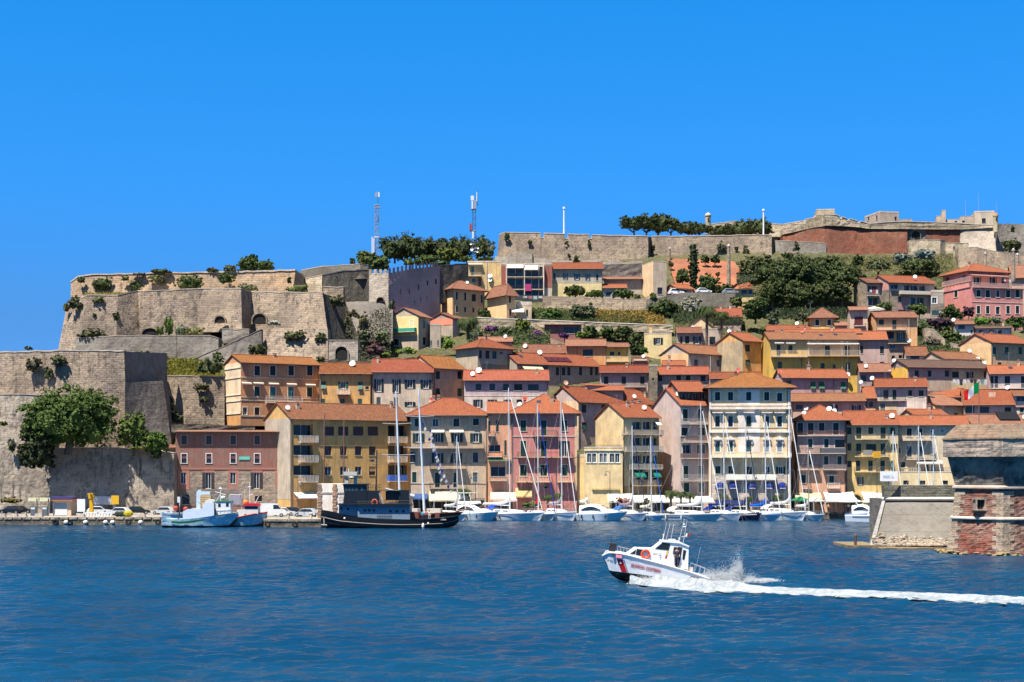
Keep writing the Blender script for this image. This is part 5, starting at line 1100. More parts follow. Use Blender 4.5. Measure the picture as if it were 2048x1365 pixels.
rampart('cream parapet over the shaded brick side near the pines',S3,[(1430,312,451.6),(1520,300,448),(1522,268,448),(1678,262,443.6),(1680,212,443.6),(1790,188,439),(1792,165,439),(1882,168,435.5)],[(1430,374,451.2),(1520,355,448),(1522,355,448),(1678,319,443.3),(1680,319,443.3),(1790,298,439),(1792,298,439),(1882,282,435.2)],'cream',4,(.1,.2),seed=43,jit=0)
rampart('cream crenellated parapet above the long brick red scarp',S4,[(40,243,435.5),(160,246,435.6),(192,262,435.7),(194,290,435.7),(214,290,435.7),(216,266,435.7),(262,282,436),(264,306,436),(288,306,436),(290,286,436),(364,305,436),(366,330,436),(392,330,436),(394,308,436),(480,335,436.4),(640,318,437),(830,312,437.5),(1120,320,438.6),(1400,332,439.4),(1742,352,437)],[(40,350,435.3),(160,352,435.4),(192,354,435.4),(194,354,435.4),(214,354,435.4),(216,354,435.4),(262,358,435.8),(264,358,435.8),(288,358,435.8),(290,358,435.8),(364,366,435.8),(366,366,435.8),(392,368,435.8),(394,368,435.8),(480,380,436.2),(640,382,436.8),(830,382,437.3),(1120,386,438.4),(1400,386,439.2),(1742,368,436.8)],'cream',6,(.12,.22),seed=44,jit=0,sub=3)
rampart('cream outwork wall in front of the fort gate',S4,[(868,500,434),(1050,486,432),(1172,490,432),(1222,492,434),(1224,520,434),(1450,520,433)],[(868,690,433),(1050,690,431),(1172,690,431),(1222,690,433),(1224,690,433),(1450,690,432)],'cream',2,(.08,.12),seed=45,jit=0)
rampart('curved stone ramp bridge wall above the pink villa',S4,[(1350,570,425),(1530,560,422),(1700,600,424),(2100,660,428)],[(1350,760,420),(1530,780,417),(1700,790,419),(2100,790,424)],'tan',3,(.08,.12),seed=46)
rampart('retaining wall with pale coping carrying the upper road with parked cars',S2,[(600,1096,384),(1300,1126,384),(1780,1134,385)],[(600,1290,382.5),(1300,1310,382.5),(1780,1310,383)],'tan',2,(.05,.1),seed=47)
rampart('dark curved retaining wall under the road by the silver bush',S3,[(-30,1078,386),(160,1042,387),(330,1008,389),(920,1016,389)],[(-30,1180,384),(160,1200,385),(330,1220,386),(920,1220,386)],'dark',2,(.06,.1),seed=48)
rampart('long straight garden wall with white coping in the middle of the slope',Z0,[(950,636,366),(1100,642,366),(1345,652,366)],[(950,662,365.6),(1100,664,365.6),(1345,664,365.6)],'cream',1.5,(.1,.18),seed=49,jit=0,capmat=stucco((.7,.68,.62),.3))
rampart('sloping peach stair wall beside the agave shrubs',S5,[(1150,530,360),(1480,700,352)],[(1150,640,359.5),(1480,760,351.5)],'warm',.6,(.06,.1),seed=50,jit=0)
rampart('second sloping peach stair wall below the veranda house',S6,[(60,262,361),(230,440,352),(415,520,345)],[(60,560,360),(230,620,351),(415,620,344.5)],'warm',.8,(.06,.1),seed=51,jit=0)
rampart('low rough garden wall by the bougainvillea terraces',S8,[(680,445,348),(760,450,347),(860,540,343)],[(680,620,346),(760,640,345),(880,660,341)],'tan',2,(.08,.1),seed=52)
rampart('short zigzag garden wall below the white shed',S8,[(920,575,341),(1000,600,340)],[(920,680,340),(1000,700,339)],'tan',1,(.08,.1),seed=53)
V=S3;view(*V);m=MB();o=P(ux(600),uy(900),405)
TL,TR,BR,BL=P(ux(180),uy(628),419),P(ux(905),uy(662),419),P(ux(1115),uy(945),401),P(ux(300),uy(1000),401)
n=14
for i in range(n+1):
 for j in range(n+1):
  p=TL.lerp(TR,i/n).lerp(BL.lerp(BR,i/n),j/n)-o;m.v.append((p.x,p.y,p.z+rnd.uniform(-.06,.06)))
for i in range(n):
 for j in range(n):m.f.append([i*(n+1)+j,(i+1)*(n+1)+j,(i+1)*(n+1)+j+1,i*(n+1)+j+1]);m.m.append(0)
m.build('brick_slope',stone((.40,.15,.08),(.33,.12,.07),.5,.25,.8,.35,(.42,.19,.11)),org=(0,0,0));ob=COL.objects['brick_slope'];ob.location=o;tag(ob,'large sloping brick red paved bank behind the cypress and obelisk','paved bank')
FB='buildings inside the ridge fort'
h=H('square pale guardhouse with overhanging flat roof on the ridge fort',S4,585,768,222,452,A=437,dep=10,wall=(.44,.36,.29),roof='f',parapet=.5,group=FB,name='guardhouse',cat='guardhouse');h.w('k',728,748,262,300);h.w('k',545,560,250,295,side='L');h.w('k',465,480,250,300,side='L');h.done()
h=H('stepped stone chimney wall sticking up from the ridge fort',S4,1190,1226,200,450,dep=3,wall=(.48,.40,.3),roof='f',parapet=.1,group=FB,name='chimney_wall',cat='wall');h.done()
h=H('low stepped stone shoulder beside the chimney wall',S4,1135,1190,258,450.5,dep=3,wall=(.48,.40,.3),roof='f',parapet=.1,group=FB,name='wall_shoulder',cat='wall');h.done()
h=H('low pale barrack between chimney wall and corner house on the ridge',S4,1230,1372,292,452,dep=6,wall=(.46,.38,.3),roof='f',parapet=.1,group=FB,name='barrack',cat='barrack');h.w('k',1312,1338,305,320);h.done()
h=H('grey flat barrack with one window next to the corner house',S4,1372,1506,262,451,dep=6,wall=(.42,.36,.3),roof='f',parapet=.1,group=FB,name='barrack',cat='barrack');h.w('k',1386,1412,300,322);h.done()
h=H('corner house of the ridge fort with flat roof and dark square window',S4,1507,1700,222,448,dep=9,wall=(.48,.42,.32),roof='f',parapet=.4,group=FB,name='guardhouse',cat='guardhouse');h.w('k',1578,1616,278,326);h.done()
h=H('long low pale building between guardhouse and chimney wall',S4,770,896,292,456,dep=6,wall=(.42,.36,.28),roof='f',parapet=.1,group=FB,name='barrack',cat='barrack');h.done()
h=H('cream inner bastion block behind the crenellated parapet corner',S3,1795,1990,112,448,dep=8,wall=(.44,.38,.24),roof='f',parapet=.3,group=FB,name='inner_bastion',cat='bastion');h.done()
def turret(label,V,x0,x1,y0,y1,D,col,dome=None):
 view(*V);c=P(ux((x0+x1)/2),uy(y1),D);r=(ux(x1)-ux(x0))/2/F*D;hh=(uy(y1)-uy(y0))/F*D;rt=empty('turret',c,0,label,'turret','sentry turrets of the fort')
 m=MB();m.tube((0,0,-2),(0,0,hh),r*.86,n=12);m.tube((0,0,hh),(0,0,hh+.45),r,r*1.05,n=12);m.build('turret_body',stucco(col,.6),rt)
 m=MB();m.tube((0,0,hh+.45),(0,0,hh+1.2),r*1.0,.12,n=12);m.build('cap_roof',dome or stucco((.5,.44,.34),.4),rt);
 m=MB();m.box(-.2,.2,-r-.02,-r*.8,hh*.55,hh*.85);m.build('slit_window',paint((.02,.02,.02),.8),rt)
turret('round stone turret with cap standing free among the ridge pines',S3,590,660,180,300,455,(.45,.38,.25))
turret('tiny orange capped sentry turret on the corner house',S4,1684,1740,262,345,436,(.5,.42,.26),paint((.42,.13,.06),.8))
rampart('pale sloping inner rampart behind the ridge pines',S3,[(655,268,458),(890,236,458),(1290,262,458),(1440,270,458),(1690,222,456)],[(655,400,456),(890,400,456),(1290,400,456),(1440,400,456),(1690,330,455)],'cream',5,(.1,.3),seed=54,jit=.1)
def obelisk(label,V,xc,y0,y1,wpx,D,col=(.36,.31,.26)):
 view(*V);c=P(ux(xc),uy(y1),D);r=wpx/V[2]/2/F*D;hh=(y1-y0)/V[2]/F*D;rt=empty('stone_pillar',c,0,label,'stone pillar','old stone chimneys and pillars')
 m=MB();m.tube((0,0,-1.5),(0,0,hh),r*1.1,r*.72,n=8);m.build('shaft',stone(col,mul(col,.75),.5,.3,.7,.6),rt)
 m=MB();m.tube((0,0,hh),(0,0,hh+.2),r*.95,n=8);m.ball((0,0,hh+.35),r*.6,8);m.build('cap',stucco((.55,.5,.44),.3),rt)
obelisk('tall tapering stone pillar standing before the brick red bank',S3,848,505,930,44,400)
obelisk('short stone pillar at the top corner of the brick red bank',S3,213,530,640,26,418)
obelisk('tall stone pillar with round cap in front of the pink villa roof',S4,1885,595,830,40,379)
obelisk('squat stone pillar by the ramp bridge, first of the pair',S4,1612,628,712,34,412)
obelisk('squat stone pillar behind the pink villa roof',S4,1925,640,735,36,410)
# ================================================================ harbour tower and ramp bastion (near)
cx,cy=XX(2006,172),172.0
root=empty('harbour_tower',(cx,cy,0),0,'old round cornered harbour tower of red brick with stone corners and overhanging parapet','tower')
def ring(Rr,z,rot=0,n=6):return[(Rr*math.sin(2*math.pi*i/n+rot),-Rr*math.cos(2*math.pi*i/n+rot),z)for i in range(n)]
ROT=R(-18)
def loft(m,R0,z0,R1,z1,n=6,mi=0,jit=0,sub=1):
 K=max(1,sub)
 prev=None
 for k in range(K+1):
  t=k/K;pts=ring(R0+(R1-R0)*t,z0+(z1-z0)*t,ROT,n);cur=[]
  for i in range(n):
   a,b=Vector(pts[i]),Vector(pts[(i+1)%n])
   for q in range(K):
    p=a.lerp(b,q/K);nn=Vector((p.x,p.y,0)).normalized()*(rnd.uniform(-jit,jit)if 0<k<K and q else 0);cur.append(p+nn)
  if prev:
   L_=len(cur);m.add(prev+cur,[(i,(i+1)%L_,L_+(i+1)%L_,L_+i)for i in range(L_)],mi)
  prev=cur
TBR=stone((.32,.075,.045),(.20,.05,.035),.5,.22,.35,.9,(.34,.24,.19),0)
TST=stone((.50,.42,.34),(.42,.36,.30),.9,.5,.8,.6,(.48,.36,.24))
m=MB();loft(m,7.0,-1.5,6.95,.35);loft(m,6.95,.35,6.3,3.85,jit=.07,sub=14);m.build('lower_brickwork',TBR,root)
m=MB();loft(m,6.25,4.15,5.95,7.3,jit=.05,sub=14);m.build('upper_brickwork',TBR,root)
m=MB();loft(m,6.5,3.85,6.62,3.95);loft(m,6.62,3.95,6.62,4.1);loft(m,6.62,4.1,6.2,4.2);m.build('string_moulding',stucco((.6,.56,.5),.6),root)
m=MB();loft(m,6.1,7.28,6.35,7.4);loft(m,6.35,7.4,6.35,7.6);loft(m,6.35,7.6,6.0,7.7);m.build('string_moulding',stucco((.62,.5,.42),.6),root)
m=MB();loft(m,5.98,7.65,6.95,10.9,jit=.08,sub=8);m.build('flared_band',stone((.10,.115,.12),(.06,.07,.075),1.5,.9,.8,.9,(.15,.16,.15),1),root)  # dark blue-grey stone: stains plus the parapet's shade put into the colour
m=MB();loft(m,6.95,10.9,7.5,10.93);loft(m,7.5,10.93,7.5,12.9,jit=.06,sub=6);loft(m,7.5,12.9,5.6,14.5);loft(m,5.6,14.5,.01,14.6);m.build('parapet',stone((.36,.30,.26),(.26,.22,.2),1.3,.6,.8,.95,(.42,.33,.25),1),root)
m=MB();loft(m,7.62,12.86,7.62,13.02);loft(m,7.62,13.02,5.7,14.62)
top=m.build('weathered_top',stone((.27,.17,.12),(.22,.17,.13),.6,.3,.7,1.0,(.30,.24,.17)),root)
for vi in(0,5):
 m=MB();a0=2*math.pi*vi/6+ROT
 for k in range(15):
  z0=.1+k*.5
  if 3.7<z0<4.1 or z0>7.0:continue
  Rr=(6.95-(z0-.35)/3.5*.65 if z0<4 else 6.25-(z0-4.15)/3.2*.3)+.06;ln=1.35 if k%2 else.85
  c=Vector((Rr*math.sin(a0),-Rr*math.cos(a0),0))
  for s_ in(1,-1):
   b=a0+s_*2*math.pi/6;d=(Vector((Rr*math.sin(b),-Rr*math.cos(b),0))-c).normalized();nn=Vector((math.sin((a0+b)/2),-math.cos((a0+b)/2),0))
   q=[c,c+d*ln,c+d*ln-nn*.3,c-nn*.3]
   m.add([(v.x,v.y,z0)for v in q]+[(v.x,v.y,z0+.48)for v in q],[(0,1,5,4),(1,2,6,5),(3,0,4,7),(4,5,6,7),(3,2,1,0)])
 m.build('corner_stones',TST,root)
view(*T8)
for(x0,x1,y0,y1)in((1236,1306,752,842),):
 D=168.05;a,b,z0,z1=XX(ux(x0),D)-cx,XX(ux(x1),D)-cx,ZZ(uy(y1),D),ZZ(uy(y0),D);m=MB();y=D-cy
 m.box(a-.18,a,y-.4,y+.6,z0,z1,0);m.box(b,b+.18,y-.4,y+.6,z0,z1,0);m.box(a-.3,b+.3,y-.4,y+.6,z1,z1+.2,0);m.box(a-.3,b+.3,y-.5,y+.6,z0-.18,z0,0);m.box(a,b,y-.05,y,z0,z1,1);m.box((a+b)/2-.03,(a+b)/2+.03,y-.12,y-.06,z0,z1,2)
 m.build('window',[TST,paint((.02,.017,.015),.9),paint((.05,.04,.035),.6)],root)
for s_,px_,w_ in((0,1952,1.4),(0,1978,.5)):
 pass
m=MB()
for k in range(70):
 a=R(rnd.uniform(-95,40));Rr=7.05+rnd.uniform(0,.5);s_=rnd.uniform(.12,.35)
 m.ball((Rr*math.sin(a),-Rr*math.cos(a),rnd.uniform(-.05,.35)),s_,6,k=(1.3,1,.6))
tag(root,None,None);m.build('rough_footing',stone((.36,.27,.19),(.24,.2,.15),.4,.3,.7,.6,(.36,.28,.1)),root)['kind']='stuff'
V=T8
fw=rampart('smooth grey sloping sea bastion beside the brick tower with rubble at its foot',V,[(372,745,188),(1062,745,184)],[(225,1195,182),(1010,1212,179)],stone((.205,.195,.175),(.17,.16,.145),3,2,.95,.35,(.24,.22,.19),0),8,None,seed=60,jit=0,sub=3,name='sea_bastion',cat='bastion',group='harbour mouth fortifications')
o=fw.location
m=MB();a,b=P(ux(348),uy(745),187.6)-o,P(ux(1062),uy(745),183.6)-o;m.tube(a,b,.22,n=8);m.build('cordon',stucco((.55,.53,.48),.4),fw)
m=MB();a,b=P(ux(372),uy(740),188)-o,P(ux(1062),uy(740),184)-o;c,d=P(ux(362),uy(618),188)-o,P(ux(1062),uy(618),184)-o
m.add([a,b,d,c]+[v+Vector((0,1.2,0))for v in(a,b,d,c)],[(0,1,2,3),(3,2,6,7),(0,3,7,4),(1,5,6,2),(5,4,7,6)]);m.build('parapet',stone((.17,.17,.14),(.13,.13,.11),.7,.3,.7,.6,(.2,.2,.15)),fw)
m=MB();q1,q2,q3,q4=P(ux(228),uy(1195),181.8)-o,P(ux(352),uy(745),187.8)-o,P(ux(380),uy(745),187.6)-o,P(ux(268),uy(1195),181.6)-o
m.add([q1,q4,q3,q2]+[v+Vector((0,-.12,0))for v in(q1,q4,q3,q2)],[(4,5,6,7),(0,1,5,4),(1,2,6,5),(2,3,7,6),(3,0,4,7)]);m.build('corner_stones',stone((.40,.40,.39),(.34,.34,.33),.6,.4,.8,.2,(.42,.42,.4)),fw)
m=MB()
for k in range(330):
 x=rnd.uniform(255,1000);t=abs(rnd.gauss(0,.5));y=1190-(95 if x<620 else 60)*min(t,1.2)-rnd.uniform(0,10);D=181.4-(x-225)/785*2.6+(1195-y)/450*6-.25
 c=P(ux(x),uy(y),D)-o;m.ball(c,rnd.uniform(.10,.26),5,k=(1.4,.8,.7))
m.build('exposed_rubble',stone((.50,.44,.34),(.36,.31,.26),.5,.4,.8,.3,(.5,.42,.32)),fw)
m=MB()
for(xa,xb,ya,Dd,hh)in((35,330,1182,180.5,.9),(330,1000,1205,178.5,.6)):
 p,q=P(ux(xa),uy(ya),Dd),P(ux(xb),uy(ya),Dd);m.box(p.x,q.x,Dd,Dd+9,-1,p.z)
jt=m.build('stone_jetty',stone((.34,.25,.18),(.24,.19,.14),1.1,.5,.7,.8,(.30,.26,.10)),org=(XX(1790,180),180,0));tag(jt,'low brown stone ledge along the water below the grey bastion','stone ledge')
m=MB();p=P(ux(98),uy(1172),181);m.tube((0,0,-.1),(0,0,.95),.16,.2,n=8);m.ball((0,0,1.0),.22,8);bo=m.build('mooring_post',paint((.10,.06,.045),.7));bo.location=p;tag(bo,'rusty mooring post at the tip of the stone ledge','mooring post')
p=P(ux(412),uy(618),186.5);rt=empty('harbour_sign',p,0,'white square harbour sign on a thin post on the grey bastion','sign')
m=MB();m.tube((0,0,-.2),(0,0,1.6),.06,n=6);m.build('post',paint((.1,.1,.1),.5),rt)
m=MB();m.box(-1.6,1.6,-.1,-.02,.5,2.2)if False else m.box(-1.1,1.1,-.12,-.04,.52,1.75);m.build('sign_board',paint((.75,.76,.78),.5),rt)
m=MB()
for x in(-.6,-.3,0):m.torus((x,-.14,1.1),(0,1,0),.14,.02,10,4)
m.box(.25,.65,-.14,-.121,.95,1.0);m.box(.43,.48,-.14,-.121,.85,1.4);m.build('symbols',paint((.3,.42,.6),.5),rt)
p=P(1958,853,176);rt=empty('flagpole',p,0,'thin pole with waving green white and red flag rising behind the brick tower','flag')
hh=(853-764)/F*176;m=MB();m.tube((0,0,-3),(0,0,hh),.05,.035,n=6);m.ball((0,0,hh),.08,6);m.build('pole',paint((.12,.1,.09),.5),rt)
m=MB();nx,nz=15,8
for i in range(nx+1):
 for j in range(nz+1):
  t=i/nx;x=-1.75*t;z=hh-.1-1.25*(j/nz)*(1-.1*t)-t*1.05+.12*math.sin(t*7);m.v.append((x-.05,.28*math.sin(t*9+j*.35)*t+.0,z))
for i in range(nx):
 for j in range(nz):m.f.append([i*(nz+1)+j,(i+1)*(nz+1)+j,(i+1)*(nz+1)+j+1,i*(nz+1)+j+1]);m.m.append(i*3//nx)
m.build('flag_cloth',[fabric((.0,.22,.06)),fabric((.8,.8,.8)),fabric((.62,.02,.02))],rt,smooth=True)
# ================================================================ vegetation
nrg=np.random.default_rng(11)
FIG,PINE,DARKG,BUSH,OLIVE,LIGHT,SILV=(.050,.085,.016),(.030,.042,.014),(.020,.040,.013),(.045,.070,.020),(.075,.085,.040),(.10,.14,.02),(.20,.20,.15)
def leaf_mesh(name,lobes,n,size,mat,parent,flat=.0,clump=None,core=.64,org=None):
 """lobes: (x, y, z, rx, ry, rz). leaf-sized faces gathered in clumps over each lobe, with gaps between the clumps"""
 n=int(n*2.1);size=size*1.1
 A=np.array(lobes,float);wt=(A[:,3]*A[:,5]);wt=wt/wt.sum()
 nc=clump or max(8,int(n/22));ci=nrg.choice(len(A),nc,p=wt)
 d=nrg.normal(size=(nc,3));d/=np.linalg.norm(d,axis=1)[:,None];d[:,2]=np.where(d[:,2]<-.75,-d[:,2]*.6,d[:,2])
 rad=nrg.uniform(.78,1.12,nc)
 C=A[ci,:3]+d*rad[:,None]*A[ci,3:]
 cr=np.minimum(A[ci,3],A[ci,5])*nrg.uniform(.18,.38,nc)
 k=nrg.integers(0,nc,n)
 off=nrg.normal(size=(n,3));off/=np.maximum(.001,np.linalg.norm(off,axis=1))[:,None];off*=nrg.uniform(.2,1,n)[:,None]
 pos=C[k]+off*cr[k][:,None]*np.array([1.15,1.15,.8])
 nr=off*.9+d[k]*.5+nrg.normal(size=(n,3))*.55+np.array([0,0,.35]);nr/=np.linalg.norm(nr,axis=1)[:,None]
 t=np.cross(nr,nrg.normal(size=(n,3)));t/=np.maximum(.001,np.linalg.norm(t,axis=1))[:,None];b=np.cross(nr,t)
 s=size*nrg.uniform(.6,1.35,n)[:,None];el_=nrg.uniform(.5,.9,n)[:,None]
 V=np.stack([pos-t*s,pos-b*s*el_,pos+t*s,pos+b*s*el_],1).reshape(-1,3)
 f=[[4*i,4*i+1,4*i+2,4*i+3]for i in range(n)]
 m=MB();m.v=V.tolist();m.f=f;m.m=[0]*n
 if core:
  for l in lobes:
   o=len(m.v);q=MB();q.ball((0,0,0),1,9)
   for v in q.v:
    w_=core*(1+.22*math.sin(v[0]*5+l[0]*3)*math.cos(v[2]*6+l[1])+rnd.uniform(-.1,.1))
    m.v.append((l[0]+v[0]*l[3]*w_,l[1]+v[1]*l[4]*w_,l[2]+v[2]*l[5]*w_))
   for ff in q.f:m.f.append([o+i for i in ff]);m.m.append(0)
 return m.build(name,mat,parent)
def barkm(c=(.10,.075,.055)):return paint(c,.9)
def tree(label,V,x0,x1,y0,y1,D,yb=None,col=BUSH,name='tree',cat='tree',group='trees on the hill',n=900,size=.30,lobes=7,trunk=True,seed=0,c2=None,tr=.2):
 """crown between x0..x1 and y0..y1 of the view V, foot of the trunk at yb"""
 view(*V);yb=y1+6 if yb is None else yb;c=P(ux((x0+x1)/2),uy(yb),D);s=D/F/V[2]
 W_,Hh=(x1-x0)*s/2,(y1-y0)*s/2;zc=(yb-(y0+y1)/2)*s;rt=empty(name,c,0,label,cat,group);r=random.Random(seed+int(x0*7+y0));L_=[(0,0,zc,W_*.74,W_*.65,Hh*.88)]
 for i in range(lobes):
  a=2*math.pi*i/lobes+r.uniform(-.4,.4);q=r.uniform(.5,.66);L_.append((math.cos(a)*W_*q,math.sin(a)*W_*.5*q,zc+r.uniform(-.5,.42)*Hh,W_*r.uniform(.36,.5),W_*r.uniform(.34,.46),Hh*r.uniform(.45,.66)))
 for i in range(3):L_.append(((i-1)*W_*.5,0,zc-Hh*.55,W_*.42,W_*.4,Hh*.5))
 leaf_mesh('crown',L_,n,size,leafm(col,c2,tr),rt)
 if trunk:
  m=MB();z0=max(.3,zc-Hh*.75);tr_=max(.12,W_*.07);m.tube((0,0,-1.0),(tr_*.6,0,z0),tr_*1.3,tr_,n=7)
  for i in range(4):
   l=L_[1+i*2%lobes];m.tube((tr_*.6,0,z0),(l[0]*.8,l[1]*.8,l[2]),tr_*.7,tr_*.25,n=5)
  m.build('trunk',barkm(),rt)
 return rt
def shrub(label,V,x0,x1,y0,y1,D,col=BUSH,n=260,size=.22,**k):
 k.setdefault('name','shrub');k.setdefault('cat','shrub');k.setdefault('group','shrubs on walls and terraces')
 return tree(label,V,x0,x1,y0,y1,D,yb=y1,col=col,n=n,size=size,trunk=False,lobes=k.pop('lobes',5),**k)
def pine(label,V,xt,x0,x1,y0,y1,yb,D,seed=0,col=PINE,n=1100,lean=0,c2=(.055,.075,.018),group='umbrella pines on the ridge'):
 """umbrella pine: flat domed crown over bare forking limbs"""
 view(*V);c=P(ux(xt),uy(yb),D);s=D/F/V[2];rt=empty('pine_tree',c,0,label,'pine tree',group);r=random.Random(seed+int(x0));cxx=((x0+x1)/2-xt)*s;W_=(x1-x0)*s/2*1.22;y1+=(y1-y0)*.12;zt,zb=(yb-y0)*s,(yb-y1)*s;Hh=(zt-zb)/2
 L_=[(cxx,0,zb+Hh*.9,W_*.92,W_*.8,Hh*.95)]
 for i in range(8):
  a=2*math.pi*i/8+r.uniform(-.3,.3);q=r.uniform(.5,.72);L_.append((cxx+math.cos(a)*W_*q,math.sin(a)*W_*q,zb+Hh*(.8+r.uniform(-.3,.35)),W_*r.uniform(.4,.52),W_*.42,Hh*r.uniform(.6,.85)))
 leaf_mesh('crown',L_,n,.24,leafm(col,c2,.1),rt,core=.7)
 m=MB();fz=zb*.45;m.tube((0,0,-1),(lean,0,max(.4,fz)),.30,.24,n=7)
 for i in range(5):
  l=L_[1+i];m.tube((lean,0,max(.4,fz)),(l[0],l[1]*.7,l[2]-l[5]*.4),.17,.08,n=5)
 m.build('trunk',barkm((.085,.06,.045)),rt);return rt
def palm(label,V,xc,yt,yb,spread,D,nfr=26,group='palms',hv=.0,col=(.045,.07,.02)):
 view(*V);c=P(ux(xc),uy(yb),D);s=D/F/V[2];h_=(yb-yt)*s;L_=spread*s;rt=empty('palm_tree',c,0,label,'palm tree',group);m=MB();r=random.Random(int(xc))
 for i in range(int(nfr*1.6)):
  a=2*math.pi*i*.381966;up=r.uniform(.0,1.1)*(1-i/nfr*.2);d=Vector((math.cos(a),math.sin(a),0));p=Vector((0,0,h_));seg=7;ln=L_*r.uniform(.85,1.1);prev=p;ang=up
  for k in range(seg):
   st=d*math.cos(ang)+Vector((0,0,math.sin(ang)));q=prev+st*ln/seg;side=Vector((-d.y,d.x,0));w_=ln*.21*math.sin(math.pi*(k+.9)/(seg+1));w2=ln*.21*math.sin(math.pi*(k+1.9)/(seg+1))
   for sg in(1,-1):
    for u in range(3):
     a0=prev.lerp(q,u/3);a1=prev.lerp(q,u/3+.3);tip=a0+side*sg*w_+st*w_*.5-Vector((0,0,w_*.45));m.add([a0,a1,tip],[(0,1,2)])
   m.tube(prev,q,.03,n=3,cap=False);prev=q;ang-=.32
 m.build('fronds',leafm(col,mul(col,1.7),.25),rt)
 m=MB();tr_=max(.14,min(.36,L_*.11));m.tube((0,0,-.8),(0,0,h_-.2),tr_,tr_*.85,n=8);m.ball((0,0,h_-.2),tr_*1.5,8)
 for i in range(10):m.tube((0,0,h_*(.1+.085*i)),(0,0,h_*(.1+.085*i)+.06),tr_*1.1,n=8)
 m.build('trunk',barkm((.12,.09,.065)),rt);return rt
tree('huge spreading green fig tree growing against the pale bastion',Z3,175,950,130,640,275.5,yb=660,col=FIG,n=8500,size=.27,lobes=15,c2=(.085,.135,.025))
tree('dark hanging part of ivy like tree draping over the wall under the fig tree',Z3,140,470,430,820,274,yb=830,col=(.028,.038,.014),n=1800,size=.28,lobes=9,trunk=False,c2=(.05,.055,.02))
tree('young bright tree between fig tree and dark red building',Z3,960,1250,330,640,277,yb=670,col=FIG,n=1300,size=.27)
shrub('glossy bush leaning on the roof edge of the dark red building',Z3,1190,1400,510,680,276.5,col=(.045,.095,.014),n=800,size=.26)
shrub('trailing bush on top of the quay wall beside the stone annex',Z3,1230,1350,640,740,276.5,col=DARKG,n=260)
shrub('low green strip of plants along the quay wall top',Z3,1030,1260,625,660,276.5,col=LIGHT,n=300,size=.18)
shrub('small green tuft on the quay wall behind the kiosk',Z3,470,545,1035,1070,276.5,col=LIGHT,n=100,size=.16)
tree('bushy dark tree in the shaded corner of the bastion',Z1,1290,1540,1075,1400,297,yb=1400,col=(.035,.065,.016),n=1500,size=.28)
shrub('grey green bush on the garden slope behind the orange villa tower',V4,290,470,50,180,303,col=(.04,.065,.03),n=700,size=.25)
view(*Z0)
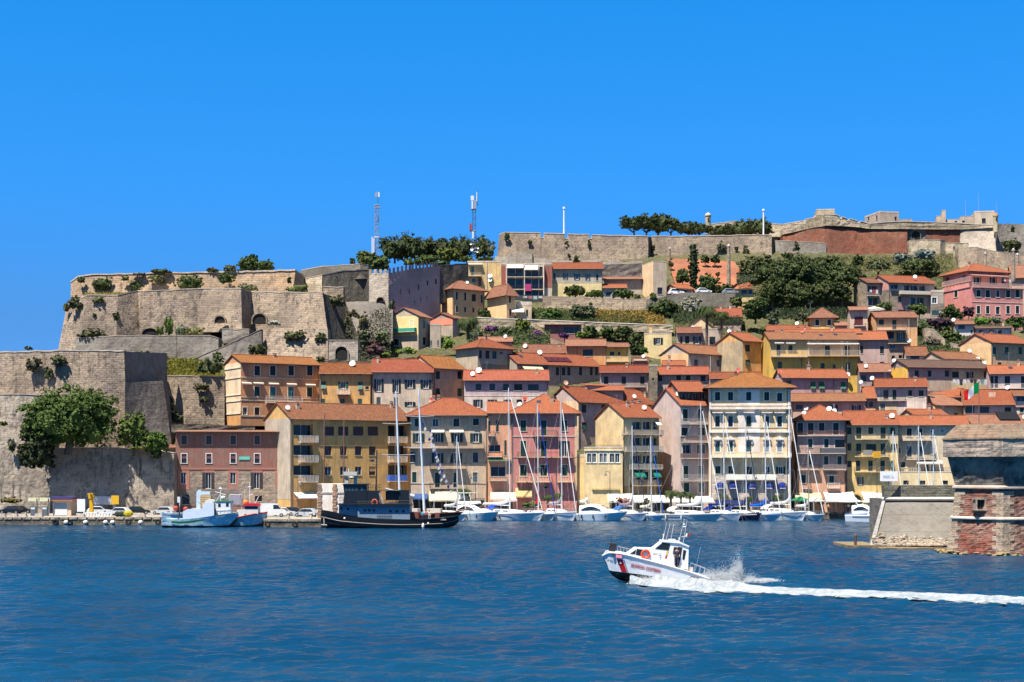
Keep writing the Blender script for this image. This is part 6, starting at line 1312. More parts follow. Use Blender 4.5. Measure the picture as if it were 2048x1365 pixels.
WS=[('dark ragged caper bush on the bastion face',Z1,245,410,1140,1290,285.2,(.07,.065,.045)),('drooping grey green bush on the bastion face',Z1,500,660,1110,1230,285,(.055,.065,.035)),('narrow trailing plant low on the bastion face',Z1,430,520,1210,1360,285,OLIVE),('small round bush on the bastion coping against the sky',Z1,240,330,1035,1075,285,OLIVE),('bush at the sunlit corner of the upper tier',Z1,750,840,355,425,350.5,DARKG),('large dark bush on upper tier, twin to the next',Z1,890,1100,345,500,350,DARKG),('thin bush hanging from upper tier coping',Z1,1180,1270,345,400,350,OLIVE),('tall dark bush between two orange plaster patches',Z1,1260,1385,380,520,349,DARKG),('dense dark bush spilling over the upper tier',Z1,1700,2000,320,490,349,(.025,.05,.015)),('low bush on the ridge coping over the upper tier',Z1,1280,1440,318,350,351,OLIVE),('bush trailing beneath upper tier coping',Z1,1430,1620,340,420,350,OLIVE),('wind shaped bush row at the left end of the ridge coping',Z1,1455,1700,285,330,351,(.035,.06,.02)),('ragged overgrowth at the sharp outer corner',Z1,655,800,530,680,331,(.05,.055,.03)),('yellowish plant at the sharp outer corner',Z1,615,680,610,700,333,(.12,.12,.03)),('plants hanging below the lower tier top',Z1,900,1030,545,620,330.5,OLIVE),('dark bush heap at the foot of the lower tier',Z1,740,1050,860,960,324,(.05,.055,.035)),('upright bright bush near the covered arch',Z1,1590,1700,730,930,327,(.05,.10,.02)),('leafy plant beside the covered arch',Z1,1520,1600,830,930,327,(.05,.09,.02)),('agave clump on the courtyard wall',Z1,1700,1860,830,940,325,(.12,.15,.10)),('flowering yellow agave clump on the courtyard wall',Z1,1790,2000,845,940,324.5,(.17,.17,.07)),('dark growth under a lower tier notch',Z1,1100,1165,690,790,330,DARKG),('small dark tuft midway on the lower tier',Z1,895,945,715,760,330,DARKG),('low ridge shrub by the tree pair',Z2,50,200,262,322,352,(.045,.05,.02)),('half dry ridge shrub left of the tree pair',Z2,210,370,240,320,352,OLIVE),('round dark bush on the merlon wall',Z2,170,340,305,430,349,(.022,.05,.014)),('sparse wide bush before the orange plaster',Z2,340,580,420,500,347,(.075,.09,.045)),('leafy bush below the cream wall section',Z2,850,1080,420,520,348,(.06,.085,.03)),('dark moss growth hanging from a merlon',Z2,845,895,350,430,349,DARKG),('hanging plants over the rubble cliff',Z2,790,1040,880,980,326,(.05,.06,.03)),('hanging plants at the edge of the rubble cliff',Z2,1120,1230,870,1010,325.5,(.05,.06,.03)),('dark bush covering a cave mouth over the villa roof',Z2,460,650,1000,1130,319,(.02,.03,.012)),('white speckled scrub below the casemate',Z2,650,800,770,835,329,(.30,.29,.25)),('olive scrub sprouting at the top of the shaded flank',Z2,1210,1420,530,660,341,(.05,.055,.025)),('long dry creeper down the shaded flank',Z2,1400,1560,650,900,345,(.06,.06,.035)),('brownish creeper on the rocky bank',Z2,1540,1660,700,900,337,(.075,.06,.04)),('scrub by the white steps',Z2,1530,1660,880,1000,333,(.06,.075,.04)),('dark creeper over the courtyard rock',Z2,1830,1900,575,680,345,(.04,.05,.03)),('pale bush next to the stairs',Z2,1700,1840,880,1000,333,(.10,.13,.05)),('magenta tinged bougainvillea bush by the yellow gabled house',Z2,1610,1800,975,1140,330,(.07,.02,.045)),('bright bush below the bougainvillea bush',Z2,1770,1880,1080,1160,329,(.07,.11,.02)),('climbing vine covering the pergola of the yellow gabled house',S5,180,440,760,850,341,(.09,.16,.02)),('bright green tree shaped bush beside the annex',S5,690,850,640,790,345,(.085,.16,.02)),('bush line hugging the tan retaining wall',V4,240,385,240,300,301.5,(.06,.06,.035)),('small bush low on the tan retaining wall',V4,295,350,335,380,301,(.05,.065,.03)),('dark bush on the rock flank',V4,-10,110,310,460,296,(.04,.05,.03)),('dark bush at the foot of the rock flank',V4,60,170,450,545,296,(.035,.045,.025))]
for i,(lb,V_,a,b,c,d,D,col)in enumerate(WS):shrub(lb,V_,a,b,c,d,D,col=col,n=int(120+(b-a)*(d-c)/V_[2]**2*.32),size=.2,seed=i)
tree('broad dark tree on the ridge wall, bigger of a pair',Z2,360,590,140,310,356,yb=330,col=(.028,.06,.016),n=1300,size=.26)
tree('lower dark tree touching its taller twin on the ridge wall',Z2,540,740,195,315,355,yb=330,col=(.032,.068,.018),n=900,size=.26)
tree('yellow green bushy tree under the thin mast',S1,190,420,775,960,372,yb=980,col=(.06,.09,.025),n=1300,size=.26)
tree('dense bushy tree beside the battlements',S1,330,590,830,1020,366,yb=1040,col=(.04,.075,.02),n=1400,size=.26)
shrub('small dark ridge bush left of the thin mast',S1,105,190,865,940,372,col=DARKG,n=200)
PN=[(650,490,760,590,860,890,402),(800,700,930,545,850,880,405),(890,860,1060,595,860,880,407),(1000,1000,1210,610,850,880,409),(1200,1150,1350,598,840,880,411),(1420,1330,1560,595,830,870,413),(1660,1590,1785,575,830,870,415)]
PL=['umbrella pine at the open end of the row by the thin mast','tallest umbrella pine in the row by the thin mast','umbrella pine next after the tallest of its row','brownish umbrella pine at the middle of the long row','umbrella pine with level top left of the red topped mast','umbrella pine just behind the antenna mast','umbrella pine on the far side of the antenna mast']
for(xt,a,b,c,d,e,D),lb in zip(PN,PL):pine(lb,S1,xt,a,b,c,d,e,D,seed=int(xt),col=(.034,.040,.016)if 'brown' in lb else PINE)
for(a,b,c,d,D,col,lb)in[(1130,1450,735,920,398,(.075,.095,.018),'yellow green bushes spreading before the pine row'),(880,1180,820,960,394,(.035,.07,.02),'dark green bushes before the pine row'),(1400,1600,840,920,396,(.04,.075,.02),'bushes around the foot of the antenna mast'),(740,900,870,960,392,(.05,.09,.025),'bushes above the battlements'),(1740,1840,680,850,404,(.10,.12,.08),'pale leaved thin tree beside the central bastion'),(1620,1810,850,905,398,(.055,.08,.03),'scrub at the foot of the central bastion'),(1080,1300,900,970,386,(.045,.08,.02),'low bushes on the curtain wall edge')]:
 tree(lb,S1,a,b,c,d,D,yb=d+10,col=col,n=int((b-a)*(d-c)*.028),size=.25)
QN=[(S2,1640,1505,1700,170,330,405,444,'umbrella pine leaning out at the open end of the eastern row'),(S2,1780,1660,1870,145,330,405,445,'roundest umbrella pine of the eastern row'),(S2,1910,1820,2050,160,340,408,446,'umbrella pine third along the eastern row'),(S3,90,10,200,150,330,390,447,'umbrella pine with two bare trunks over the second bastion'),(S3,225,140,310,180,320,385,447,'umbrella pine set lower beside the two trunked pine'),(S3,420,280,500,230,345,390,446,'dark pine crowding the notched wall west of the turret'),(S3,530,450,630,240,350,390,446,'dark pine touching the round turret'),(S3,700,640,800,280,370,400,446,'small pine just east of the round turret'),(S3,850,760,940,250,370,400,447,'pine half hidden behind its bigger neighbour'),(S3,1040,890,1120,205,370,410,445,'wide pine before the pale inner rampart'),(S3,1190,1060,1300,165,365,400,446,'tallest pine beside the second white pole')]
for i,(V_,xt,a,b,c,d,e,D,lb)in enumerate(QN):pine(lb,V_,xt,a,b,c,d,e,D,seed=i+50,n=1000,group='pines above the second bastion',col=(.040,.050,.018)if i>4 else PINE)
view(*S3);c=P(ux(468),uy(980),398);s=398/F/5.389;rt=empty('cypress_tree',c,0,'single tall narrow dark cypress before the brick red bank','cypress');zt=(980-475)*s
leaf_mesh('crown',[(0,0,zt*(.1+.083*i),(.3+1.0*math.sin(math.pi*min(1,(1-i/11)*.62+.12)))*1.05,.95,zt*.09)for i in range(11)],1500,.2,leafm((.020,.036,.012),(.035,.055,.015),.05),rt,core=.8)
m=MB();m.tube((0,0,-1),(0,0,zt*.2),.2,.15);m.build('trunk',barkm(),rt)
BP=[(1300,1180,1500,640,900,1180,392,'dark layered pine at the near edge of the big grove'),(1540,1380,1720,600,880,1190,396,'broad topped pine in the heart of the big grove'),(1680,1560,1850,640,900,1180,393,'pine with forked pale limbs in the big grove'),(1880,1740,2080,610,860,1160,397,'tall pine towards the villa side of the big grove'),(2060,1900,2230,660,900,1130,394,'last pine of the big grove next to the stone wing')]
for i,(xt,a,b,c,d,e,D,lb)in enumerate(BP):pine(lb,S3,xt,a,b,c,d,e,D,seed=i+80,n=2600,col=(.034,.052,.016),c2=(.075,.095,.024),group='big pine grove below the brick fort')
for(V_,a,b,c,d,D,col,lb)in[(S3,1150,1480,820,1130,388,(.025,.045,.014),'dark boughs added as shade at the grove edge'),(S3,1430,1760,850,1160,387,(.032,.052,.018),'dark trees added as shade beneath the heart of the big grove'),(S3,1700,2010,850,1120,387,(.034,.052,.018),'dark trees added as shade beneath the tall pine'),(S3,1960,2180,870,1100,388,(.026,.042,.016),'dark thicket added as shade next to the stone wing'),(S3,960,1200,590,850,408,(.045,.06,.025),'greyish scrubby tree at the foot of the ridge wall'),(S3,1130,1350,590,780,410,(.05,.065,.028),'greyish tree between ridge wall and pine grove'),(S3,1420,1560,560,640,412,(.06,.075,.03),'thin scrub tree below the low curtain wall'),(S3,990,1280,1050,1290,372,(.024,.052,.016),'dense dark conifer beside the red cottage roof'),(S3,0,300,1070,1293,378,(.028,.06,.015),'wide dark oak like tree under the upper road'),(S3,330,580,1040,1260,380,SILV,'silver leaved flowering tree by the palm'),(S3,270,430,730,900,396,(.035,.07,.018),'bright bush tree next to the cypress'),(S3,500,740,790,1000,395,(.03,.065,.018),'round green tree between cypress and obelisk'),(S3,700,900,900,1010,393,(.022,.045,.014),'dark hedge like tree below the obelisk'),(S3,850,1010,1030,1150,385,(.05,.07,.02),'leafy tree overhanging the curved road wall'),(S3,545,640,590,690,414,(.04,.06,.018),'round bush on top of the brick red bank'),(S3,640,755,580,680,414,(.035,.055,.018),'second bush on top of the brick red bank'),(S3,200,250,660,720,412,(.06,.08,.03),'small bush by the tall plain house'),(S3,705,750,780,820,404,(.05,.06,.02),'lone tuft growing in the brick red bank'),(S4,305,420,620,750,412,(.035,.065,.018),'round dark tree on the grassy hillside below the fort'),(S4,770,1180,660,870,405,(.035,.06,.02),'broad dark tree above the villa roof'),(S4,440,690,670,800,406,(.06,.08,.04),'prickly pear thicket on the hillside'),(S4,700,900,600,720,412,(.13,.16,.13),'grey blue agave thicket on the hillside'),(S4,900,1130,570,690,414,(.14,.17,.15),'grey blue agaves climbing towards the fort gate'),(S4,1770,1960,470,610,428,(.03,.045,.018),'dark bush at the base of the whitish bastion'),(S4,530,710,1085,1190,376,(.035,.065,.018),'bushy tree in front of the stone villa'),(S4,880,1050,1100,1230,375,(.04,.08,.02),'rounded green tree in front of the villa balcony'),(S4,1170,1400,1120,1260,374,(.03,.06,.018),'dark green tree by the pink villa corner'),(S4,1390,1510,1130,1240,374,(.06,.02,.05),'purple bougainvillea against the pink villa'),(S8,700,930,330,430,356,(.055,.018,.06),'big purple bougainvillea on the garden terrace'),(S8,610,700,400,520,352,(.03,.06,.016),'dark tree beside the apricot house wall'),(S8,820,1000,460,580,348,(.045,.08,.02),'green bush tree over the zigzag wall'),(S8,640,830,520,600,343,(.15,.13,.09),'dry twiggy bush by the rough garden wall'),(S8,1110,1300,320,410,362,(.07,.13,.02),'bright green hedge tree under the pink villa'),(S8,1280,1400,325,400,363,(.16,.17,.11),'pale flowering bush in the villa garden'),(S8,1400,1600,330,420,362,(.035,.06,.018),'dark hedge mass in the villa garden'),(S8,1200,1600,395,440,358,(.055,.11,.02),'long clipped bright hedge below the pink villa'),(S6,440,750,40,240,374,(.055,.075,.045),'bluish leaved garden tree below the upper road'),(S6,110,380,90,240,374,(.05,.09,.02),'green orchard tree with pale leaves below the upper road'),(S6,590,780,270,440,362,(.03,.055,.018),'dark garden tree beside the veranda house'),(S6,760,960,290,430,361,(.04,.07,.02),'round garden tree in a row of garden trees'),(S6,940,1160,290,450,360,(.028,.05,.016),'dark round tree at the end of the garden trees'),(S6,1110,1330,350,620,352,(.03,.05,.018),'tall dark tree between saffron and lemon houses'),(S6,1240,1345,530,610,347,(.05,.10,.02),'light green bush beside the lemon block'),(S6,510,640,360,430,357,(.09,.13,.02),'yellowish bush by the veranda'),(S6,-20,170,345,500,356,(.10,.03,.11),'violet bougainvillea mound on the stair wall'),(S6,330,450,380,440,355,(.10,.03,.11),'small violet bougainvillea by the veranda'),(S5,1330,1530,540,660,357,(.045,.075,.03),'garden bush under the white coped wall'),(S5,1180,1350,515,600,358,(.09,.03,.10),'violet bougainvillea below the peach wing'),(S5,1540,1700,440,610,360,(.09,.11,.02),'small olive yellow tree in the terrace garden'),(S5,1130,1330,580,700,353,(.05,.07,.03),'agave and scrub mound next to the big palm'),(S5,1110,1270,330,430,368,(.035,.065,.02),'dark shrub tree in front of the peach wing'),(S2,830,1100,960,1100,387,(.025,.048,.014),'dark oak like tree before the grey and yellow house'),(S2,1080,1300,1020,1110,386,(.04,.085,.02),'fresh green tree next to the dark oak like tree'),(S2,1390,1640,1010,1110,386,(.035,.075,.018),'hedge trees behind the white parked van'),(S2,1640,1720,1080,1130,385.5,(.05,.07,.02),'small shrub tree beside the tall plain house'),(S2,1820,1890,1060,1125,386,(.05,.085,.02),'leafy bush at the door of the tall plain house'),(S7,1000,1130,100,300,362,(.05,.07,.045),'thorny agave bush next to dense conifer'),(S7,1300,1500,130,240,362,(.06,.075,.045),'grey scrub between conifer and yellow house'),(S7,900,1030,300,400,352,(.04,.08,.02),'garden bush behind the ochre house roof')]:  # grove boughs, trees and thicket are added dark to stand for its shade
 tree(lb,V_,a,b,c,d,D,yb=d+6,col=col,n=int(200+(b-a)*(d-c)/V_[2]**2*.75),size=.25,seed=int(a+c),c2=mul(col,1.9)if max(col)>.085 else None)
palm('big feathery date palm beside the coral pink house',S5,1000,470,650,165,351,nfr=40)
palm('tall date palm in front of the small peach cottage',S7,305,115,500,150,346,nfr=34)
palm('second date palm close behind the tall one',S7,470,160,450,120,350,nfr=28)
palm('tiny palm by the orange villa roofs',S6,345,965,1060,45,314,nfr=16)
def cover(name,label,V,quad,n,size,col,h=.5,kind='grass'):
 view(*V);Q=[P(ux(a),uy(b),D)for a,b,D in quad];u=nrg.uniform(size=(n,2));q=np.array([tuple(v)for v in Q])
 pos=((q[0]*(1-u[:,:1])+q[1]*u[:,:1])*(1-u[:,1:])+(q[3]*(1-u[:,:1])+q[2]*u[:,:1])*u[:,1:])
 pos[:,2]=np.array([max(-1.2+z,min(z+1.5,ter(x,y)))for x,y,z in pos])+nrg.uniform(0,h,n);a=nrg.uniform(0,math.pi,n);t=np.stack([np.cos(a),np.sin(a),nrg.uniform(-.3,.3,n)],1)*size*nrg.uniform(.5,1.4,n)[:,None];up=np.stack([nrg.normal(size=n)*.3,nrg.normal(size=n)*.3,np.ones(n)],1)*size*1.2
 Vv=np.stack([pos-t,pos+t,pos+up],1).reshape(-1,3);m=MB();m.v=Vv.tolist();m.f=[[3*i,3*i+1,3*i+2]for i in range(n)];m.m=[0]*n
 o=m.build(name,leafm(col,mul(col,1.7),.3));tag(o,label,kind,kind='stuff')
cover('dry_grass','yellow green dry grass on the garden slope above the tan wall',V4,[(-40,200,304),(480,200,304),(400,60,316),(-40,30,318)],3600,.28,(.15,.14,.02),.7)
cover('dry_grass','tall ochre dry grass below the upper road wall',S6,[(740,262,368),(1560,290,368),(1500,150,379),(740,120,379)],4500,.3,(.26,.17,.04),.8)
cover('green_undergrowth','green undergrowth at the foot of the upper road wall',S6,[(0,235,368),(1300,262,368),(1300,100,379),(0,60,379)],4200,.26,(.06,.085,.025),.6,'undergrowth')
cover('hill_grass','dry hillside grass beneath the brick red fort',S4,[(120,760,402),(1300,760,402),(1300,590,427),(60,650,427)],7000,.26,(.16,.15,.06),.4)
cover('yellow_grass','sunny yellow grass along the top of the lower tier',Z1,[(820,545,333),(1260,545,333),(1260,480,350),(830,480,350)],2000,.22,(.24,.20,.05),.4)
cover('garden_undergrowth','mixed green undergrowth in the terraced gardens',S8,[(620,620,336),(1000,620,338),(1250,330,368),(620,330,366)],5000,.26,(.06,.085,.03),.6,'undergrowth')
cover('shade_undergrowth','undergrowth coloured dark for the shade beneath the pine grove',S3,[(1250,1250,366),(2200,1250,366),(2100,1130,378),(1350,1150,378)],2600,.28,(.035,.05,.02),.8,'undergrowth')  # dark leaf colour stands for the shade below the pines
cover('terrace_undergrowth','weedy green undergrowth on the stair garden',S5,[(1000,700,345),(1934,700,345),(1934,500,362),(1000,500,362)],4000,.24,(.06,.085,.03),.6,'undergrowth')
cover('ridge_scrub','mixed scrub under the ridge walls',S3,[(940,880,396),(1250,800,402),(1900,620,424),(930,690,420)],4500,.28,(.07,.085,.045),.7,'scrub')
cover('bank_scrub','mixed scrub between fortress flank and yellow gabled house',Z2,[(1420,1160,325),(1860,1160,327),(1860,620,350),(1420,620,350)],2600,.24,(.085,.085,.055),.5,'scrub')
cover('road_foot_scrub','green scrub below the curved road wall near the palms',S3,[(250,1290,368),(1000,1290,368),(1000,1150,382),(250,1120,384)],4200,.26,(.045,.06,.025),.8,'scrub')
for lb,V_,a,b,c,d,D,col in(('trailing plant at the open corner of the central bastion',S2,150,230,375,470,425,OLIVE),('dark tuft on the central bastion beneath the first notch',S2,430,485,450,510,424.5,DARKG),('dark tuft hanging beneath the second notch',S2,850,890,460,515,424.5,DARKG),('long trailing plant beneath the third notch',S2,1110,1155,450,540,424.5,DARKG),('bush at the foot of the central bastion',S2,940,1020,630,710,420,BUSH),('small bush rooted low on the central bastion',S2,880,915,610,660,423,BUSH),('hanging plant near the plain bastion corner',S3,990,1070,480,600,428.5,OLIVE),('wide dry creeper on the second bastion',S3,710,840,440,560,429.5,(.07,.065,.045)),('creeper tuft beside the obelisk top',S3,900,960,490,550,429,DARKG),('bush sprouting on the far ridge rock',S4,1860,1900,340,420,438,DARKG),('scrub on the low curtain wall',S3,1540,1620,440,560,431,OLIVE),('dark plants in the bastion joint',S3,15,55,470,560,431,DARKG),('bush spilling over the roof terrace wall',Z2,1120,1220,1130,1200,308,(.05,.075,.03)),('green mound beside the orange villa roof',V4,380,470,20,90,309,(.045,.07,.03)),('low dark scrub at the picture edge under the bastion ledge',Z3,-10,60,425,460,281,(.06,.09,.02)),('thin hanging weeds beneath the fig tree',Z3,60,120,560,680,281,OLIVE),('weeds growing at the base of the pale bastion',Z3,-10,180,1050,1100,279,(.14,.11,.03))):
 shrub(lb,V_,a,b,c,d,D,col=col,n=int(140+(b-a)*(d-c)/V_[2]**2*.4),size=.2)
 # ================================================================ boats
def hull_mb(L_,Bm,fb,fs,draft=.5,rake=.9,fine=.42,tr=.8):
 """x forward, z up from the waterline; returns hull, deck, bottom"""
 N=14;h_,dk=MB(),MB();S=[]
 for i in range(N+1):
  t=i/N;b=Bm/2*(1-max(0,(t-fine)/(1-fine))**2.2)*(tr+(1-tr)*min(1,t/.4));zs=fs+(fb-fs)*t**1.6;b=max(b,.03)
  x=-L_/2+L_*t;x1=x-rake*max(0,(t-.6)/.4)**1.5*.55;x2=x-rake*max(0,(t-.6)/.4)**1.5;wl=.86-.5*max(0,(t-.5)/.5)**1.3
  S.append([(x,b,zs),(x-.0,b*1.01,zs-.12),(x1,b*(.5+wl*.5),zs*.45),(x2,b*wl,.02),(x2*.98,b*wl*.55,-draft*.7),(x2*.97,0,-draft)])
 n=6;vs=[]
 for s_ in S:vs+=s_+[(p[0],-p[1],p[2])for p in reversed(s_[:-1])]
 M=2*n-1;up,lo=[],[]
 for i in range(N):
  for j in range(M-1):
   f=(i*M+j,(i+1)*M+j,(i+1)*M+j+1,i*M+j+1);(lo if 3<=j<=6 else up).append(f)
 h_.add(vs,up,0);h_.add([],[]);h_.f+=[list(f)for f in lo];h_.m+=[1]*len(lo)
 h_.f.append(list(range(M)));h_.m.append(0)
 for i in range(N):
  a,b=S[i][0],S[i+1][0];dk.quad((a[0],a[1]-.04,a[2]-.06),(b[0],max(0,b[1]-.04),b[2]-.06),(b[0],-max(0,b[1]-.04),b[2]-.06),(a[0],-a[1]+.04,a[2]-.06))
 return h_,dk,S
def rail_mb(S,i0,i1,h_=.6,r=.018,off=.06):
 m=MB()
 for sg in(1,-1):
  pr=None
  for i in range(i0,i1+1):
   x,b,z=S[i][0];p=(x,sg*max(0,b-off),z)
   q=(p[0],p[1],z+h_);m.tube(p,q,r,n=4)
   if pr:m.tube(pr,q,r,n=4);m.tube((pr[0],pr[1],pr[2]-h_/2),(q[0],q[1],q[2]-h_/2),r*.7,n=3)
   pr=q
 return m
GW=(.74,.75,.76)
def loft_cab(m,secs,mi=0):
 """secs: (x, halfwidth bottom, halfwidth top, z0, z1)"""
 vs=[]
 for x,wb,wt,z0,z1 in secs:vs+=[(x,wb,z0),(x,(wb+wt)/2*1.02,z0+(z1-z0)*.6),(x,wt*.9,z1),(x,0,z1+.05),(x,-wt*.9,z1),(x,-(wb+wt)/2*1.02,z0+(z1-z0)*.6),(x,-wb,z0)]
 n=7;fs=[(i*n+j,(i+1)*n+j,(i+1)*n+j+1,i*n+j+1)for i in range(len(secs)-1)for j in range(n-1)]+[tuple(range(n)),tuple(range((len(secs)-1)*n,len(secs)*n))[::-1]]
 return m.add(vs,fs,mi)
YG='boats moored along the quay'
def sailboat(label,xbow,xmast,ytop,ang=-45,L_=11,Bm=3.4,hc=(.72,.74,.76),cover=None,fb=1.35,Db=272.0,stay=(.78,.78,.76),mc=(.66,.67,.68),stripe=(.05,.09,.2),dod=None,ybow=None,name='sailing_yacht',group=YG,boom=True):
 a=R(ang);bx,by=XX(xbow,Db),Db;cx_,cy_=bx-math.cos(a)*L_/2,by-math.sin(a)*L_/2
 rt=empty(name,(cx_,cy_,0),a,label,'sailing boat',group);hm,dk,S=hull_mb(L_,Bm,fb,fb*.78)
 hl=hm.build('hull',[paint(hc,.25),paint((.02,.04,.10),.5)],rt,smooth=False);m=MB()
 for sg in(1,-1):
  for i in range(2,13):
   p,q=S[i][1],S[i+1][1];m.quad((p[0],sg*(p[1]+.012),p[2]-.10),(q[0],sg*(q[1]+.012),q[2]-.10),(q[0],sg*(q[1]+.012),q[2]-.20),(p[0],sg*(p[1]+.012),p[2]-.20))
 m.build('stripe',paint(stripe,.4),hl);dk.build('deck',paint((.70,.69,.65),.6),rt)
 m=MB();loft_cab(m,[(-L_*.12,Bm*.27,Bm*.24,fb*.75,fb+.38),(L_*.08,Bm*.25,Bm*.22,fb*.8,fb+.36),(L_*.24,Bm*.16,Bm*.12,fb*.9,fb+.14)]);c=m.build('cabin',paint(GW,.35),rt);m=MB()
 for sg in(1,-1):
  for x0,x1 in((-L_*.1,-L_*.02),(0,L_*.07)):m.add([(x0,sg*(Bm*.262),fb+.02),(x1,sg*(Bm*.257),fb+.02),(x1,sg*(Bm*.25),fb+.22),(x0,sg*(Bm*.256),fb+.22)],[(0,1,2,3)])
 m.build('window',glassm(),c)
 k=(xmast-CX)/F;ca,sa=math.cos(a),math.sin(a);xm=(k*cy_-cx_)/(ca-k*sa);xm=max(-L_*.3,min(L_*.32,xm));Dm=cy_+sa*xm;zt=ZZ(ytop,Dm)
 m=MB();m.tube((xm,0,fb),(xm-zt*.012,0,zt),.12,.085,n=8);mst=m.build('mast',paint(mc,.35,.2),rt)
 for f in(.45,.72):m=MB();m.tube((xm,-Bm*.30,zt*f),(xm,Bm*.30,zt*f),.03,n=4);m.build('spreader',paint(mc,.4),mst)
 m=MB();tp=(xm-zt*.012,0,zt-.2)
 for sg in(1,-1):m.tube(tp,(xm-.2,sg*Bm*.46,fb),.012,n=3);m.tube((xm,sg*Bm*.3,zt*.45),(xm+.5,sg*Bm*.45,fb),.012,n=3)
 m.tube(tp,(-L_/2+.1,0,fb*.8),.014,n=3);m.tube((xm,0,zt+.0),(xm,0,zt+.7),.012,n=3);m.build('rigging',paint((.55,.55,.55),.4),rt)
 m=MB();bw=S[-1][0];m.tube((xm*1+.1,0,zt*.93),(bw[0]-.25,0,bw[2]+.1),.075,n=6);m.build('furled_sail',fabric(stay,.1),rt)
 if boom:
  m=MB();bl=L_*.36;zb=fb+1.1;m.tube((xm,0,zb),(xm-bl,0,zb+.05),.07,n=6);bo=m.build('boom',paint(mc,.4),rt)
  cvr=cover or(.55,.55,.56);m=MB();vs=[];n=9
  for i in range(n):
   t=i/(n-1);r_=.30-.12*t+.02*math.sin(i*2.1);zc_=zb+.30-.08*t+(1.0*(1-t)**6)
   for j in range(8):
    u=2*math.pi*j/8;vs.append((xm-.05-bl*t*.97,r_*.7*math.cos(u),zc_+r_*math.sin(u)*(1.1 if i else 2.2)))
  m.add(vs,[(i*8+j,(i+1)*8+j,(i+1)*8+(j+1)%8,i*8+(j+1)%8)for i in range(n-1)for j in range(8)]+[tuple(range(8)),tuple(range((n-1)*8,n*8))]);m.build('sail_cover',fabric(cvr,.05),bo)
 if dod:
  m=MB();x0=-L_*.14;vs=[]
  for i in range(5):
   t=i/4;hh=.95*math.sin(math.pi*(.18+.55*t))
   for j in range(7):u=math.pi*j/6;vs.append((x0-1.4+1.7*t,-Bm*.3*math.cos(u),fb+.2+hh*math.sin(u)**.6))
  m.add(vs,[(i*7+j,(i+1)*7+j,(i+1)*7+j+1,i*7+j+1)for i in range(4)for j in range(6)]);m.build('spray_hood',fabric(dod,.1),rt)
 rail_mb(S,9,14,.6).build('pulpit',paint((.5,.5,.5),.3,.6),rt);rail_mb(S,1,9,.55,.012).build('lifeline',paint((.5,.5,.5),.3,.6),rt)
 m=MB();m.tube((bw[0]-.3,0,bw[2]),(bw[0]+1.4,.5,-.3),.012,n=3);m.tube((bw[0]-.3,0,bw[2]),(bw[0]+.9,-.8,-.3),.012,n=3);m.build('mooring_line',paint((.3,.28,.24),.8),rt)
 if rnd.random()<.7:
  for i in(4,7):m=MB();x,b,z=S[i][0];m.tube((x,-b-.12,.35),(x,-b-.12,.95),.12,n=7);m.tube((x,-b-.1,.95),(x,-b+.02,z),.012,n=3);m.build('fender',paint((.03,.05,.16)if hc[0]>.5 else GW,.5),rt)
 return rt
sailboat('white sailing boat with its bow peeping between the tug stern and a motor yacht',934,915,873,L_=10)
sailboat('big white ketch with tallest mast and blue covers in front of the salmon strip house',1088,1020,776,L_=16,Bm=4.2,fb=1.6,cover=(.72,.72,.72),dod=(.02,.06,.35),ang=-28,mc=(.74,.76,.78))
sailboat('grey sloop with red sail cover and blue furled sail before the rose house',1112,1077,808,L_=10.5,hc=(.45,.52,.56),cover=(.6,.02,.03),stay=(.02,.05,.3),Db=273)
sailboat('plain white sloop with white furled sail below the corner of the rose house',1154,1124,803,L_=11,fb=1.7,cover=(.3,.3,.32))
sailboat('white sloop with blue tarpaulin and purple cover below the green awnings',1294,1266,852,L_=9.5,cover=(.22,.18,.24),stay=(.06,.06,.12),dod=(.03,.12,.4),fb=1.5)
sailboat('small cream sailing boat with blue furled sail beside the long grey yacht',1329,1303,873,L_=7.5,Bm=2.6,hc=(.40,.55,.66),cover=(.66,.60,.46),stay=(.03,.12,.45),fb=1.15)
sailboat('long pale grey sailing yacht with wheel shelter and orange float',1446,1404,806,ang=-30,L_=14.5,Bm=4.3,hc=(.50,.54,.56),cover=(.5,.5,.52),fb=1.4,dod=(.6,.6,.6))
sailboat('white sloop with dark blue covers at the left half of the palazzo',1484,1449,830,L_=10.5,cover=(.015,.03,.15),fb=1.5,dod=(.015,.03,.2))
sailboat('navy blue hulled sloop among white boats',1523,1493,846,L_=10,hc=(.006,.012,.07),cover=(.02,.03,.12),stay=(.04,.05,.09),dod=(.02,.04,.2),stripe=(.6,.6,.6),fb=1.45)
sailboat('pale blue sloop with bright blue sail cover under the palazzo',1563,1532,829,L_=10,hc=(.38,.55,.68),cover=(.0,.10,.55),fb=1.35)
sailboat('widest white sloop with tall mast at the right corner of the palazzo',1614,1581,819,L_=12.5,Bm=3.9,fb=1.75,cover=(.6,.6,.6),dod=(.6,.58,.55))
sailboat('small white sailing boat with brown mast, last of the quay row',1649,1618,892,L_=8.5,Bm=2.8,hc=(.42,.55,.62),mc=(.35,.3,.22),fb=1.25)
for lb,xb,xm_,yt in(('sloop whose mast rises behind the white harbour sign',1812,1788,863),('tall masted sloop moored behind the grey bastion',1870,1839,852),('third sloop behind the grey bastion, next to the brick tower',1898,1868,860)):
 sailboat(lb,xb,xm_,yt,Db=262,L_=11.5,fb=1.5,cover=(.04,.1,.35),group='boats behind the grey bastion')
rt=empty('schooner',(XX(838,262),262,0),R(-8),'large wooden schooner with two tall white masts hidden behind the black tug','schooner',None)
hm,dk,S=hull_mb(15.5,4.6,2.0,1.5,rake=1.8,fine=.35);hm.build('hull',[paint((.10,.03,.02),.4),paint((.05,.02,.02),.5)],rt);dk.build('deck',paint((.3,.2,.12),.7),rt)
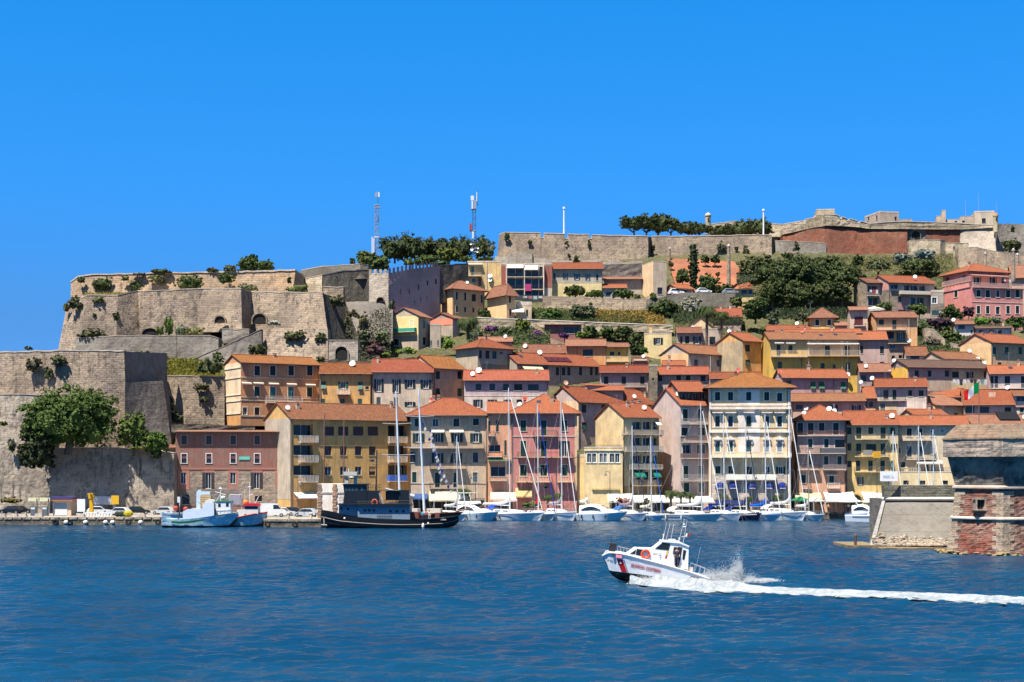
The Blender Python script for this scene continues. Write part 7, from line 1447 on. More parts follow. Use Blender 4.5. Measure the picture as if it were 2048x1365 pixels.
m=MB();m.box(-5,0,-1.4,1.4,1.3,2.5);m.box(1.5,4,-1.0,1.0,1.6,2.5);m.build('deckhouse',paint((.55,.5,.45),.5),rt)
for xb,yb,xt,yt,sp in((800,1000,791,782,((540,455,675),(770,450,700))),(849,1012,837,776,((487,625,845),(717,612,880)))):
 D=262.0;o=Vector((XX(838,D),D,0));p,q=P(xb,yb,D)-o,P(xt,yt,D)-o;m=MB();m.tube((p.x,0,1.5),(q.x,0,q.z),.24,.12,n=8);mt=m.build('mast',paint((.62,.68,.74),.4),rt)
 for yy,xa,xc in sp:
  m=MB()
  a,b=P(640+xa/3.689,700+yy/3.689,D)-o,P(640+xc/3.689,700+yy/3.689,D)-o;cc=(a+b)/2;m.tube((a.x,0,a.z),(cc.x,0,cc.z-.15),.04,n=4);m.tube((cc.x,0,cc.z-.15),(b.x,0,b.z),.04,n=4);m.build('spreader',paint((.7,.72,.74),.4),mt)
 m=MB()
 for sg in(-1,1):m.tube((q.x,0,q.z-.3),(p.x-.4,sg*2.6,2),.018,n=3);m.tube((q.x,0,q.z*.7),(p.x+.6,sg*2.6,2),.018,n=3)
 m.build('rigging',paint((.3,.3,.3),.4),rt)
D=262.0;o=Vector((XX(838,D),D,0))
for k,(c0,c1)in enumerate((((845,838),(905,985)),((862,855),(886,960)))):
 m=MB();a,b=P(*c0,D)-o,P(*c1,D)-o;m.tube(a,b,.02,n=3);m.build('stay',paint((.25,.25,.25),.5),rt);m=MB()
 for i in range(14):
  t=(i+.5)/14;p=a.lerp(b,t);q=a.lerp(b,t+.035);mi=i%3;m.add([p,q,q+Vector((-.35,.05,-.35)),p+Vector((-.35,.05,-.35))],[(0,1,2,3)],mi)
 m.build('signal_flags',[fabric((.02,.04,.25)),fabric((.7,.7,.7)),fabric((.5,.5,.55))],rt)
m=MB();a,b=P(852,1005,D)-o,P(905,1010,D)-o
m.tube((6.5,0,2.0),(10,0,2.8),.14,.07,n=6);m.build('bowsprit',paint((.16,.07,.04),.6),rt);m=MB();m.tube((-1,0,4.2),(-6,0,5.6),.12,n=6);m.tube((-.8,0,4.6),(-6,0,6.0),.34,.12,n=8);m.build('furled_sail',fabric((.42,.44,.48),.1),rt)
rt=empty('fishing_smack',(XX(668,264),264,0),R(5),'old sailing boat of which two brown masts show above the white stone block','sailing boat',None);hm,dk,S=hull_mb(13,3.8,1.6,1.2);hm.build('hull',[paint((.12,.05,.03),.5),paint((.05,.02,.02),.5)],rt);dk.build('deck',paint((.3,.2,.12),.7),rt)
for x,yt in((649,826),(688,841)):
 m=MB();q=P(x,yt,264)-Vector((XX(668,264),264,0));m.tube((q.x-.1,0,1.2),(q.x,0,q.z),.15,.09,n=7);m.build('mast',paint((.20,.09,.07),.6),rt);m=MB()
 for sg in(-1,1):m.tube((q.x,0,q.z-.2),(q.x+sg*1.6,1.6*sg,1.3),.015,n=3)
 m.build('rigging',paint((.2,.2,.2),.5),rt)
def motoryacht(label,xb,ang,L_,Bm,Db=272,fly=False,hc=(.55,.66,.72)):
 a=R(ang);rt=empty('motor_yacht',(XX(xb,Db)-math.cos(a)*L_/2,Db-math.sin(a)*L_/2,0),a,label,'motor yacht',YG);hm,dk,S=hull_mb(L_,Bm,1.75,1.2,rake=1.6);hm.build('hull',[paint(hc,.2),paint((.02,.03,.05),.5)],rt);dk.build('deck',paint(GW,.5),rt)
 m=MB();loft_cab(m,[(-L_*.34,Bm*.40,Bm*.36,1.0,2.7),(-L_*.12,Bm*.42,Bm*.38,1.1,2.95),(L_*.02,Bm*.41,Bm*.34,1.2,2.8),(L_*.16,Bm*.34,Bm*.22,1.4,2.1),(L_*.32,Bm*.2,Bm*.1,1.6,1.75)]);c=m.build('cabin',paint((.78,.78,.78),.25),rt)
 for sg in(1,-1):
  m=MB();n=8;pts=[(-L_*.30+L_*.36*i/n,1.95+.62*math.sin(math.pi*min(1,(i+.4)/n*.95)))for i in range(n+1)]
  for(x0,z0),(x1,z1)in zip(pts,pts[1:]):m.add([(x0,sg*Bm*.423,1.9),(x1,sg*Bm*.423,1.9),(x1,sg*Bm*.405,z1),(x0,sg*Bm*.405,z0)],[(0,1,2,3)])
  m.build('window',glassm(),c)
 m=MB();m.add([(L_*.03,-Bm*.27,2.82),(L_*.03,Bm*.27,2.82),(L_*.155,Bm*.2,2.18),(L_*.155,-Bm*.2,2.18)],[(0,1,2,3)]);m.build('windscreen',glassm(),c)
 if fly:
  m=MB();loft_cab(m,[(-L_*.36,Bm*.34,Bm*.34,2.9,3.35),(L_*.0,Bm*.32,Bm*.3,2.95,3.5),(L_*.05,Bm*.2,Bm*.15,3.0,3.1)])
  for sg in(1,-1):m.tube((-L_*.3,sg*1.3,3.3),(-L_*.3,sg*1.3,5.0),.05,n=5);m.tube((-L_*.02,sg*1.3,3.3),(-L_*.06,sg*1.3,5.0),.05,n=5)
  m.box(-L_*.34,-L_*.02,-1.45,1.45,4.95,5.05);m.box(-L_*.30,-L_*.27,-1.3,1.3,3.9,4.9);m.build('flybridge',paint((.76,.76,.74),.4),rt)
 else:
  m=MB()
  for sg in(1,-1):m.tube((-L_*.2,sg*1.2,2.9),(-L_*.27,sg*1.1,3.7),.07,n=5)
  m.box(-L_*.31,-L_*.22,-1.2,1.2,3.65,3.78);m.ball((-L_*.26,.5,3.95),.25,8);m.build('radar_arch',paint(GW,.4),rt)
 rail_mb(S,6,14,.65).build('railing',paint((.6,.6,.6),.3,.6),rt)
 for i in(3,6,9):m=MB();x,b,z=S[i][0];m.tube((x,-b-.14,.4),(x,-b-.14,1.05),.14,n=8);m.build('fender',paint((.02,.04,.14),.5),rt)
 return rt
motoryacht('white motor yacht with high flybridge moored by the schooner bow',998,-38,10.5,3.9,fly=True)
motoryacht('sleek white motor yacht with curved dark side windows before the terrace building',1256,-20,10.5,3.9)
rt=motoryacht('low blue open motor boat half hidden by the grey bastion',1775,-15,7.5,2.7,hc=(.03,.17,.45));
def phull(V,D,st,name,mats,parent,o,hdg=0,deck=True,dmat=None,belt=None):
 view(*V);vs=[];n=5
 def pt(x,y):q=P(ux(x),uy(y),D)-o;return q.x,q.z
 for(x,ys,yc,yk,hs_,hc_)in st:
  X_,zs=pt(x,ys);_,zc=pt(x,yc);_,zk=pt(x,yk)
  vs+=[(X_,-hs_,zs),(X_,-(hs_*.45+hc_*.55)*1.0,(zs+zc)/2),(X_,-hc_,zc),(X_,0,zk),(X_,hc_,zc),(X_,(hs_*.45+hc_*.55),(zs+zc)/2),(X_,hs_,zs)]
 n=7;m=MB();m.v=vs
 for i in range(len(st)-1):
  for j in range(6):m.f.append([i*n+j,(i+1)*n+j,(i+1)*n+j+1,i*n+j+1]);m.m.append(1 if 2<=j<=3 else 0)
 for i in(0,len(st)-1):m.f.append([i*n+j for j in range(7)]);m.m.append(0)
 h_=m.build(name,mats,parent)
 if deck:
  m=MB()
  for i in range(len(st)-1):
   a,b,c,d=vs[i*n],vs[(i+1)*n],vs[(i+1)*n+6],vs[i*n+6];m.quad(*[(v[0],v[1]*.96,v[2]-deck)for v in(a,b,c,d)])
  m.build('deck',dmat or paint((.5,.48,.42),.7),parent)
 return h_,vs
class Side:
 def __init__(s,V,D,rt):s.V,s.D,s.rt=V,D,rt;s.o=Vector(rt.location)
 def q(s,x,y):view(*s.V);p=P(ux(x),uy(y),s.D)-s.o;return p.x,p.z
 def box(s,m,x0,x1,y0,y1,ya,yb,mi=0):
  a,z1=s.q(x0,y0);b,z0=s.q(x1,y1);m.box(a,b,ya,yb,z0,z1,mi)
 def poly(s,m,pts,ya,yb,mi=0):m.prism([s.q(*p)for p in pts],ya,yb,'y',mi)
 def tube(s,m,a,b,r,y=0,y2=None,n=5,r2=None):p,q=s.q(*a),s.q(*b);m.tube((p[0],y,p[1]),(q[0],y if y2 is None else y2,q[1]),r,r2,n=n)
T3=(630,900,6.827);DT=241.0
rt=empty('tugboat',P(780,1056,DT),0,'long black tugboat with grey blue deckhouse, black wheelhouse and funnel','tugboat');o=Vector(rt.location)
BLK=paint((.012,.014,.018),.35);st=[(78,905,1000,1075,.1,.05),(95,822,985,1080,.5,.2),(180,838,1000,1085,1.3,.8),(350,880,1025,1090,2.3,1.9),(600,912,1040,1095,2.9,2.7),(900,935,1055,1095,3.1,2.95),(1200,946,1060,1095,3.1,2.95),(1500,940,1058,1095,3.0,2.7),(1750,925,1050,1085,2.5,1.9),(1900,905,1010,1040,1.7,1.0),(1965,900,965,985,.9,.5)]
hl,_=phull(T3,DT,st,'hull',[BLK,paint((.015,.02,.03),.4)],rt,o,deck=.55,dmat=paint((.07,.06,.055),.7));sd=Side(T3,DT,rt);m=MB()
for a,b in zip(st,st[1:]):
 p,q=sd.q(a[0],a[1]+(a[2]-a[1])*.52+8),sd.q(b[0],b[1]+(b[2]-b[1])*.52+8);ya,yb=a[4]*.45+a[5]*.55+.1,b[4]*.45+b[5]*.55+.1
 m.tube((p[0],-ya,p[1]),(q[0],-yb,q[1]),.06,n=5)
m.build('rubbing_strake',paint((.25,.22,.18),.6),hl);m=MB();sd.box(m,1712,1800,938,955,-2.45,-2.40);m.build('name_board',paint((.35,.33,.3),.6),hl)
m=MB();sd.poly(m,[(345,745),(600,745),(600,905),(520,900),(345,862)],-2.0,2.0);sd.poly(m,[(604,748),(1310,760),(1310,945),(900,935),(604,912)],-2.5,2.5);dh=m.build('deckhouse',paint((.18,.24,.31),.5),rt)
m=MB()
for x,y,w_ in((380,797,2.02),(468,802,2.02),(703,820,2.52),(762,820,2.52),(824,822,2.52),(1048,832,2.52),(1134,832,2.52),(1222,832,2.52)):a,z=sd.q(x,y);m.torus((a,-w_,z),(0,1,0),.19,.04,12,5);m.disc((a,-w_-.01,z),(0,-1,0),.18)
m.build('porthole',paint((.02,.03,.04),.3),dh)
m=MB();sd.box(m,315,1310,733,745,-2.9,2.9);sd.box(m,600,1330,748,760,-3.0,3.0);m.build('upper_deck',BLK,rt)
m=MB();sd.poly(m,[(400,475),(720,475),(720,735),(400,735),(415,600)],-1.7,1.7);sd.box(m,395,735,463,478,-1.95,1.95);sd.box(m,718,890,558,735,-1.6,1.6);wh=m.build('wheelhouse',BLK,rt);m=MB()
for x in(425,470,515,565,640):sd.box(m,x,x+32,500,560,-1.72,-1.70)
m.build('window',glassm((.03,.06,.08)),wh)
m=MB();sd.poly(m,[(1155,548),(1290,548),(1300,770),(1145,770)],-1.0,1.0);m.build('funnel',BLK,rt)
m=MB();sd.box(m,890,1160,548,556,-1.3,1.3);sd.box(m,960,1150,560,690,.6,.7);sd.box(m,1010,1140,715,765,-1.2,1.2);m.build('engine_casing',paint((.06,.065,.07),.5),rt)
m=MB();sd.box(m,398,580,300,350,-.9,.9);sd.box(m,410,460,380,470,-.6,0);m.ball((sd.q(505,378)[0],-.6,sd.q(505,378)[1]),.42,10,k=(1.2,1,.6));sd.box(m,530,575,360,470,-.3,.3);sd.tube(m,(460,250),(460,300),.1);sd.tube(m,(545,440),(545,470),.15);m.build('lantern_platform',paint((.45,.46,.42),.5),rt)
m=MB();sd.tube(m,(845,0),(835,555),.10,r2=.14,n=7)
for y,w_ in((50,40),(120,42),(160,70),(200,60)):sd.tube(m,(845-w_,y),(845+w_*.7,y-6),.04)
a,z=sd.q(775,145);m.ball((a,0,z),.35,8,k=(1.2,1,.6));m.build('mast',paint((.03,.03,.035),.5),rt)
m=MB();a,z=sd.q(828,712);m.torus((a,-1.75,z),(0,1,0),.42,.10,16,6);m.build('lifebuoy',paint((.62,.12,.08),.5),rt)
m=MB()
for x0,x1,y,hh,w_ in((320,400,735,85,2.8),(600,890,748,50,2.9),(900,1330,758,70,2.9),(720,890,556,80,1.6),(870,1060,928,50,2.6)):
 k=int((x1-x0)/28)
 for yy in(-w_,w_):
  sd.tube(m,(x0,y-hh),(x1,y-hh),.025,yy);sd.tube(m,(x0,y-hh/2),(x1,y-hh/2),.018,yy)
  for i in range(k+1):x=x0+(x1-x0)*i/k;sd.tube(m,(x,y),(x,y-hh),.022,yy)
m.build('railing',paint((.02,.02,.022),.5),rt)
m=MB();sd.tube(m,(885,590),(940,745),.04,-1.6);sd.tube(m,(905,590),(960,745),.04,-1.6)
for i in range(7):sd.tube(m,(887+i*8,600+i*22),(907+i*8,600+i*22),.02,-1.6)
m.build('ladder',paint((.5,.5,.5),.5),rt)
m=MB();sd.box(m,1300,1420,850,935,-1.5,1.5);sd.box(m,1640,1700,860,930,-.5,.5);m.build('winch',paint((.16,.05,.04),.6),rt)
m=MB();a,z=sd.q(130,990);m.tube((a,-.9,z+.7),(a+.1,-1.0,z-.5),.12,n=6);m.tube((a-.4,-1.0,z-.4),(a+.5,-1.0,z-.45),.14,n=6);m.build('anchor',paint((.3,.25,.2),.7),rt)
m=MB()
for x,y in((432,928),(1560,996),(1490,1030)):a,z=sd.q(x,y);m.ball((a,-3.0,z),.17 if x!=1490 else.22,8,k=(1,1,1.0 if x!=1490 else 2.2))
m.build('fender',paint((.75,.72,.66),.5),rt)
T2=(310,940,6.0235);DF=243.0
rt=empty('fishing_boat',P(405,1055,DF),0,'weathered pale blue and white fishing boat with green stripe and long white bulwark','fishing boat','fishing boats by the quay');o=Vector(rt.location)
BL=paint((.20,.42,.58),.5);WT=paint((.60,.67,.74),.5)
def wornhull(c,c2,rust=(.12,.035,.02)):
 t=NT('worn_hull_paint');p=t.pos((1,1,1));n=t.noise(p,1.6,5,.7);n2=t.noise(t.pos((1,1,.4)),5,4,.7);k=t.mix(t.ramp(n,(.4,(0,0,0)),(.6,(1,1,1))),c,c2);g=t.n('ShaderNodeNewGeometry');s=t.n('ShaderNodeSeparateXYZ');t.l(g.outputs['Position'],s.inputs[0])
 rr=t.ramp(s.outputs[2],(.18,(1,1,1)),(.36,(.35,)*3),(.7,(0,0,0)));mm=t.n('ShaderNodeMath',operation='MULTIPLY');t.l(rr,mm.inputs[0]);t.l(t.ramp(n2,(.4,(0,0,0)),(.52,(1,1,1))),mm.inputs[1]);t.base(t.mix(mm.outputs[0],k,rust),.5,.4);return t.m
st=[(92,585,660,710,.9,.6),(110,583,665,715,1.7,1.4),(230,590,670,715,2.0,1.8),(400,590,672,715,2.1,1.9),(600,568,672,715,2.0,1.7),(780,542,670,715,1.6,1.1),(900,525,665,712,.9,.45),(1000,512,560,600,.08,.03)]
hl,_=phull(T2,DF,st,'hull',[wornhull((.22,.40,.50),(.50,.63,.70)),paint((.12,.03,.025),.6)],rt,o,deck=.35);sd=Side(T2,DF,rt);m=MB()
for(x0,y0,h0,w0),(x1,y1,h1,w1)in zip([(230,612,24,2.0),(330,618,26,2.1),(450,612,26,2.1),(610,588,22,2.0)],[(330,618,26,2.1),(450,612,26,2.1),(610,588,22,2.0)]):
 a,b,c,d=sd.q(x0,y0),sd.q(x1,y1),sd.q(x1,y1+h1),sd.q(x0,y0+h0);m.add([(a[0],-w0-.03,a[1]),(b[0],-w1-.03,b[1]),(c[0],-w1*.97-.04,c[1]),(d[0],-w0*.97-.04,d[1])],[(0,1,2,3)])
m.build('stripe',paint((.01,.15,.06),.5),hl);m=MB();sd.poly(m,[(365,500),(420,470),(600,462),(600,402),(738,400),(738,545),(600,575),(480,598),(365,598)],-1.85,-1.7);sd.poly(m,[(365,500),(420,470),(600,462),(600,402),(738,400),(738,545),(600,575),(365,598)],1.5,1.65);sd.box(m,365,738,515,525,-1.7,1.5);m.build('bulwark',paint((.55,.63,.76),.5),rt)
m=MB();sd.box(m,690,735,415,540,-1.6,-.2);m.build('doorway',paint((.18,.15,.11),.8),rt)
m=MB();sd.poly(m,[(748,400),(765,380),(860,375),(925,382),(925,520),(748,530)],-1.2,1.2);wh=m.build('wheelhouse',paint((.66,.68,.68),.5),rt);m=MB();sd.box(m,778,808,405,445,-1.23,-1.2);sd.box(m,872,905,398,440,-1.23,-1.2);m.build('window',glassm(),wh);m=MB();sd.box(m,742,930,374,384,-1.3,1.3);m.build('roof',paint((.03,.2,.12),.5),wh)
m=MB();sd.tube(m,(790,200),(792,375),.07);sd.tube(m,(740,375),(790,300),.06);sd.tube(m,(725,265),(850,300),.05);sd.tube(m,(770,225),(805,225),.12);a,z=sd.q(822,335);m.ball((a,0,z),.4,8,k=(1,1,.7));m.build('mast',paint((.6,.62,.6),.5),rt)
m=MB();sd.tube(m,(300,610),(345,300),.13,-1.2,n=6);sd.tube(m,(345,300),(640,440),.03,-1.2);m.build('derrick',paint((.06,.045,.04),.6),rt)
m=MB();sd.poly(m,[(495,465),(495,270),(520,240),(550,240),(545,465)],.2,.8);sd.box(m,550,660,262,300,.1,.9);m.build('covered_net',fabric((.62,.74,.84)),rt);m=MB();sd.poly(m,[(548,465),(548,305),(675,310),(672,400),(600,410)],-.2,1.2)
for i in range(5):sd.box(m,546,678,325+i*26,329+i*26,-.24,-.2)
m.build('net_crates',paint((.48,.34,.18),.8),rt);m=MB();sd.poly(m,[(620,400),(625,372),(660,355),(700,358),(720,380),(725,402)],-1.2,.8);m.build('tarpaulin',fabric((.74,.75,.75)),rt)
m=MB()
for x in(760,800,845,890,935):sd.tube(m,(x,535-(x-760)*.06),(x,480-(x-760)*.06),.03,-1.3)
sd.tube(m,(760,480),(935,470),.03,-1.3);m.build('railing',paint((.7,.7,.7),.5),rt)
rt=empty('fishing_boat',P(500,1055,DF+3),0,'blue fishing boat with red gunwale, bow pointing at the van on the quay','fishing boat','fishing boats by the quay');o=Vector(rt.location);DB=DF+3
st=[(880,600,660,715,1.6,1.4),(985,572,668,715,2.0,1.8),(1080,556,670,715,1.9,1.6),(1190,535,668,712,1.4,1.0),(1290,522,640,700,.6,.3),(1352,512,545,570,.06,.03)]
hl,vs=phull(T2,DB,st,'hull',[wornhull((.15,.33,.46),(.30,.48,.58)),paint((.10,.03,.03),.6)],rt,o,deck=.35);sd=Side(T2,DB,rt);m=MB()
for sg in(1,-1):
 for i in range(len(st)-1):a,b=vs[i*7],vs[(i+1)*7];m.tube((a[0],a[1]*sg,a[2]),(b[0],b[1]*sg,b[2]),.13,n=6)
m.build('gunwale',paint((.38,.03,.03),.5),hl);m=MB();sd.box(m,1085,1255,430,530,-1.1,1.1);sd.box(m,1000,1090,480,560,-1.0,1.0);wh=m.build('wheelhouse',paint((.62,.62,.6),.5),rt);m=MB();sd.box(m,1100,1250,440,470,-1.14,-1.1);m.build('window',glassm(),wh);m=MB();sd.poly(m,[(1070,432),(1110,400),(1245,405),(1270,432)],-1.3,1.3);m.build('roof',paint((.5,.02,.03),.5),wh)
m=MB();sd.tube(m,(1140,150),(1145,405),.07);sd.tube(m,(1120,205),(1160,205),.05);sd.tube(m,(1080,250),(1082,400),.04);sd.tube(m,(1250,320),(1205,405),.06);sd.tube(m,(1130,310),(1185,290),.05);m.build('mast',paint((.68,.68,.68),.5),rt)
m=MB();a,z=sd.q(1098,395);m.ball((a,-.4,z),.5,8);m.build('buoy',paint((.6,.2,.03),.6),rt);m=MB();sd.poly(m,[(895,400),(900,312),(1030,305),(1050,400),(1000,420)],-.3,.3);m.build('hanging_net',fabric((.42,.40,.48)),rt)
m=MB();sd.tube(m,(900,300),(1040,300),.05);sd.tube(m,(895,300),(893,560),.06);sd.tube(m,(1045,300),(1045,520),.06);m.build('net_frame',paint((.5,.5,.5),.5),rt)
rt=empty('dinghy',P(345,1047,248),0,'small pale blue open boat behind the stern of the striped fishing boat','dinghy');o=Vector(rt.location);st=[(78,512,560,590,.3,.2),(100,515,575,600,.9,.7),(200,522,580,600,1.1,.9),(370,520,575,600,.9,.6)]
phull(T2,248,st,'hull',[paint((.45,.60,.70),.5),BL],rt,o,deck=.25);sd=Side(T2,248,rt);m=MB();sd.tube(m,(300,330),(300,520),.1);sd.box(m,270,300,325,395,-.1,.1);m.build('rolled_awning',paint((.6,.62,.64),.6),rt);m=MB()
for x,y in((250,440),(370,450)):a,z=sd.q(x,y+25);m.ball((a,0,z),.45,8);
m.build('float',paint((.4,.05,.04),.6),rt)
T7=(1180,1030,5.689);DG=127.0
rt=empty('patrol_boat',P(1305,1160,DG),0,'white coastguard launch speeding with raised bow, red hull stripe and wheelhouse','patrol boat');o=Vector(rt.location)
st=[(142,466,470,478,.03,.02),(185,440,540,560,.45,.16),(215,425,628,642,.72,.28),(260,428,636,695,.98,.50),(330,432,642,742,1.2,.80),(430,452,652,768,1.38,1.08),(600,497,672,800,1.48,1.28),(850,562,712,840,1.5,1.36),(1100,635,752,860,1.46,1.36),(1335,716,790,880,1.4,1.3)]
hl,vs=phull(T7,DG,st,'hull',[paint((.72,.74,.77),.2),paint((.010,.010,.014),.4)],rt,o,deck=.04,dmat=paint((.7,.7,.7),.6));sd=Side(T7,DG,rt)
top=[(142,464,.06),(182,414,.5),(230,410,.86),(300,418,1.12),(362,428,1.28),(430,450,1.42)];m=MB()
for sg in(-1,1):
 for(x0,y0,w0),(x1,y1,w1)in zip(top,top[1:]):
  def sh(x):
   for a,b in zip(st,st[1:]):
    if a[0]<=x<=b[0]:t=(x-a[0])/(b[0]-a[0]);return a[1]+(b[1]-a[1])*t,a[4]+(b[4]-a[4])*t
  (s0,k0),(s1,k1)=sh(x0),sh(x1);a,b,c,d=sd.q(x0,y0-3),sd.q(x1,y1-3),sd.q(x1,s1),sd.q(x0,s0);m.add([(a[0],sg*w0,a[1]),(b[0],sg*w1,b[1]),(c[0],sg*k1,c[1]),(d[0],sg*k0,d[1])],[(0,1,2,3)])
m.build('bulwark',paint((.74,.74,.74),.25),hl);m=MB()
for sg in(-1,1):
 for i in range(0,len(st)-1):a,b=vs[i*7],vs[(i+1)*7];m.tube((a[0],abs(a[1])*sg*1.01,a[2]),(b[0],abs(b[1])*sg*1.01,b[2]),.07,n=6)
m.build('rubbing_strake',paint((.66,.66,.66),.4),hl)
def onhull(x,y,off=.02):
 for k,(a,b)in enumerate(zip(st,st[1:])):
  if a[0]<=x<=b[0]:
   t=(x-a[0])/(b[0]-a[0]);g=[a[j]+(b[j]-a[j])*t for j in range(6)]
   if y<g[1]:w_=g[4]
   elif y<g[2]:
    u=(y-g[1])/(g[2]-g[1]);mid=g[4]*.45+g[5]*.55;w_=g[4]+(mid-g[4])*u*2 if u<.5 else mid+(g[5]-mid)*(u-.5)*2
   else:w_=g[5]*(1-(y-g[2])/(g[3]-g[2]))
   q=sd.q(x,y);return Vector((q[0],-w_-off,q[1]))
 q=sd.q(x,y);return Vector((q[0],-1.5,q[1]))
def strip(pts,mat,nm,par,n=6,off=.02):
 m=MB();(a,b,c,d)=pts
 for i in range(n):
  for j in range(2):
   def g(u,v):x=(a[0]*(1-v)+b[0]*v)*(1-u)+(d[0]*(1-v)+c[0]*v)*u;y=(a[1]*(1-v)+b[1]*v)*(1-u)+(d[1]*(1-v)+c[1]*v)*u;return onhull(x,y,off)
   m.add([g(j/2,i/n),g((j+1)/2,i/n),g((j+1)/2,(i+1)/n),g(j/2,(i+1)/n)],[(0,1,2,3)])
 return m.build(nm,mat,par)
RED=paint((.42,.012,.015),.4)
strip([(292,490),(350,640),(412,648),(362,500)],RED,'red_stripe',hl);strip([(368,503),(418,650),(426,650),(378,505)],paint((.03,.06,.25),.4),'blue_stripe',hl)
m=MB();c=onhull(340,535,.04);m.disc(c,(-.2,-1,0),.10,14);m.build('badge',paint((.6,.62,.66),.4),hl)
m=MB();p=[sd.q(285,424),sd.q(352,430),sd.q(348,484),sd.q(285,476)];m.add([(p[0][0],-1.10,p[0][1]),(p[1][0],-1.28,p[1][1]),(p[2][0],-1.28,p[2][1]),(p[3][0],-1.12,p[3][1])],[(0,1,2,3)]);m.build('pink_panel',paint((.75,.22,.3),.5),hl)
m=MB();a,z=sd.q(258,443);m.torus((a,-1.02,z),(-.3,-1,0),.11,.03,12,5);m.disc((a,-1.03,z),(-.3,-1,0),.10);m.build('fairlead',paint((.03,.04,.03),.4),hl)
def text(s_,x0,y0,x1,y1,hpx,mat,par,off=.035,nm='lettering',shear=.15):
 cu=bpy.data.curves.new(nm,'FONT');cu.body=s_;cu.extrude=.004;cu.shear=shear;cu.offset=.022;cu.materials.append(mat);ob=bpy.data.objects.new(nm,cu);COL.objects.link(ob);ob.parent=par;a,b=onhull(x0,y0,off),onhull(x1,y1,off);dx=b-a
 up=(onhull((x0+x1)/2,(y0+y1)/2-14,off)-onhull((x0+x1)/2,(y0+y1)/2+14,off)).normalized();xx=dx.normalized();nn=xx.cross(up).normalized();up=nn.cross(xx)
 from mathutils import Matrix
 bpy.context.view_layer.update();wd=max(.01,ob.dimensions.x);hh=max(.01,ob.dimensions.y);sx=dx.length/wd;sy=hpx/5.689/F*DG/hh
 ob.matrix_local=Matrix(((xx.x*sx,up.x*sy,nn.x,a.x),(xx.y*sx,up.y*sy,nn.y,a.y),(xx.z*sx,up.z*sy,nn.z,a.z),(0,0,0,1)));bpy.context.view_layer.update()
 o2=bpy.data.objects.new(nm,bpy.data.meshes.new_from_object(ob));COL.objects.link(o2);o2.parent=par;o2.matrix_local=ob.matrix_local.copy();bpy.data.objects.remove(ob);return o2
text('GUARDIA',447,577,598,607,38,RED,hl,off=.03);text('COSTIERA',613,611,780,646,38,RED,hl,off=.03);text('CP 553',1112,712,1236,742,32,paint((.08,.03,.04),.5),hl);text('CP 553',190,522,250,526,18,paint((.25,.2,.2),.5),hl,off=.05)
WB=paint((.76,.77,.79),.25)
m=MB();sd.poly(m,[(405,448),(512,372),(720,380),(745,430),(850,560),(600,500)],-1.05,1.05);fc=m.build('fore_cabin',WB,rt);
for pts in([(440,438),(512,388),(500,440)],[(507,446),(522,380),(590,390),(575,462)]):m=MB();sd.poly(m,pts,-1.075,-1.055);m.build('window',glassm(),fc)
m=MB();sd.poly(m,[(700,385),(820,292),(1010,305),(1108,345),(1100,615),(850,570),(760,560),(700,520)],-1.0,1.0);wh=m.build('wheelhouse',WB,rt)
for pts in([(728,378),(812,310),(900,322),(880,396)],[(940,358),(966,362),(950,440),(928,434)],[(1045,390),(1078,400),(1058,505),(1035,498)]):m=MB();sd.poly(m,pts,-1.03,-1.005);m.build('window',glassm(),wh)
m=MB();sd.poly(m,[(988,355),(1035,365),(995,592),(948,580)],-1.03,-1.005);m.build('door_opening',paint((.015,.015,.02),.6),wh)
m=MB();sd.poly(m,[(806,288),(1010,300),(1116,348),(1110,360),(1000,318),(800,302)],-1.1,1.1);m.build('roof',WB,wh);m=MB();sd.box(m,895,965,278,300,-.5,.5);m.build('radar_dome',paint((.75,.75,.75),.4),wh)
m=MB();a,z=sd.q(618,440);m.torus((a,-1.16,z),(0,1,0),.33,.085,20,8);m.build('lifebuoy',paint((.70,.08,.02),.5),rt)
m=MB();sd.poly(m,[(862,405),(885,408),(868,455),(846,450)],-1.02,-1.004,0);sd.poly(m,[(846,455),(866,459),(858,492),(838,487)],-1.02,-1.004,1);m.build('emblem',[paint((.6,.45,.05),.5),paint((.4,.03,.04),.5)],wh)
m=MB();sd.box(m,700,790,430,436,-1.075,-1.055);sd.box(m,782,790,430,500,-1.075,-1.055);m.build('hatch_trim',paint((.5,.5,.52),.5),fc)
m=MB()
for x,y,yt in((835,290,230),(1015,308,270)):sd.tube(m,(x,y),(x+8,yt),.035,.4);a,z=sd.q(x+8,yt);m.ball((a,.4,z),.07,6)
for a_,b_ in(((865,285),(912,95)),((920,280),(953,100)),((830,290),(872,90)),((1010,305),(1075,50)),((1060,320),(1105,55))):sd.tube(m,a_,b_,.018,0,n=4)
sd.tube(m,(1058,135),(1090,135),.05);sd.tube(m,(1040,250),(1110,250),.02);a,z=sd.q(1072,110);m.ball((a,0,z),.09,6);m.build('antenna',paint((.62,.62,.64),.4),rt)
m=MB();f=[sd.q(1072,205),sd.q(1140,222),sd.q(1122,252),sd.q(1068,240)];n=6;G_=[]
for i in range(n+1):
 for j in(0,1):t=i/n;x=(f[0][0]if j==0 else f[3][0])*(1-t)+(f[1][0]if j==0 else f[2][0])*t;z=(f[0][1]if j==0 else f[3][1])*(1-t)+(f[1][1]if j==0 else f[2][1])*t;m.v.append((x,.08*math.sin(t*9),z))
for i in range(n):m.f.append([2*i,2*i+2,2*i+3,2*i+1]);m.m.append(i//2)
m.build('flag',[fabric((.0,.25,.1)),fabric((.8,.8,.8)),fabric((.6,.03,.03))],rt)
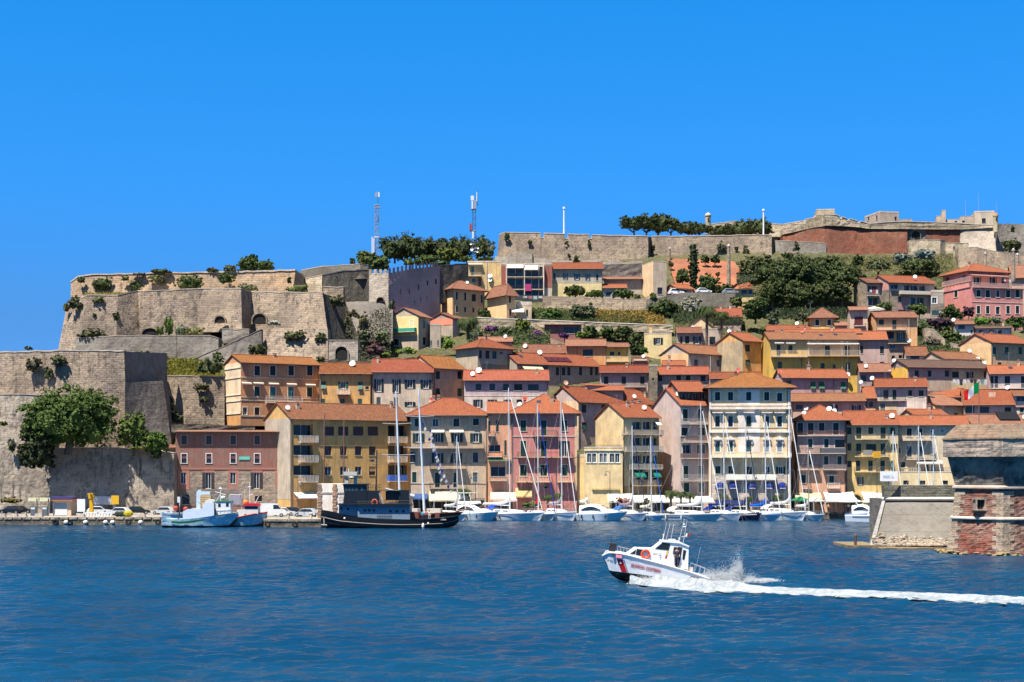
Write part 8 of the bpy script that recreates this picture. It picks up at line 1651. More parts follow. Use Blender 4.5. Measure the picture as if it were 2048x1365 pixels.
m=MB();sd.box(m,232,300,330,410,-.3,.3);sd.tube(m,(200,322),(300,325),.06);sd.tube(m,(240,250),(238,330),.03);sd.tube(m,(215,410),(235,330),.05);a,z=sd.q(255,400);m.ball((a,0,z),.28,8);m.build('bow_machinery',paint((.02,.022,.03),.5),rt)
m=MB()
for i,x in enumerate(range(300,480,35)):sd.tube(m,(x,425+(x-300)*.15),(x+6,350+(x-300)*.22),.018,-1.0)
sd.tube(m,(306,350),(476,392),.02,-1.0);sd.tube(m,(640,500),(850,555),.018,-1.35)
for x,y in((1110,610),(1160,625),(1215,640),(1270,660),(1320,690)):
 for w_ in(-1.3,1.3):sd.tube(m,(x,y+15),(x+14,y-72),.018,w_)
for w_ in(-1.3,1.3):sd.tube(m,(1124,538),(1334,618),.02,w_)
sd.tube(m,(1210,640),(1268,370),.015,.6);m.build('railing',paint((.6,.6,.62),.3,.5),rt)
m=MB();sd.box(m,1080,1160,590,640,-.8,.8);m.build('engine_cover',paint((.55,.5,.42),.6),rt)
def foam_mat(dens=.5,alpha=True):
 t=NT('foam');t.base((.27,.29,.31),.8,.2);t.b.inputs['Subsurface Weight'].default_value=0
 if alpha:
  t.base(t.mix(t.ramp(t.noise(t.pos((.25,1,1)),1.3,5,.7),(.40,(0,0,0)),(.58,(1,1,1))),(.17,.205,.24),(.30,.315,.33)),.8,.2)
  n=t.noise(t.pos((.35,1,1)),2.2,6,.75);tp=t.n('ShaderNodeBsdfTransparent');ms=t.n('ShaderNodeMixShader');at=t.n('ShaderNodeAttribute',attribute_name='dens');ad=t.n('ShaderNodeMath',operation='ADD');t.l(n,ad.inputs[0]);t.l(at.outputs['Fac'],ad.inputs[1])
  t.l(t.ramp(ad.outputs[0],(.86,(0,0,0)),(1.16,(1,1,1))),ms.inputs[0]);t.l(tp.outputs[0],ms.inputs[1]);t.l(t.b.outputs[0],ms.inputs[2]);t.l(ms.outputs[0],t.out.inputs[0])
 return t.m
FM=foam_mat();FS=fabric((.62,.65,.68),.5)
WK=[(1262,1168,1.0,.8),(1300,1171,2.2,.95),(1340,1174,3.2,1.0),(1400,1178,4.0,.95),(1480,1181,4.2,.78),(1600,1186,3.8,.64),(1750,1192,3.8,.60),(1900,1198,4.2,.60),(2060,1206,4.6,.56),(2300,1220,5.0,.5)]
def pw(px,py):D=CH*F/(py-YH);return Vector((XX(px,D),D,0))
rows=[]
px_=lambda p:CX+F*p.x/p.y
for(a,b,c,d),(a2,b2,c2,d2)in zip(WK,WK[1:]):
 n=max(2,int(abs(a2-a)/5))
 for i in range(n):t=i/n;rows.append((pw(a+(a2-a)*t,b+(b2-b)*t),c+(c2-c)*t,d+(d2-d)*t))
M_=28;me=bpy.data.meshes.new('wake');vs=[];dn=[]
g=np.random.default_rng(3);r1=g.uniform(0,6,12)
for i,(p,hw,d)in enumerate(rows):
 for j in range(M_+1):
  u=j/M_*2-1;e=1-abs(u)**3;hh=.10+.20*e*(.5+.5*math.sin(i*.45+u*7+r1[0])*math.sin(i*.21+u*3))+.10*math.sin(i*1.3+j*1.1)*e
  vs.append((p.x+u*.3,p.y+u*hw*(1+.22*math.sin(i*.23+r1[1])+.15*math.sin(i*.71+j*.1)),(.06+max(0,e-.42)*hh*1.5*(1+(2.2 if px_(p)<1420 else max(0,2.2*(1-(px_(p)-1420)/120)))*(.6+.4*math.sin(i*.9+j))))));dn.append(d*e*1.05-.66+.16*math.sin(i*.17+u*5)*math.sin(i*.05+u*2)+.35*math.exp(-((u+.55)/.25)**2)*.5+.18*math.exp(-(u/.9)**2))
fs=[(i*(M_+1)+j,(i+1)*(M_+1)+j,(i+1)*(M_+1)+j+1,i*(M_+1)+j+1)for i in range(len(rows)-1)for j in range(M_)]
me.from_pydata(vs,[],fs);at=me.attributes.new('dens','FLOAT','POINT');at.data.foreach_set('value',[v+.55 for v in dn]);me.materials.append(FM);me.polygons.foreach_set('use_smooth',[True]*len(fs));me.update()
wk=bpy.data.objects.new('wake',me);COL.objects.link(wk);tag(wk,'long white foaming wake behind the coastguard launch','wake',kind='stuff')
def spray(name,label,blobs,n):
 m=MB();V=[];Fq=[]
 for _ in range(n):
  (px,py,wpx,hpx,dy)=rnd.choices(blobs,[b[2]*b[3]for b in blobs])[0]
  x=px+rnd.gauss(0,.42)*wpx;y=py-abs(rnd.gauss(0,.55))*hpx if rnd.random()<.8 else py+rnd.random()*4;D=127+dy+rnd.gauss(0,.7);c=P(x,y,D)
  if c.z<.02:c.z=.02+rnd.random()*.2
  dens=1-min(1,(py-y)/max(1,hpx));s_=rnd.uniform(.012,.04)+dens*rnd.uniform(.015,.085)
  nn=Vector((rnd.gauss(0,1),rnd.gauss(0,1),rnd.gauss(0,1)+.4)).normalized();a=nn.orthogonal().normalized();b=nn.cross(a);o=len(V);V+=[tuple(c+a*s_),tuple(c+b*s_*.8),tuple(c-a*s_),tuple(c-b*s_*.8),tuple(c+nn*s_*.7)];Fq+=[[o,o+1,o+4],[o+1,o+2,o+4],[o+2,o+3,o+4],[o+3,o,o+4]]
 m.v=V;m.f=Fq;m.m=[0]*len(Fq);ob=m.build(name,FS);tag(ob,label,'spray',kind='stuff')
spray('bow_spray','dense white spray thrown from under the launch hull',[(1290,1168,26,12,-2.0),(1330,1172,34,15,-2.2),(1370,1176,34,14,-2.2),(1410,1180,30,12,-2.2),(1450,1182,30,10,-2)],26000)
spray('stern_spray','tall rooster tail of spray behind the launch',[(1420,1168,18,24,0),(1445,1168,20,26,.5),(1468,1168,14,36,.6),(1478,1166,9,46,.6),(1500,1172,18,20,.6),(1530,1176,24,12,.5)],19000)
# ================================================================ things on the quay and on the ridge
def car(label,px,D,hdg,col,van=False,z=None,group='cars parked on the quay',suv=0):
 x=XX(px,D);z=QZ if z is None else z;rt=empty('parked_van' if van else 'parked_car',(x,D,z),R(hdg),label,'van' if van else 'car',group)
 L_,W_=(5.2,2.0)if van else(4.1,1.7);h1,h2=(1.25,2.3)if van else(.85+.15*suv,1.45+.25*suv)
 prof=[(-L_/2,.3),(L_/2,.3),(L_/2,.62),(L_/2-.12,h1*.86),(L_*.27,h1),(L_*.1,h2-.03),(-L_*.30,h2),(-L_*.46,h1+.02),(-L_/2,h1*.8)]if not van else[(-L_/2,.35),(L_/2,.35),(L_/2,.8),(L_/2-.2,1.15),(L_*.34,1.3),(L_*.2,h2-.05),(-L_*.2,h2),(-L_/2+.05,h2-.05)]
 m=MB();vs=[];n=len(prof)
 for s_,k in((-1,1),(-1,0),(1,0),(1,1)):
  for(a,b)in prof:t=max(0,(b-h1)/(h2-h1));vs.append((a*(1 if not k else.985),s_*(W_/2-(.0 if not k else-.03)-(t*.2 if not van else t*.07)),b))
 m.add(vs,[(i+j*n,i+j*n+n,(i+1)%n+j*n+n,(i+1)%n+j*n)for j in range(3)for i in range(n)]+[tuple(range(n))[::-1],tuple(range(3*n,4*n))]);body=m.build('body',paint(col,.22),rt)
 for s_ in(-1,1):
  y0,y1=s_*(W_/2+.035),s_*(W_/2-.13);m=MB()
  q=[(L_*.235,h1+.03),(L_*.105,h2-.12),(-L_*.28,h2-.12),(-L_*.40,h1+.04)]if not van else[(L_*.31,1.38),(L_*.21,2.05),(L_*.06,2.08),(L_*.06,1.38)]
  m.add([(q[0][0],y0,q[0][1]),(q[1][0],y1 if not van else y0-s_*.05,q[1][1]),(q[2][0],y1 if not van else y0-s_*.05,q[2][1]),(q[3][0],y0,q[3][1])],[(0,1,2,3)]);m.build('side_window',glassm(),rt)
 m=MB();a,b=((L_*.272,h1+.02),(L_*.105,h2-.06))if not van else((L_*.345,1.36),(L_*.205,h2-.1));m.add([(a[0]+.02,-W_*.42,a[1]),(a[0]+.02,W_*.42,a[1]),(b[0]+.03,W_*.36,b[1]),(b[0]+.03,-W_*.36,b[1])],[(0,1,2,3)]);m.build('windscreen',glassm(),rt)
 for sx in(-.32,.32):
  for s_ in(-1,1):
   m=MB();m.tube((sx*L_,s_*(W_/2-.2),.32),(sx*L_,s_*(W_/2+.04),.32),.32,n=12);w_=m.build('wheel',paint((.012,.012,.012),.8),rt);m=MB();m.disc((sx*L_,s_*(W_/2+.05),.32),(0,s_,0),.18,10);m.build('rim',paint((.4,.4,.42),.4,.5),w_)
 for s_ in(-1,1):m=MB();m.box(L_/2-.06,L_/2+.02,s_*W_*.4-.14,s_*W_*.4+.14,.6,.76);m.build('headlight',paint((.7,.7,.68),.2),rt)
 return rt
for a in(('black hatchback parked by the pale bastion wall',22,272,175,(.015,.016,.02)),('dark car behind the black hatchback beside the fuel pumps',42,275,10,(.02,.02,.025)),('white hatchback behind the striped crates',198,271,5,(.6,.62,.65)),('silver white car with long bonnet beside yellow sacks',238,264,170,(.5,.53,.55)),('black car by the white sacks',276,270,20,(.02,.02,.022)),('pale silver hatchback behind the little dinghy',327,268,170,(.45,.45,.47)),('white saloon next to the white van',566,262,12,(.62,.63,.64)),('dark blue car between saloon and grey hatchback',588,265,8,(.02,.03,.06)),('light grey hatchback in front of the white stone block',612,257,165,(.38,.42,.48)),('silver blue car near the green parasol',1646,286,172,(.25,.30,.34)),('grey car beside silver blue car by the parasols',1668,287.5,10,(.42,.44,.46))):car(*a)
car('large white delivery van parked by the blue fishing boat',543,256,8,(.66,.68,.68),van=True)
RD='cars parked on the upper road';view(*Z0)
for lb,px,py,c,v,s_ in(('white van roof showing over the upper road wall',1238,596,(.7,.7,.7),0,1),('small blue car beside the hedge on the upper road',1194,594,(.03,.14,.35),0,0),('white jeep like car on the bend of the upper road',1352,590,(.66,.66,.66),0,1),('white car half hidden below the cypress',1407,587,(.6,.62,.64),0,0),('grey car near the ochre roadside house',1460,588,(.25,.27,.3),0,0)):
 D=387.5 if px<1300 else 390.5;car(lb,px,D,5,c,z=ZZ(py,D)-.1,group=RD,suv=s_)
def simple(name,label,cat,px,D,parts,group=None,z=None,rz=0):
 rt=empty(name,(XX(px,D),D,QZ if z is None else z),R(rz),label,cat,group)
 for nm,mat,fn in parts:m=MB();fn(m);m.build(nm,mat,rt)
 return rt
simple('kiosk','small cream harbour kiosk with blue and orange roof edge and one window','kiosk',124,262,[('wall',stucco((.62,.5,.36),.3),lambda m:m.box(-1.6,1.6,0,3,0,2.6)),('window',glassm((.2,.3,.35)),lambda m:m.box(-1.35,.8,-.06,0.0,1.3,2.2)),('white_panel',paint((.7,.7,.7)),lambda m:m.box(-1.4,.9,-.05,0,.1,1.15)),('roof',paint((.05,.04,.16)),lambda m:m.box(-2.1,2.1,-.7,3.4,2.95,3.3)),('roof_edge',paint((.6,.25,.12)),lambda m:m.box(-2.0,2.0,-.6,3.3,2.6,2.94))])
for lb,px in(('fuel pump under cream sign board, further from the kiosk',66),('fuel pump under cream sign board, next to the kiosk',89)):
 simple('fuel_pump',lb,'fuel pump',px,261,[('cabinet',paint((.10,.11,.13)),lambda m:m.box(-.45,.45,0,.6,0,1.6)),('display',paint((.5,.65,.7)),lambda m:m.box(-.35,.35,-.04,0,1.15,1.45)),('post',paint((.12,.12,.12)),lambda m:m.box(.55,.75,.1,.3,0,3.0)),('sign_board',paint((.62,.6,.38)),lambda m:m.box(-.9,.9,.1,.3,2.55,3.15))],'fuel pumps on the quay')
simple('notice_board','tall white notice board between kiosk and yellow crane column','notice board',162,262,[('board',paint((.68,.70,.80)),lambda m:m.box(-.7,.7,0,.1,.7,2.9)),('post',paint((.3,.3,.32)),lambda m:(m.box(-.65,-.55,.1,.2,0,2.9),m.box(.55,.65,.1,.2,0,2.9)))])
simple('hoist','yellow boat hoist column by the quay wall','hoist',183,266,[('column',paint((.62,.36,.01)),lambda m:(m.box(-.3,.3,-.3,.3,0,3.9),m.box(-.45,.45,-.4,.4,2.9,3.5))),('arm',paint((.62,.36,.01)),lambda m:m.box(-.2,.2,-1.8,-.4,3.6,3.85))])
simple('banner','low white banner with pale green corner on the quay wall','banner',208,276,[('cloth',fabric((.66,.68,.74)),lambda m:m.box(-1.9,1.9,0,.06,1.6,3.1)),('green_corner',fabric((.4,.55,.4)),lambda m:m.box(1.2,1.9,-.02,-.005,1.7,2.9)),('post',paint((.4,.4,.4)),lambda m:(m.tube((-1.8,.1,0),(-1.8,.1,3.1),.05),m.tube((1.8,.1,0),(1.8,.1,3.1),.05)))])
simple('yellow_board','square yellow board beside white banner','board',230,274,[('board',paint((.62,.36,.02)),lambda m:m.box(-.7,.7,0,.06,1.7,3.3)),('post',paint((.4,.4,.4)),lambda m:m.tube((0,.12,0),(0,.12,1.7),.05))])
for i,(lb,px)in enumerate((('striped black and white crate row, part beside the notice board',182),('striped black and white crate row, part beside the silver white car',210))):
 simple('barrier',lb,'barrier',px,257,[('rail',paint((.7,.7,.7)),lambda m:m.box(-1.3,1.3,-.1,.1,.55,.75)),('white_bars',paint((.75,.75,.75)),lambda m:[m.prism([(-1.2+.5*k,0),(-.95+.5*k,0),(-.8+.5*k,.55),(-1.05+.5*k,.55)],-.08,.08,'y')for k in range(5)])],'striped barriers on the quay')
simple('sack_stack','pile of green and yellow net sacks near the edge','net pile',246,256,[('green_sacks',fabric((.05,.07,.05)),lambda m:[m.ball((-.9+.6*k,0,.5),.55,8,k=(1.1,1,.9))for k in range(3)]),('yellow_sack',fabric((.5,.42,.04)),lambda m:m.ball((.9,-.1,.55),.7,8,k=(1.3,1,.8)))])
for i,px in enumerate((4,28,46,78,162,283)):
 simple('concrete_block','pale concrete block on the quay edge '+('at the picture edge','under the black hatchback','beside the dark car','between the fuel pumps','before the notice board','near the black car')[i],'block',px,255.5,[('block',stucco((.5,.47,.42),.7),lambda m:m.prism([(-.7,0),(.7,0),(.55,.55),(-.55,.55)],-.4,.4,'y')),('ring',paint((.08,.06,.05)),lambda m:m.torus((0,0,.6),(0,1,0),.12,.03,8,4))],'concrete blocks on the quay')
for i,(px,D)in enumerate(((132,252.3),(171,252.3),(211,252.3),(225,252.3),(281,252.2))):
 rt=empty('buoy',(XX(px,D),D,.45),0,'round white buoy hanging on the quay wall, '+('below the kiosk','below the notice board','first of a close pair','second of a close pair','below the black car')[i],'buoy','white buoys on the quay wall');m=MB();m.ball((0,0,0),.40,12,k=(1,1,.95));m.build('float',paint((.66,.64,.58),.5),rt);m=MB();m.torus((.0,0,.44),(1,0,0),.08,.025,8,4);m.tube((0,0,.45),(0,.5,.85),.02);m.build('rope',paint((.1,.09,.08),.8),rt)
for i,(px,D)in enumerate(((24,252.3),(111,252.3),(140,252.5),(257,252.3),(316,252),(535,242.6),(590,242.6))):
 rt=empty('tyre_fender',(XX(px,D),D,.5),0,'black tyre fender on the quay wall '+('under the black hatchback','left of the kiosk buoy','touching the kiosk buoy','below the yellow sacks','by the small dinghy','close to the blue boat bow','below the grey hatchback')[i],'tyre','tyre fenders on the quay wall');m=MB();m.torus((0,0,0),(0,1,0),.36,.15,16,8);m.build('tyre',paint((.012,.012,.012),.9),rt)
for lb,px,D in(('short stone bollard below the dark blue car',577,246),('stone bollard near the white block',622,246)):
 simple('bollard',lb,'bollard',px,D,[('post',stucco((.5,.46,.4),.5),lambda m:m.tube((0,0,0),(0,0,.8),.22,.16,10)),('head',stucco((.5,.46,.4),.5),lambda m:m.ball((0,0,.9),.26,10,k=(1,1,.6)))],'bollards on the quay')
D=250;rt=empty('gatehouse',(XX(636,D),D,QZ),R(-2),'white plastered square block with brick quoins behind the tugboat','stone block');w_=64/F*D;hh=ZZ(968,D)-QZ
m=MB();m.prism([(-.25,0),(w_+.25,0),(w_,hh),(0,hh)],0,4.5,'y');m.build('wall',stucco((.74,.72,.68),.3),rt);m=MB();m.box(-.12,w_+.12,-.1,4.6,hh*.72,hh*.76);m.build('cornice',stucco((.5,.46,.4),.6),rt)
for q in(w_*.48,w_-.5,.0):
 m=MB()
 for k in range(11):m.box(q-.05-(.12 if k%2 else 0),q+.55+(.12 if k%2 else 0),-.14,.3,.05+k*hh/11,(k+.9)*hh/11)
 m.build('quoins',stone((.42,.25,.18),(.36,.28,.22),.5,.25,.7,.5),rt)
def canopy(label,px0,px1,y0,y1,D0,D1,col,group='awnings along the promenade',posts=3):
 x0,x1=XX(px0,D0),XX(px1,D0);za,zb=ZZ(y0,D1),ZZ(y1,D0);rt=empty('promenade_awning',(x0,D0,QZ),0,label,'awning',group);m=MB();w_=x1-x0;n=max(4,int(w_/1.2))
 for i in range(n):
  a,b=w_*i/n,w_*(i+1)/n;s_=.05*math.sin(i*2.3);m.add([(a,0,zb-QZ),(b,0,zb-QZ),(b,D1-D0,za-QZ),(a,D1-D0,za-QZ),(a,0,zb-QZ-.3-s_),(b,0,zb-QZ-.3+s_)],[(0,1,2,3),(4,5,1,0)])
  if i%2:m.v[-6:]=[(x,y,z+.04)for x,y,z in m.v[-6:]]
 m.build('cloth',fabric(col,.25),rt)
 for i in range(posts+1):m=MB();m.tube((w_*i/posts,.1,0),(w_*i/posts,.1,zb-QZ),.05);m.build('post',paint((.5,.5,.48),.4),rt)
WHT=(.62,.62,.58)
canopy('long cream awning below the rose house and terrace building',1082,1215,986,1004,281.0,284,(.66,.64,.52),posts=6);canopy('plain white awning below the terrace building corner',1216,1265,988,1003,278.8,280.2,(.7,.68,.58));canopy('white awning below the green awning house',1268,1340,991,1003,279.5,282.6,WHT,posts=4)
canopy('white awning between the palms and the lilac tower house',1344,1428,993,1004,280,283,WHT,posts=4);canopy('navy blue awning under the palazzo, beside the palms',1432,1500,1000,1008,279,281.6,(.02,.03,.1),posts=4);canopy('navy blue awning under the right half of the palazzo',1504,1570,1001,1009,279,281.6,(.02,.03,.1),posts=4)
canopy('peach awning at the salmon strip house',986,1034,985,1001,278.8,281,(.7,.55,.45));canopy('cream awning below the beige house next to the peach awning',868,940,984,1000,277,281,(.6,.54,.38))
canopy('beige flat awning left of the white restaurant awning',1592,1645,986,998,281,283,(.55,.45,.3));canopy('broad white restaurant awning beside the round archway',1652,1712,984,1002,280.5,283,(.68,.68,.66));canopy('white awning right of the round archway',1728,1782,984,1000,281.5,284,WHT)
def parasol(label,px,y,D,r,col,ztop=None,zg=None):
 z=QZ if zg is None else zg;h=ZZ(y,D)-z;rt=empty('parasol',(XX(px,D),D,z),0,label,'parasol','parasols');m=MB();m.tube((0,0,h-.75),(0,0,h),r,.05,n=8,cap=False);m.tube((0,0,h-.9),(0,0,h-.75),r*.995,r,n=8,cap=False);m.build('cloth',fabric(col),rt);m=MB();m.tube((0,0,0),(0,0,h),.04);m.build('pole',paint((.4,.38,.35),.5),rt)
parasol('green parasol at the corner of the palazzo',1600,993,278.5,2.1,(.03,.2,.1));parasol('white square parasol right of the green one',1628,994,278,2.2,(.7,.7,.68));parasol('large white parasol in front of the archway',1700,995,278,2.4,(.7,.7,.68));parasol('white parasol at the quay beyond the archway',1742,996,278.5,2.0,(.7,.7,.68));parasol('big cream parasol in the garden beside the apricot house',1748,613,355,2.8,(.7,.68,.62),zg=ZZ(636,355))
for i,(px0,px1,D,wh_)in enumerate(((1084,1150,282.4,'under the rose house'),(1222,1262,280.1,'under the terrace building'),(1272,1338,282.7,'under the green awning house'),(1350,1408,283.6,'under the lilac tower house'),(1432,1580,281.6,'under the palazzo'),(1598,1688,283.2,'under the salmon house by the palazzo'),(990,1022,281.1,'under the salmon strip house'),(826,970,281.6,'under the beige house'))):
 x0,x1=XX(px0,D),XX(px1,D);rt=empty('shopfront',(x0,D,QZ),0,'dark glazed shopfront row '+wh_,'shopfront','shopfronts at street level');w_=x1-x0;n=max(2,int(w_/2.4));m=MB();m.box(0,w_,-.08,0.02,2.35,2.7);m.build('fascia',paint((.25,.2,.16),.6),rt)
 for k in range(n):a,b=w_*k/n+.12,w_*(k+1)/n-.12;m=MB();m.box(a,b,-.04,0.02,.05,2.3,0);m.box((a+b)/2-.03,(a+b)/2+.03,-.07,-.041,.05,2.3,1);m.build('shop_window',[glassm((.02,.02,.022)),paint((.3,.28,.25),.5)],rt)
def lamp(label,px,D,y,arm=-.8):
 h=ZZ(y,D)-QZ;rt=empty('street_lamp',(XX(px,D),D,QZ),0,label,'street lamp','street lamps along the promenade');m=MB();m.tube((0,0,0),(0,0,h),.08,.05,6);m.tube((0,0,h-.4),(arm,0,h-.1),.04);m.tube((arm,0,h-.1),(arm,0,h-.5),.03);m.build('pole',paint((.04,.045,.05),.5),rt);m=MB();m.tube((arm,0,h-1.0),(arm,0,h-.5),.26,.06,8);m.build('lamp_shade',paint((.10,.11,.11),.4),rt)
lamp('street lamp with bell shade before the terrace building',1220,277,941);lamp('street lamp beside the white block near the tug',596,255,958,.5);lamp('street lamp before the rose house edge',951,277,948);lamp('street lamp by the yellow archway house',1754,280,935,.6);lamp('street lamp under the palazzo among the masts',1506,277,948,.6)
for lb,x,yt,sp in(('fan palm with thick dark base left of its twin by the grey yacht',1342,986,20),('fan palm right of its twin by the grey yacht',1362,988,17),('bushy fan palm under the lilac tower house',1380,990,16),('fan palm at the dome awning of the palazzo',1447,992,16),('small fan palm between palazzo dome awnings',1498,996,14),('fan palm at the right of the palazzo',1555,994,15),('fan palm by the white motor yacht flybridge',928,984,20),('pointed palm under the rose house',1118,990,15),('spiky palm below the corner of the rose house',1096,994,15)):
 palm(lb,Z0,x,yt,1021,sp,277.5,nfr=22,group='palms on the promenade')
for lb,a,b,c,d,col in(('oleander with pink flowers by the motor yacht',1232,1262,994,1010,(.25,.10,.11)),('oleander under the green awning house',1285,1305,996,1012,(.10,.08,.05)),('potted shrub row below the rose house',1040,1090,1000,1018,(.03,.05,.02)),('dark hedge pots under the palazzo',1450,1500,1006,1020,(.025,.045,.02)),('red flowering pots near the parasols',1632,1650,998,1010,(.22,.05,.05)),('low plants by the archway',1704,1730,1004,1018,(.03,.045,.02))):shrub(lb,Z0,a,b,c,d,277.5,col=col,n=220,size=.16,group='plants on the promenade')
def person(label,px,D,z,h=1.72,top=(.5,.5,.5),leg=(.03,.04,.08),lean=0,arm=0,face=0):
 rt=empty('person',(XX(px,D),D,z),R(face),label,'person','people on the waterfront');s_=h/1.75
 J={0:(0,0,.95,.13),1:(lean*.5,0,1.2,.13),2:(lean,0,1.42,.12),3:(lean*1.15,0,1.52,.05),4:(lean*1.25,-.02,1.64,.105),5:(.10,0,.92,.10),6:(.12,-.03,.50,.065),7:(.12,.02,.09,.045),8:(.13,-.14,.03,.04),9:(-.10,0,.92,.10),10:(-.12,.03,.50,.065),11:(-.13,.06,.09,.045),12:(-.13,-.10,.03,.04),13:(lean+.19,0,1.40,.06),14:(lean+.24,-.02-arm*.2,1.13+arm*.1,.045),15:(lean+.24,-.12-arm*.35,.90+arm*.3,.035),16:(lean-.19,0,1.40,.06),17:(lean-.25,-.02,1.13,.045),18:(lean-.24,-.10,.90,.035)}
 E=[(0,1),(1,2),(2,3),(3,4),(0,5),(5,6),(6,7),(7,8),(0,9),(9,10),(10,11),(11,12),(2,13),(13,14),(14,15),(2,16),(16,17),(17,18)]
 def sk(name,keys,edges,grow,mat,root_):
  ix={k:i for i,k in enumerate(keys)};me=bpy.data.meshes.new(name);me.from_pydata([tuple(v*s_ for v in J[k][:3])for k in keys],[(ix[a],ix[b])for a,b in edges],[]);me.materials.append(mat);ob=bpy.data.objects.new(name,me);COL.objects.link(ob);ob.parent=rt
  ob.modifiers.new('s','SKIN')
  for k in keys:me.skin_vertices[0].data[ix[k]].radius=(J[k][3]*s_+grow,)*2
  me.skin_vertices[0].data[ix[root_]].use_root=True;q=ob.modifiers.new('d','SUBSURF');q.levels=q.render_levels=1;return ob
 sk('body',list(J),E,0,paint((.42,.24,.16),.6),0);sk('shirt',[0,1,2,13,14,16,17],[(0,1),(1,2),(2,13),(13,14),(2,16),(16,17)],.034,paint(top,.8),0);sk('trousers',[0,5,6,7,9,10,11],[(0,5),(5,6),(6,7),(0,9),(9,10),(10,11)],.026,paint(leg,.8),0)
 m=MB();m.ball((lean*1.25*s_,.02,1.69*s_),.115*s_,8,k=(1,1,.8));m.build('hair',paint((.03,.02,.015),.8),rt)
zd=P(0,900+935/6.827,DT).z-.45
person('person in bright blue shirt on the tug stern',846,DT,zd,top=(.05,.30,.60),arm=1);person('person in pale beige clothes standing on the tug stern',859,DT+.6,zd,top=(.5,.46,.38),leg=(.45,.4,.32));person('person in red shirt behind the two on the tug',853,DT+1.6,zd,top=(.5,.12,.12))
person('person in white shirt walking by the archway',1697,279.5,QZ,top=(.7,.7,.72),face=30);person('person in yellow top near the white awning',1737,279.8,QZ,top=(.6,.55,.08),face=-20);person('person in black standing under the cream awning',1163,279,QZ,top=(.02,.02,.025),face=10);person('person in grey beside the person in black',1168,279.6,QZ,top=(.2,.2,.2));person('person in orange shirt between parasols',1657,280,QZ,top=(.55,.25,.1));person('person in dark clothes in front of the fort gate',1908,431.5,ZZ(503,431.5),top=(.03,.03,.05))
person('helmsman in dark jacket in the launch doorway',1353.5,125.85,P(0,1030+585/5.689,127).z,h=1.65,top=(.02,.025,.05))
def lattice(label,V,x0,x1,y0,y1,D,top,extras,col=(.34,.34,.34)):
 view(*V);c=P(ux((x0+x1)/2),uy(y1),D);r=(ux(x1)-ux(x0))/2/F*D;hh=(uy(y1)-uy(y0))/F*D;rt=empty('antenna_mast',c,0,label,'antenna mast',None);m=MB();n=int(hh/1.6);C4=[(-r,-r),(r,-r),(r,r),(-r,r)]
 for a,b in C4:m.tube((a,b,-2),(a,b,hh),.09,n=4)
 for i in range(n+1):
  z=hh*i/n
  for k in range(4):
   (a,b),(c_,d)=C4[k],C4[(k+1)%4];m.tube((a,b,z),(c_,d,z),.045,n=3)
   if i<n:m.tube((a,b,z),(c_,d,z+hh/n),.04,n=3)
 m.build('lattice',paint(col,.4,.3),rt);zpx=V[2]
 def lz(y):return(uy(y1)-uy(y))/F*D
 def lx(x):return(ux(x)-ux((x0+x1)/2))/F*D
 m=MB();m.tube((lx(top[0]),0,hh*.9),(lx(top[0]),0,lz(top[1])),.10,.05,n=5);m.build('top_pole',paint(col,.4,.3),rt)
 for nm,a,b,ya,yb,cc in extras:
  m=MB()
  if nm=='dish':m.disc((lx((a+b)/2),-r-.4,lz((ya+yb)/2)),(-.2,-1,.1),(lx(b)-lx(a))/2,14,dish=.25);m.tube((lx((a+b)/2),-r-.3,lz((ya+yb)/2)),(0,-r,lz((ya+yb)/2)),.05)
  elif nm=='platform':m.box(lx(a),lx(b),-r*1.2,r*1.2,lz(yb),lz(ya))
  else:m.box(lx(a),lx(b),-r-.3,-r-.05,lz(yb),lz(ya))
  m.build(nm,paint(cc,.5),rt)
W3,G3,R3=(.66,.66,.66),(.3,.3,.3),(.3,.05,.04)
lattice('thin lattice antenna mast at the end of the ridge wall',S1,418,452,240,850,384,(452,85),[('antenna_panel',430,442,88,150,G3),('antenna_panel',455,472,95,150,W3),('antenna_panel',418,430,100,150,G3),('platform',408,465,236,246,G3),('platform',408,485,268,276,G3),('antenna_panel',446,464,370,420,(.12,.12,.13)),('platform',412,462,428,434,G3),('platform',405,460,616,628,W3),('antenna_panel',378,390,625,830,W3),('antenna_panel',398,410,640,830,W3)])
lattice('stout lattice antenna mast with white dishes among the umbrella pines',S1,1574,1612,180,850,394,(1632,55),[('antenna_panel',1553,1590,135,190,W3),('antenna_panel',1562,1580,195,290,W3),('antenna_panel',1590,1616,185,290,G3),('platform',1550,1620,286,294,G3),('antenna_panel',1538,1566,465,545,R3),('platform',1535,1620,545,552,G3),('dish',1545,1585,740,800,W3),('dish',1540,1568,690,722,W3),('dish',1625,1652,740,772,W3),('dish',1618,1645,785,812,W3),('antenna_panel',1570,1588,560,640,W3),('antenna_panel',1620,1630,90,200,W3)],(.10,.10,.11))
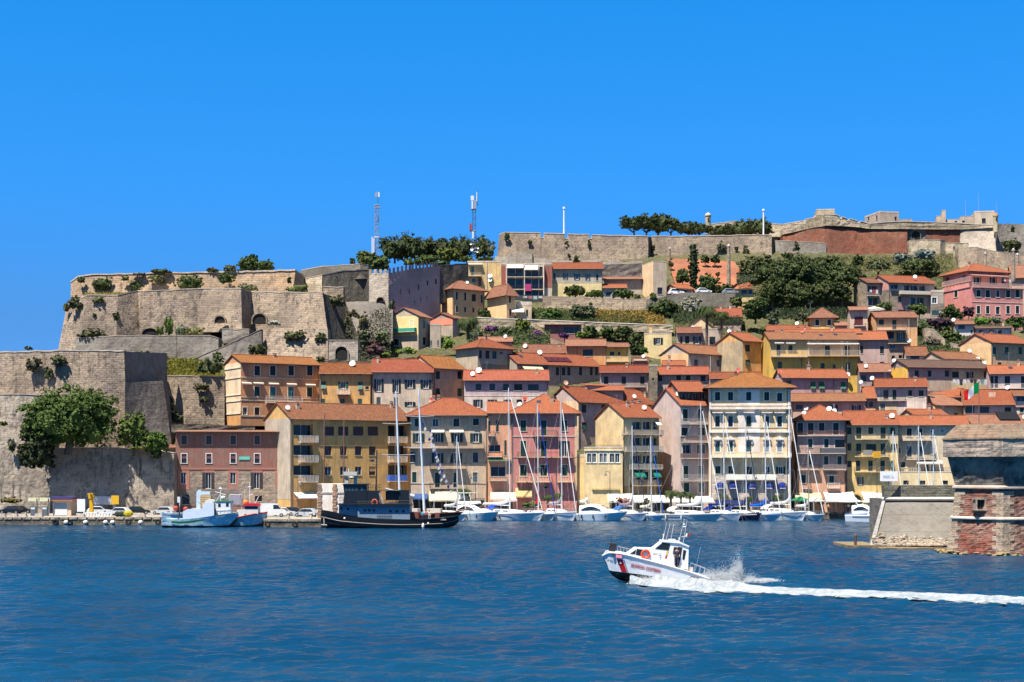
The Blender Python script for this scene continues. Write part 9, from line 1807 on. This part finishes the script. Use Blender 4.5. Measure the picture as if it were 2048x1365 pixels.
def pole(label,px,y0,y1,D,r=.28):
 c=P(px,y1,D);hh=(y1-y0)/F*D;rt=empty('white_pole',c,0,label,'pole','tall white poles on the ridge');m=MB();m.tube((0,0,-4),(0,0,hh),r,r*.75,n=10);m.build('shaft',paint((.66,.66,.66),.4),rt);m=MB();m.tube((0,0,hh),(0,0,hh+.5),r*1.4,r*1.2,n=10);m.build('top_cap',paint((.7,.7,.7),.4),rt)
pole('tall white pole above the high central bastion',1128,418,468,432);pole('tall white pole beside the tallest ridge pine',1527,422,470,440)
for lb,px,y0,D in(('very thin aerial mast above the corner house of the fort',1957,385,452),('faint thin aerial mast left of the thin one',1931,400,453),('faint thin aerial mast at the tiny turret',1993,405,450)):
 c=P(px,430,D);rt=empty('aerial',c,0,lb,'aerial','thin aerials above the fort');m=MB();m.tube((0,0,-2),(0,0,(430-y0)/F*D),.06,.03,n=4);m.build('rod',paint((.3,.3,.32),.5),rt)
def washing(label,V,x0,x1,y,D,cols,h):
 view(*V);a,b=P(ux(x0),uy(y),D),P(ux(x1),uy(y),D);rt=empty('washing_line',a,0,label,'washing line','washing hung out to dry');d=b-a;m=MB();m.tube((0,0,0),d,.02,n=4);m.build('line',paint((.2,.2,.2),.6),rt);n=len(cols)
 for i,c in enumerate(cols):
  p,q=d*((i+.1)/n),d*((i+.9)/n);hh=h*(.6+.4*((i*37)%5)/4);m=MB();m.add([p,q,q+Vector((0,-.05,-hh)),p+Vector((.03,.05,-hh*.93))],[(0,1,2,3)]);m.build('cloth',fabric(c),rt)
washing('washing line with white and dark cloths below the bright yellow gabled house',S8,932,1250,905,308.6,[(.7,.7,.72),(.6,.62,.7),(.04,.05,.09),(.7,.68,.66),(.5,.5,.5),(.03,.04,.08),(.05,.05,.06),(.6,.55,.5),(.1,.3,.35),(.6,.6,.62)],1.3)
washing('towels drying on the terrace of the pink top storey',S4,1790,1890,875,381,[(.7,.7,.72),(.6,.1,.12),(.7,.68,.7),(.5,.6,.7)],.8);washing('red and white washing on the stone wing balcony',S4,480,570,975,384.5,[(.7,.7,.7),(.5,.05,.06),(.7,.66,.66)],1.1);washing('patterned rugs hung below the modern balconied block',S2,370,600,1095,388,[(.6,.55,.5),(.45,.2,.18),(.5,.55,.6),(.65,.6,.55)],.9)
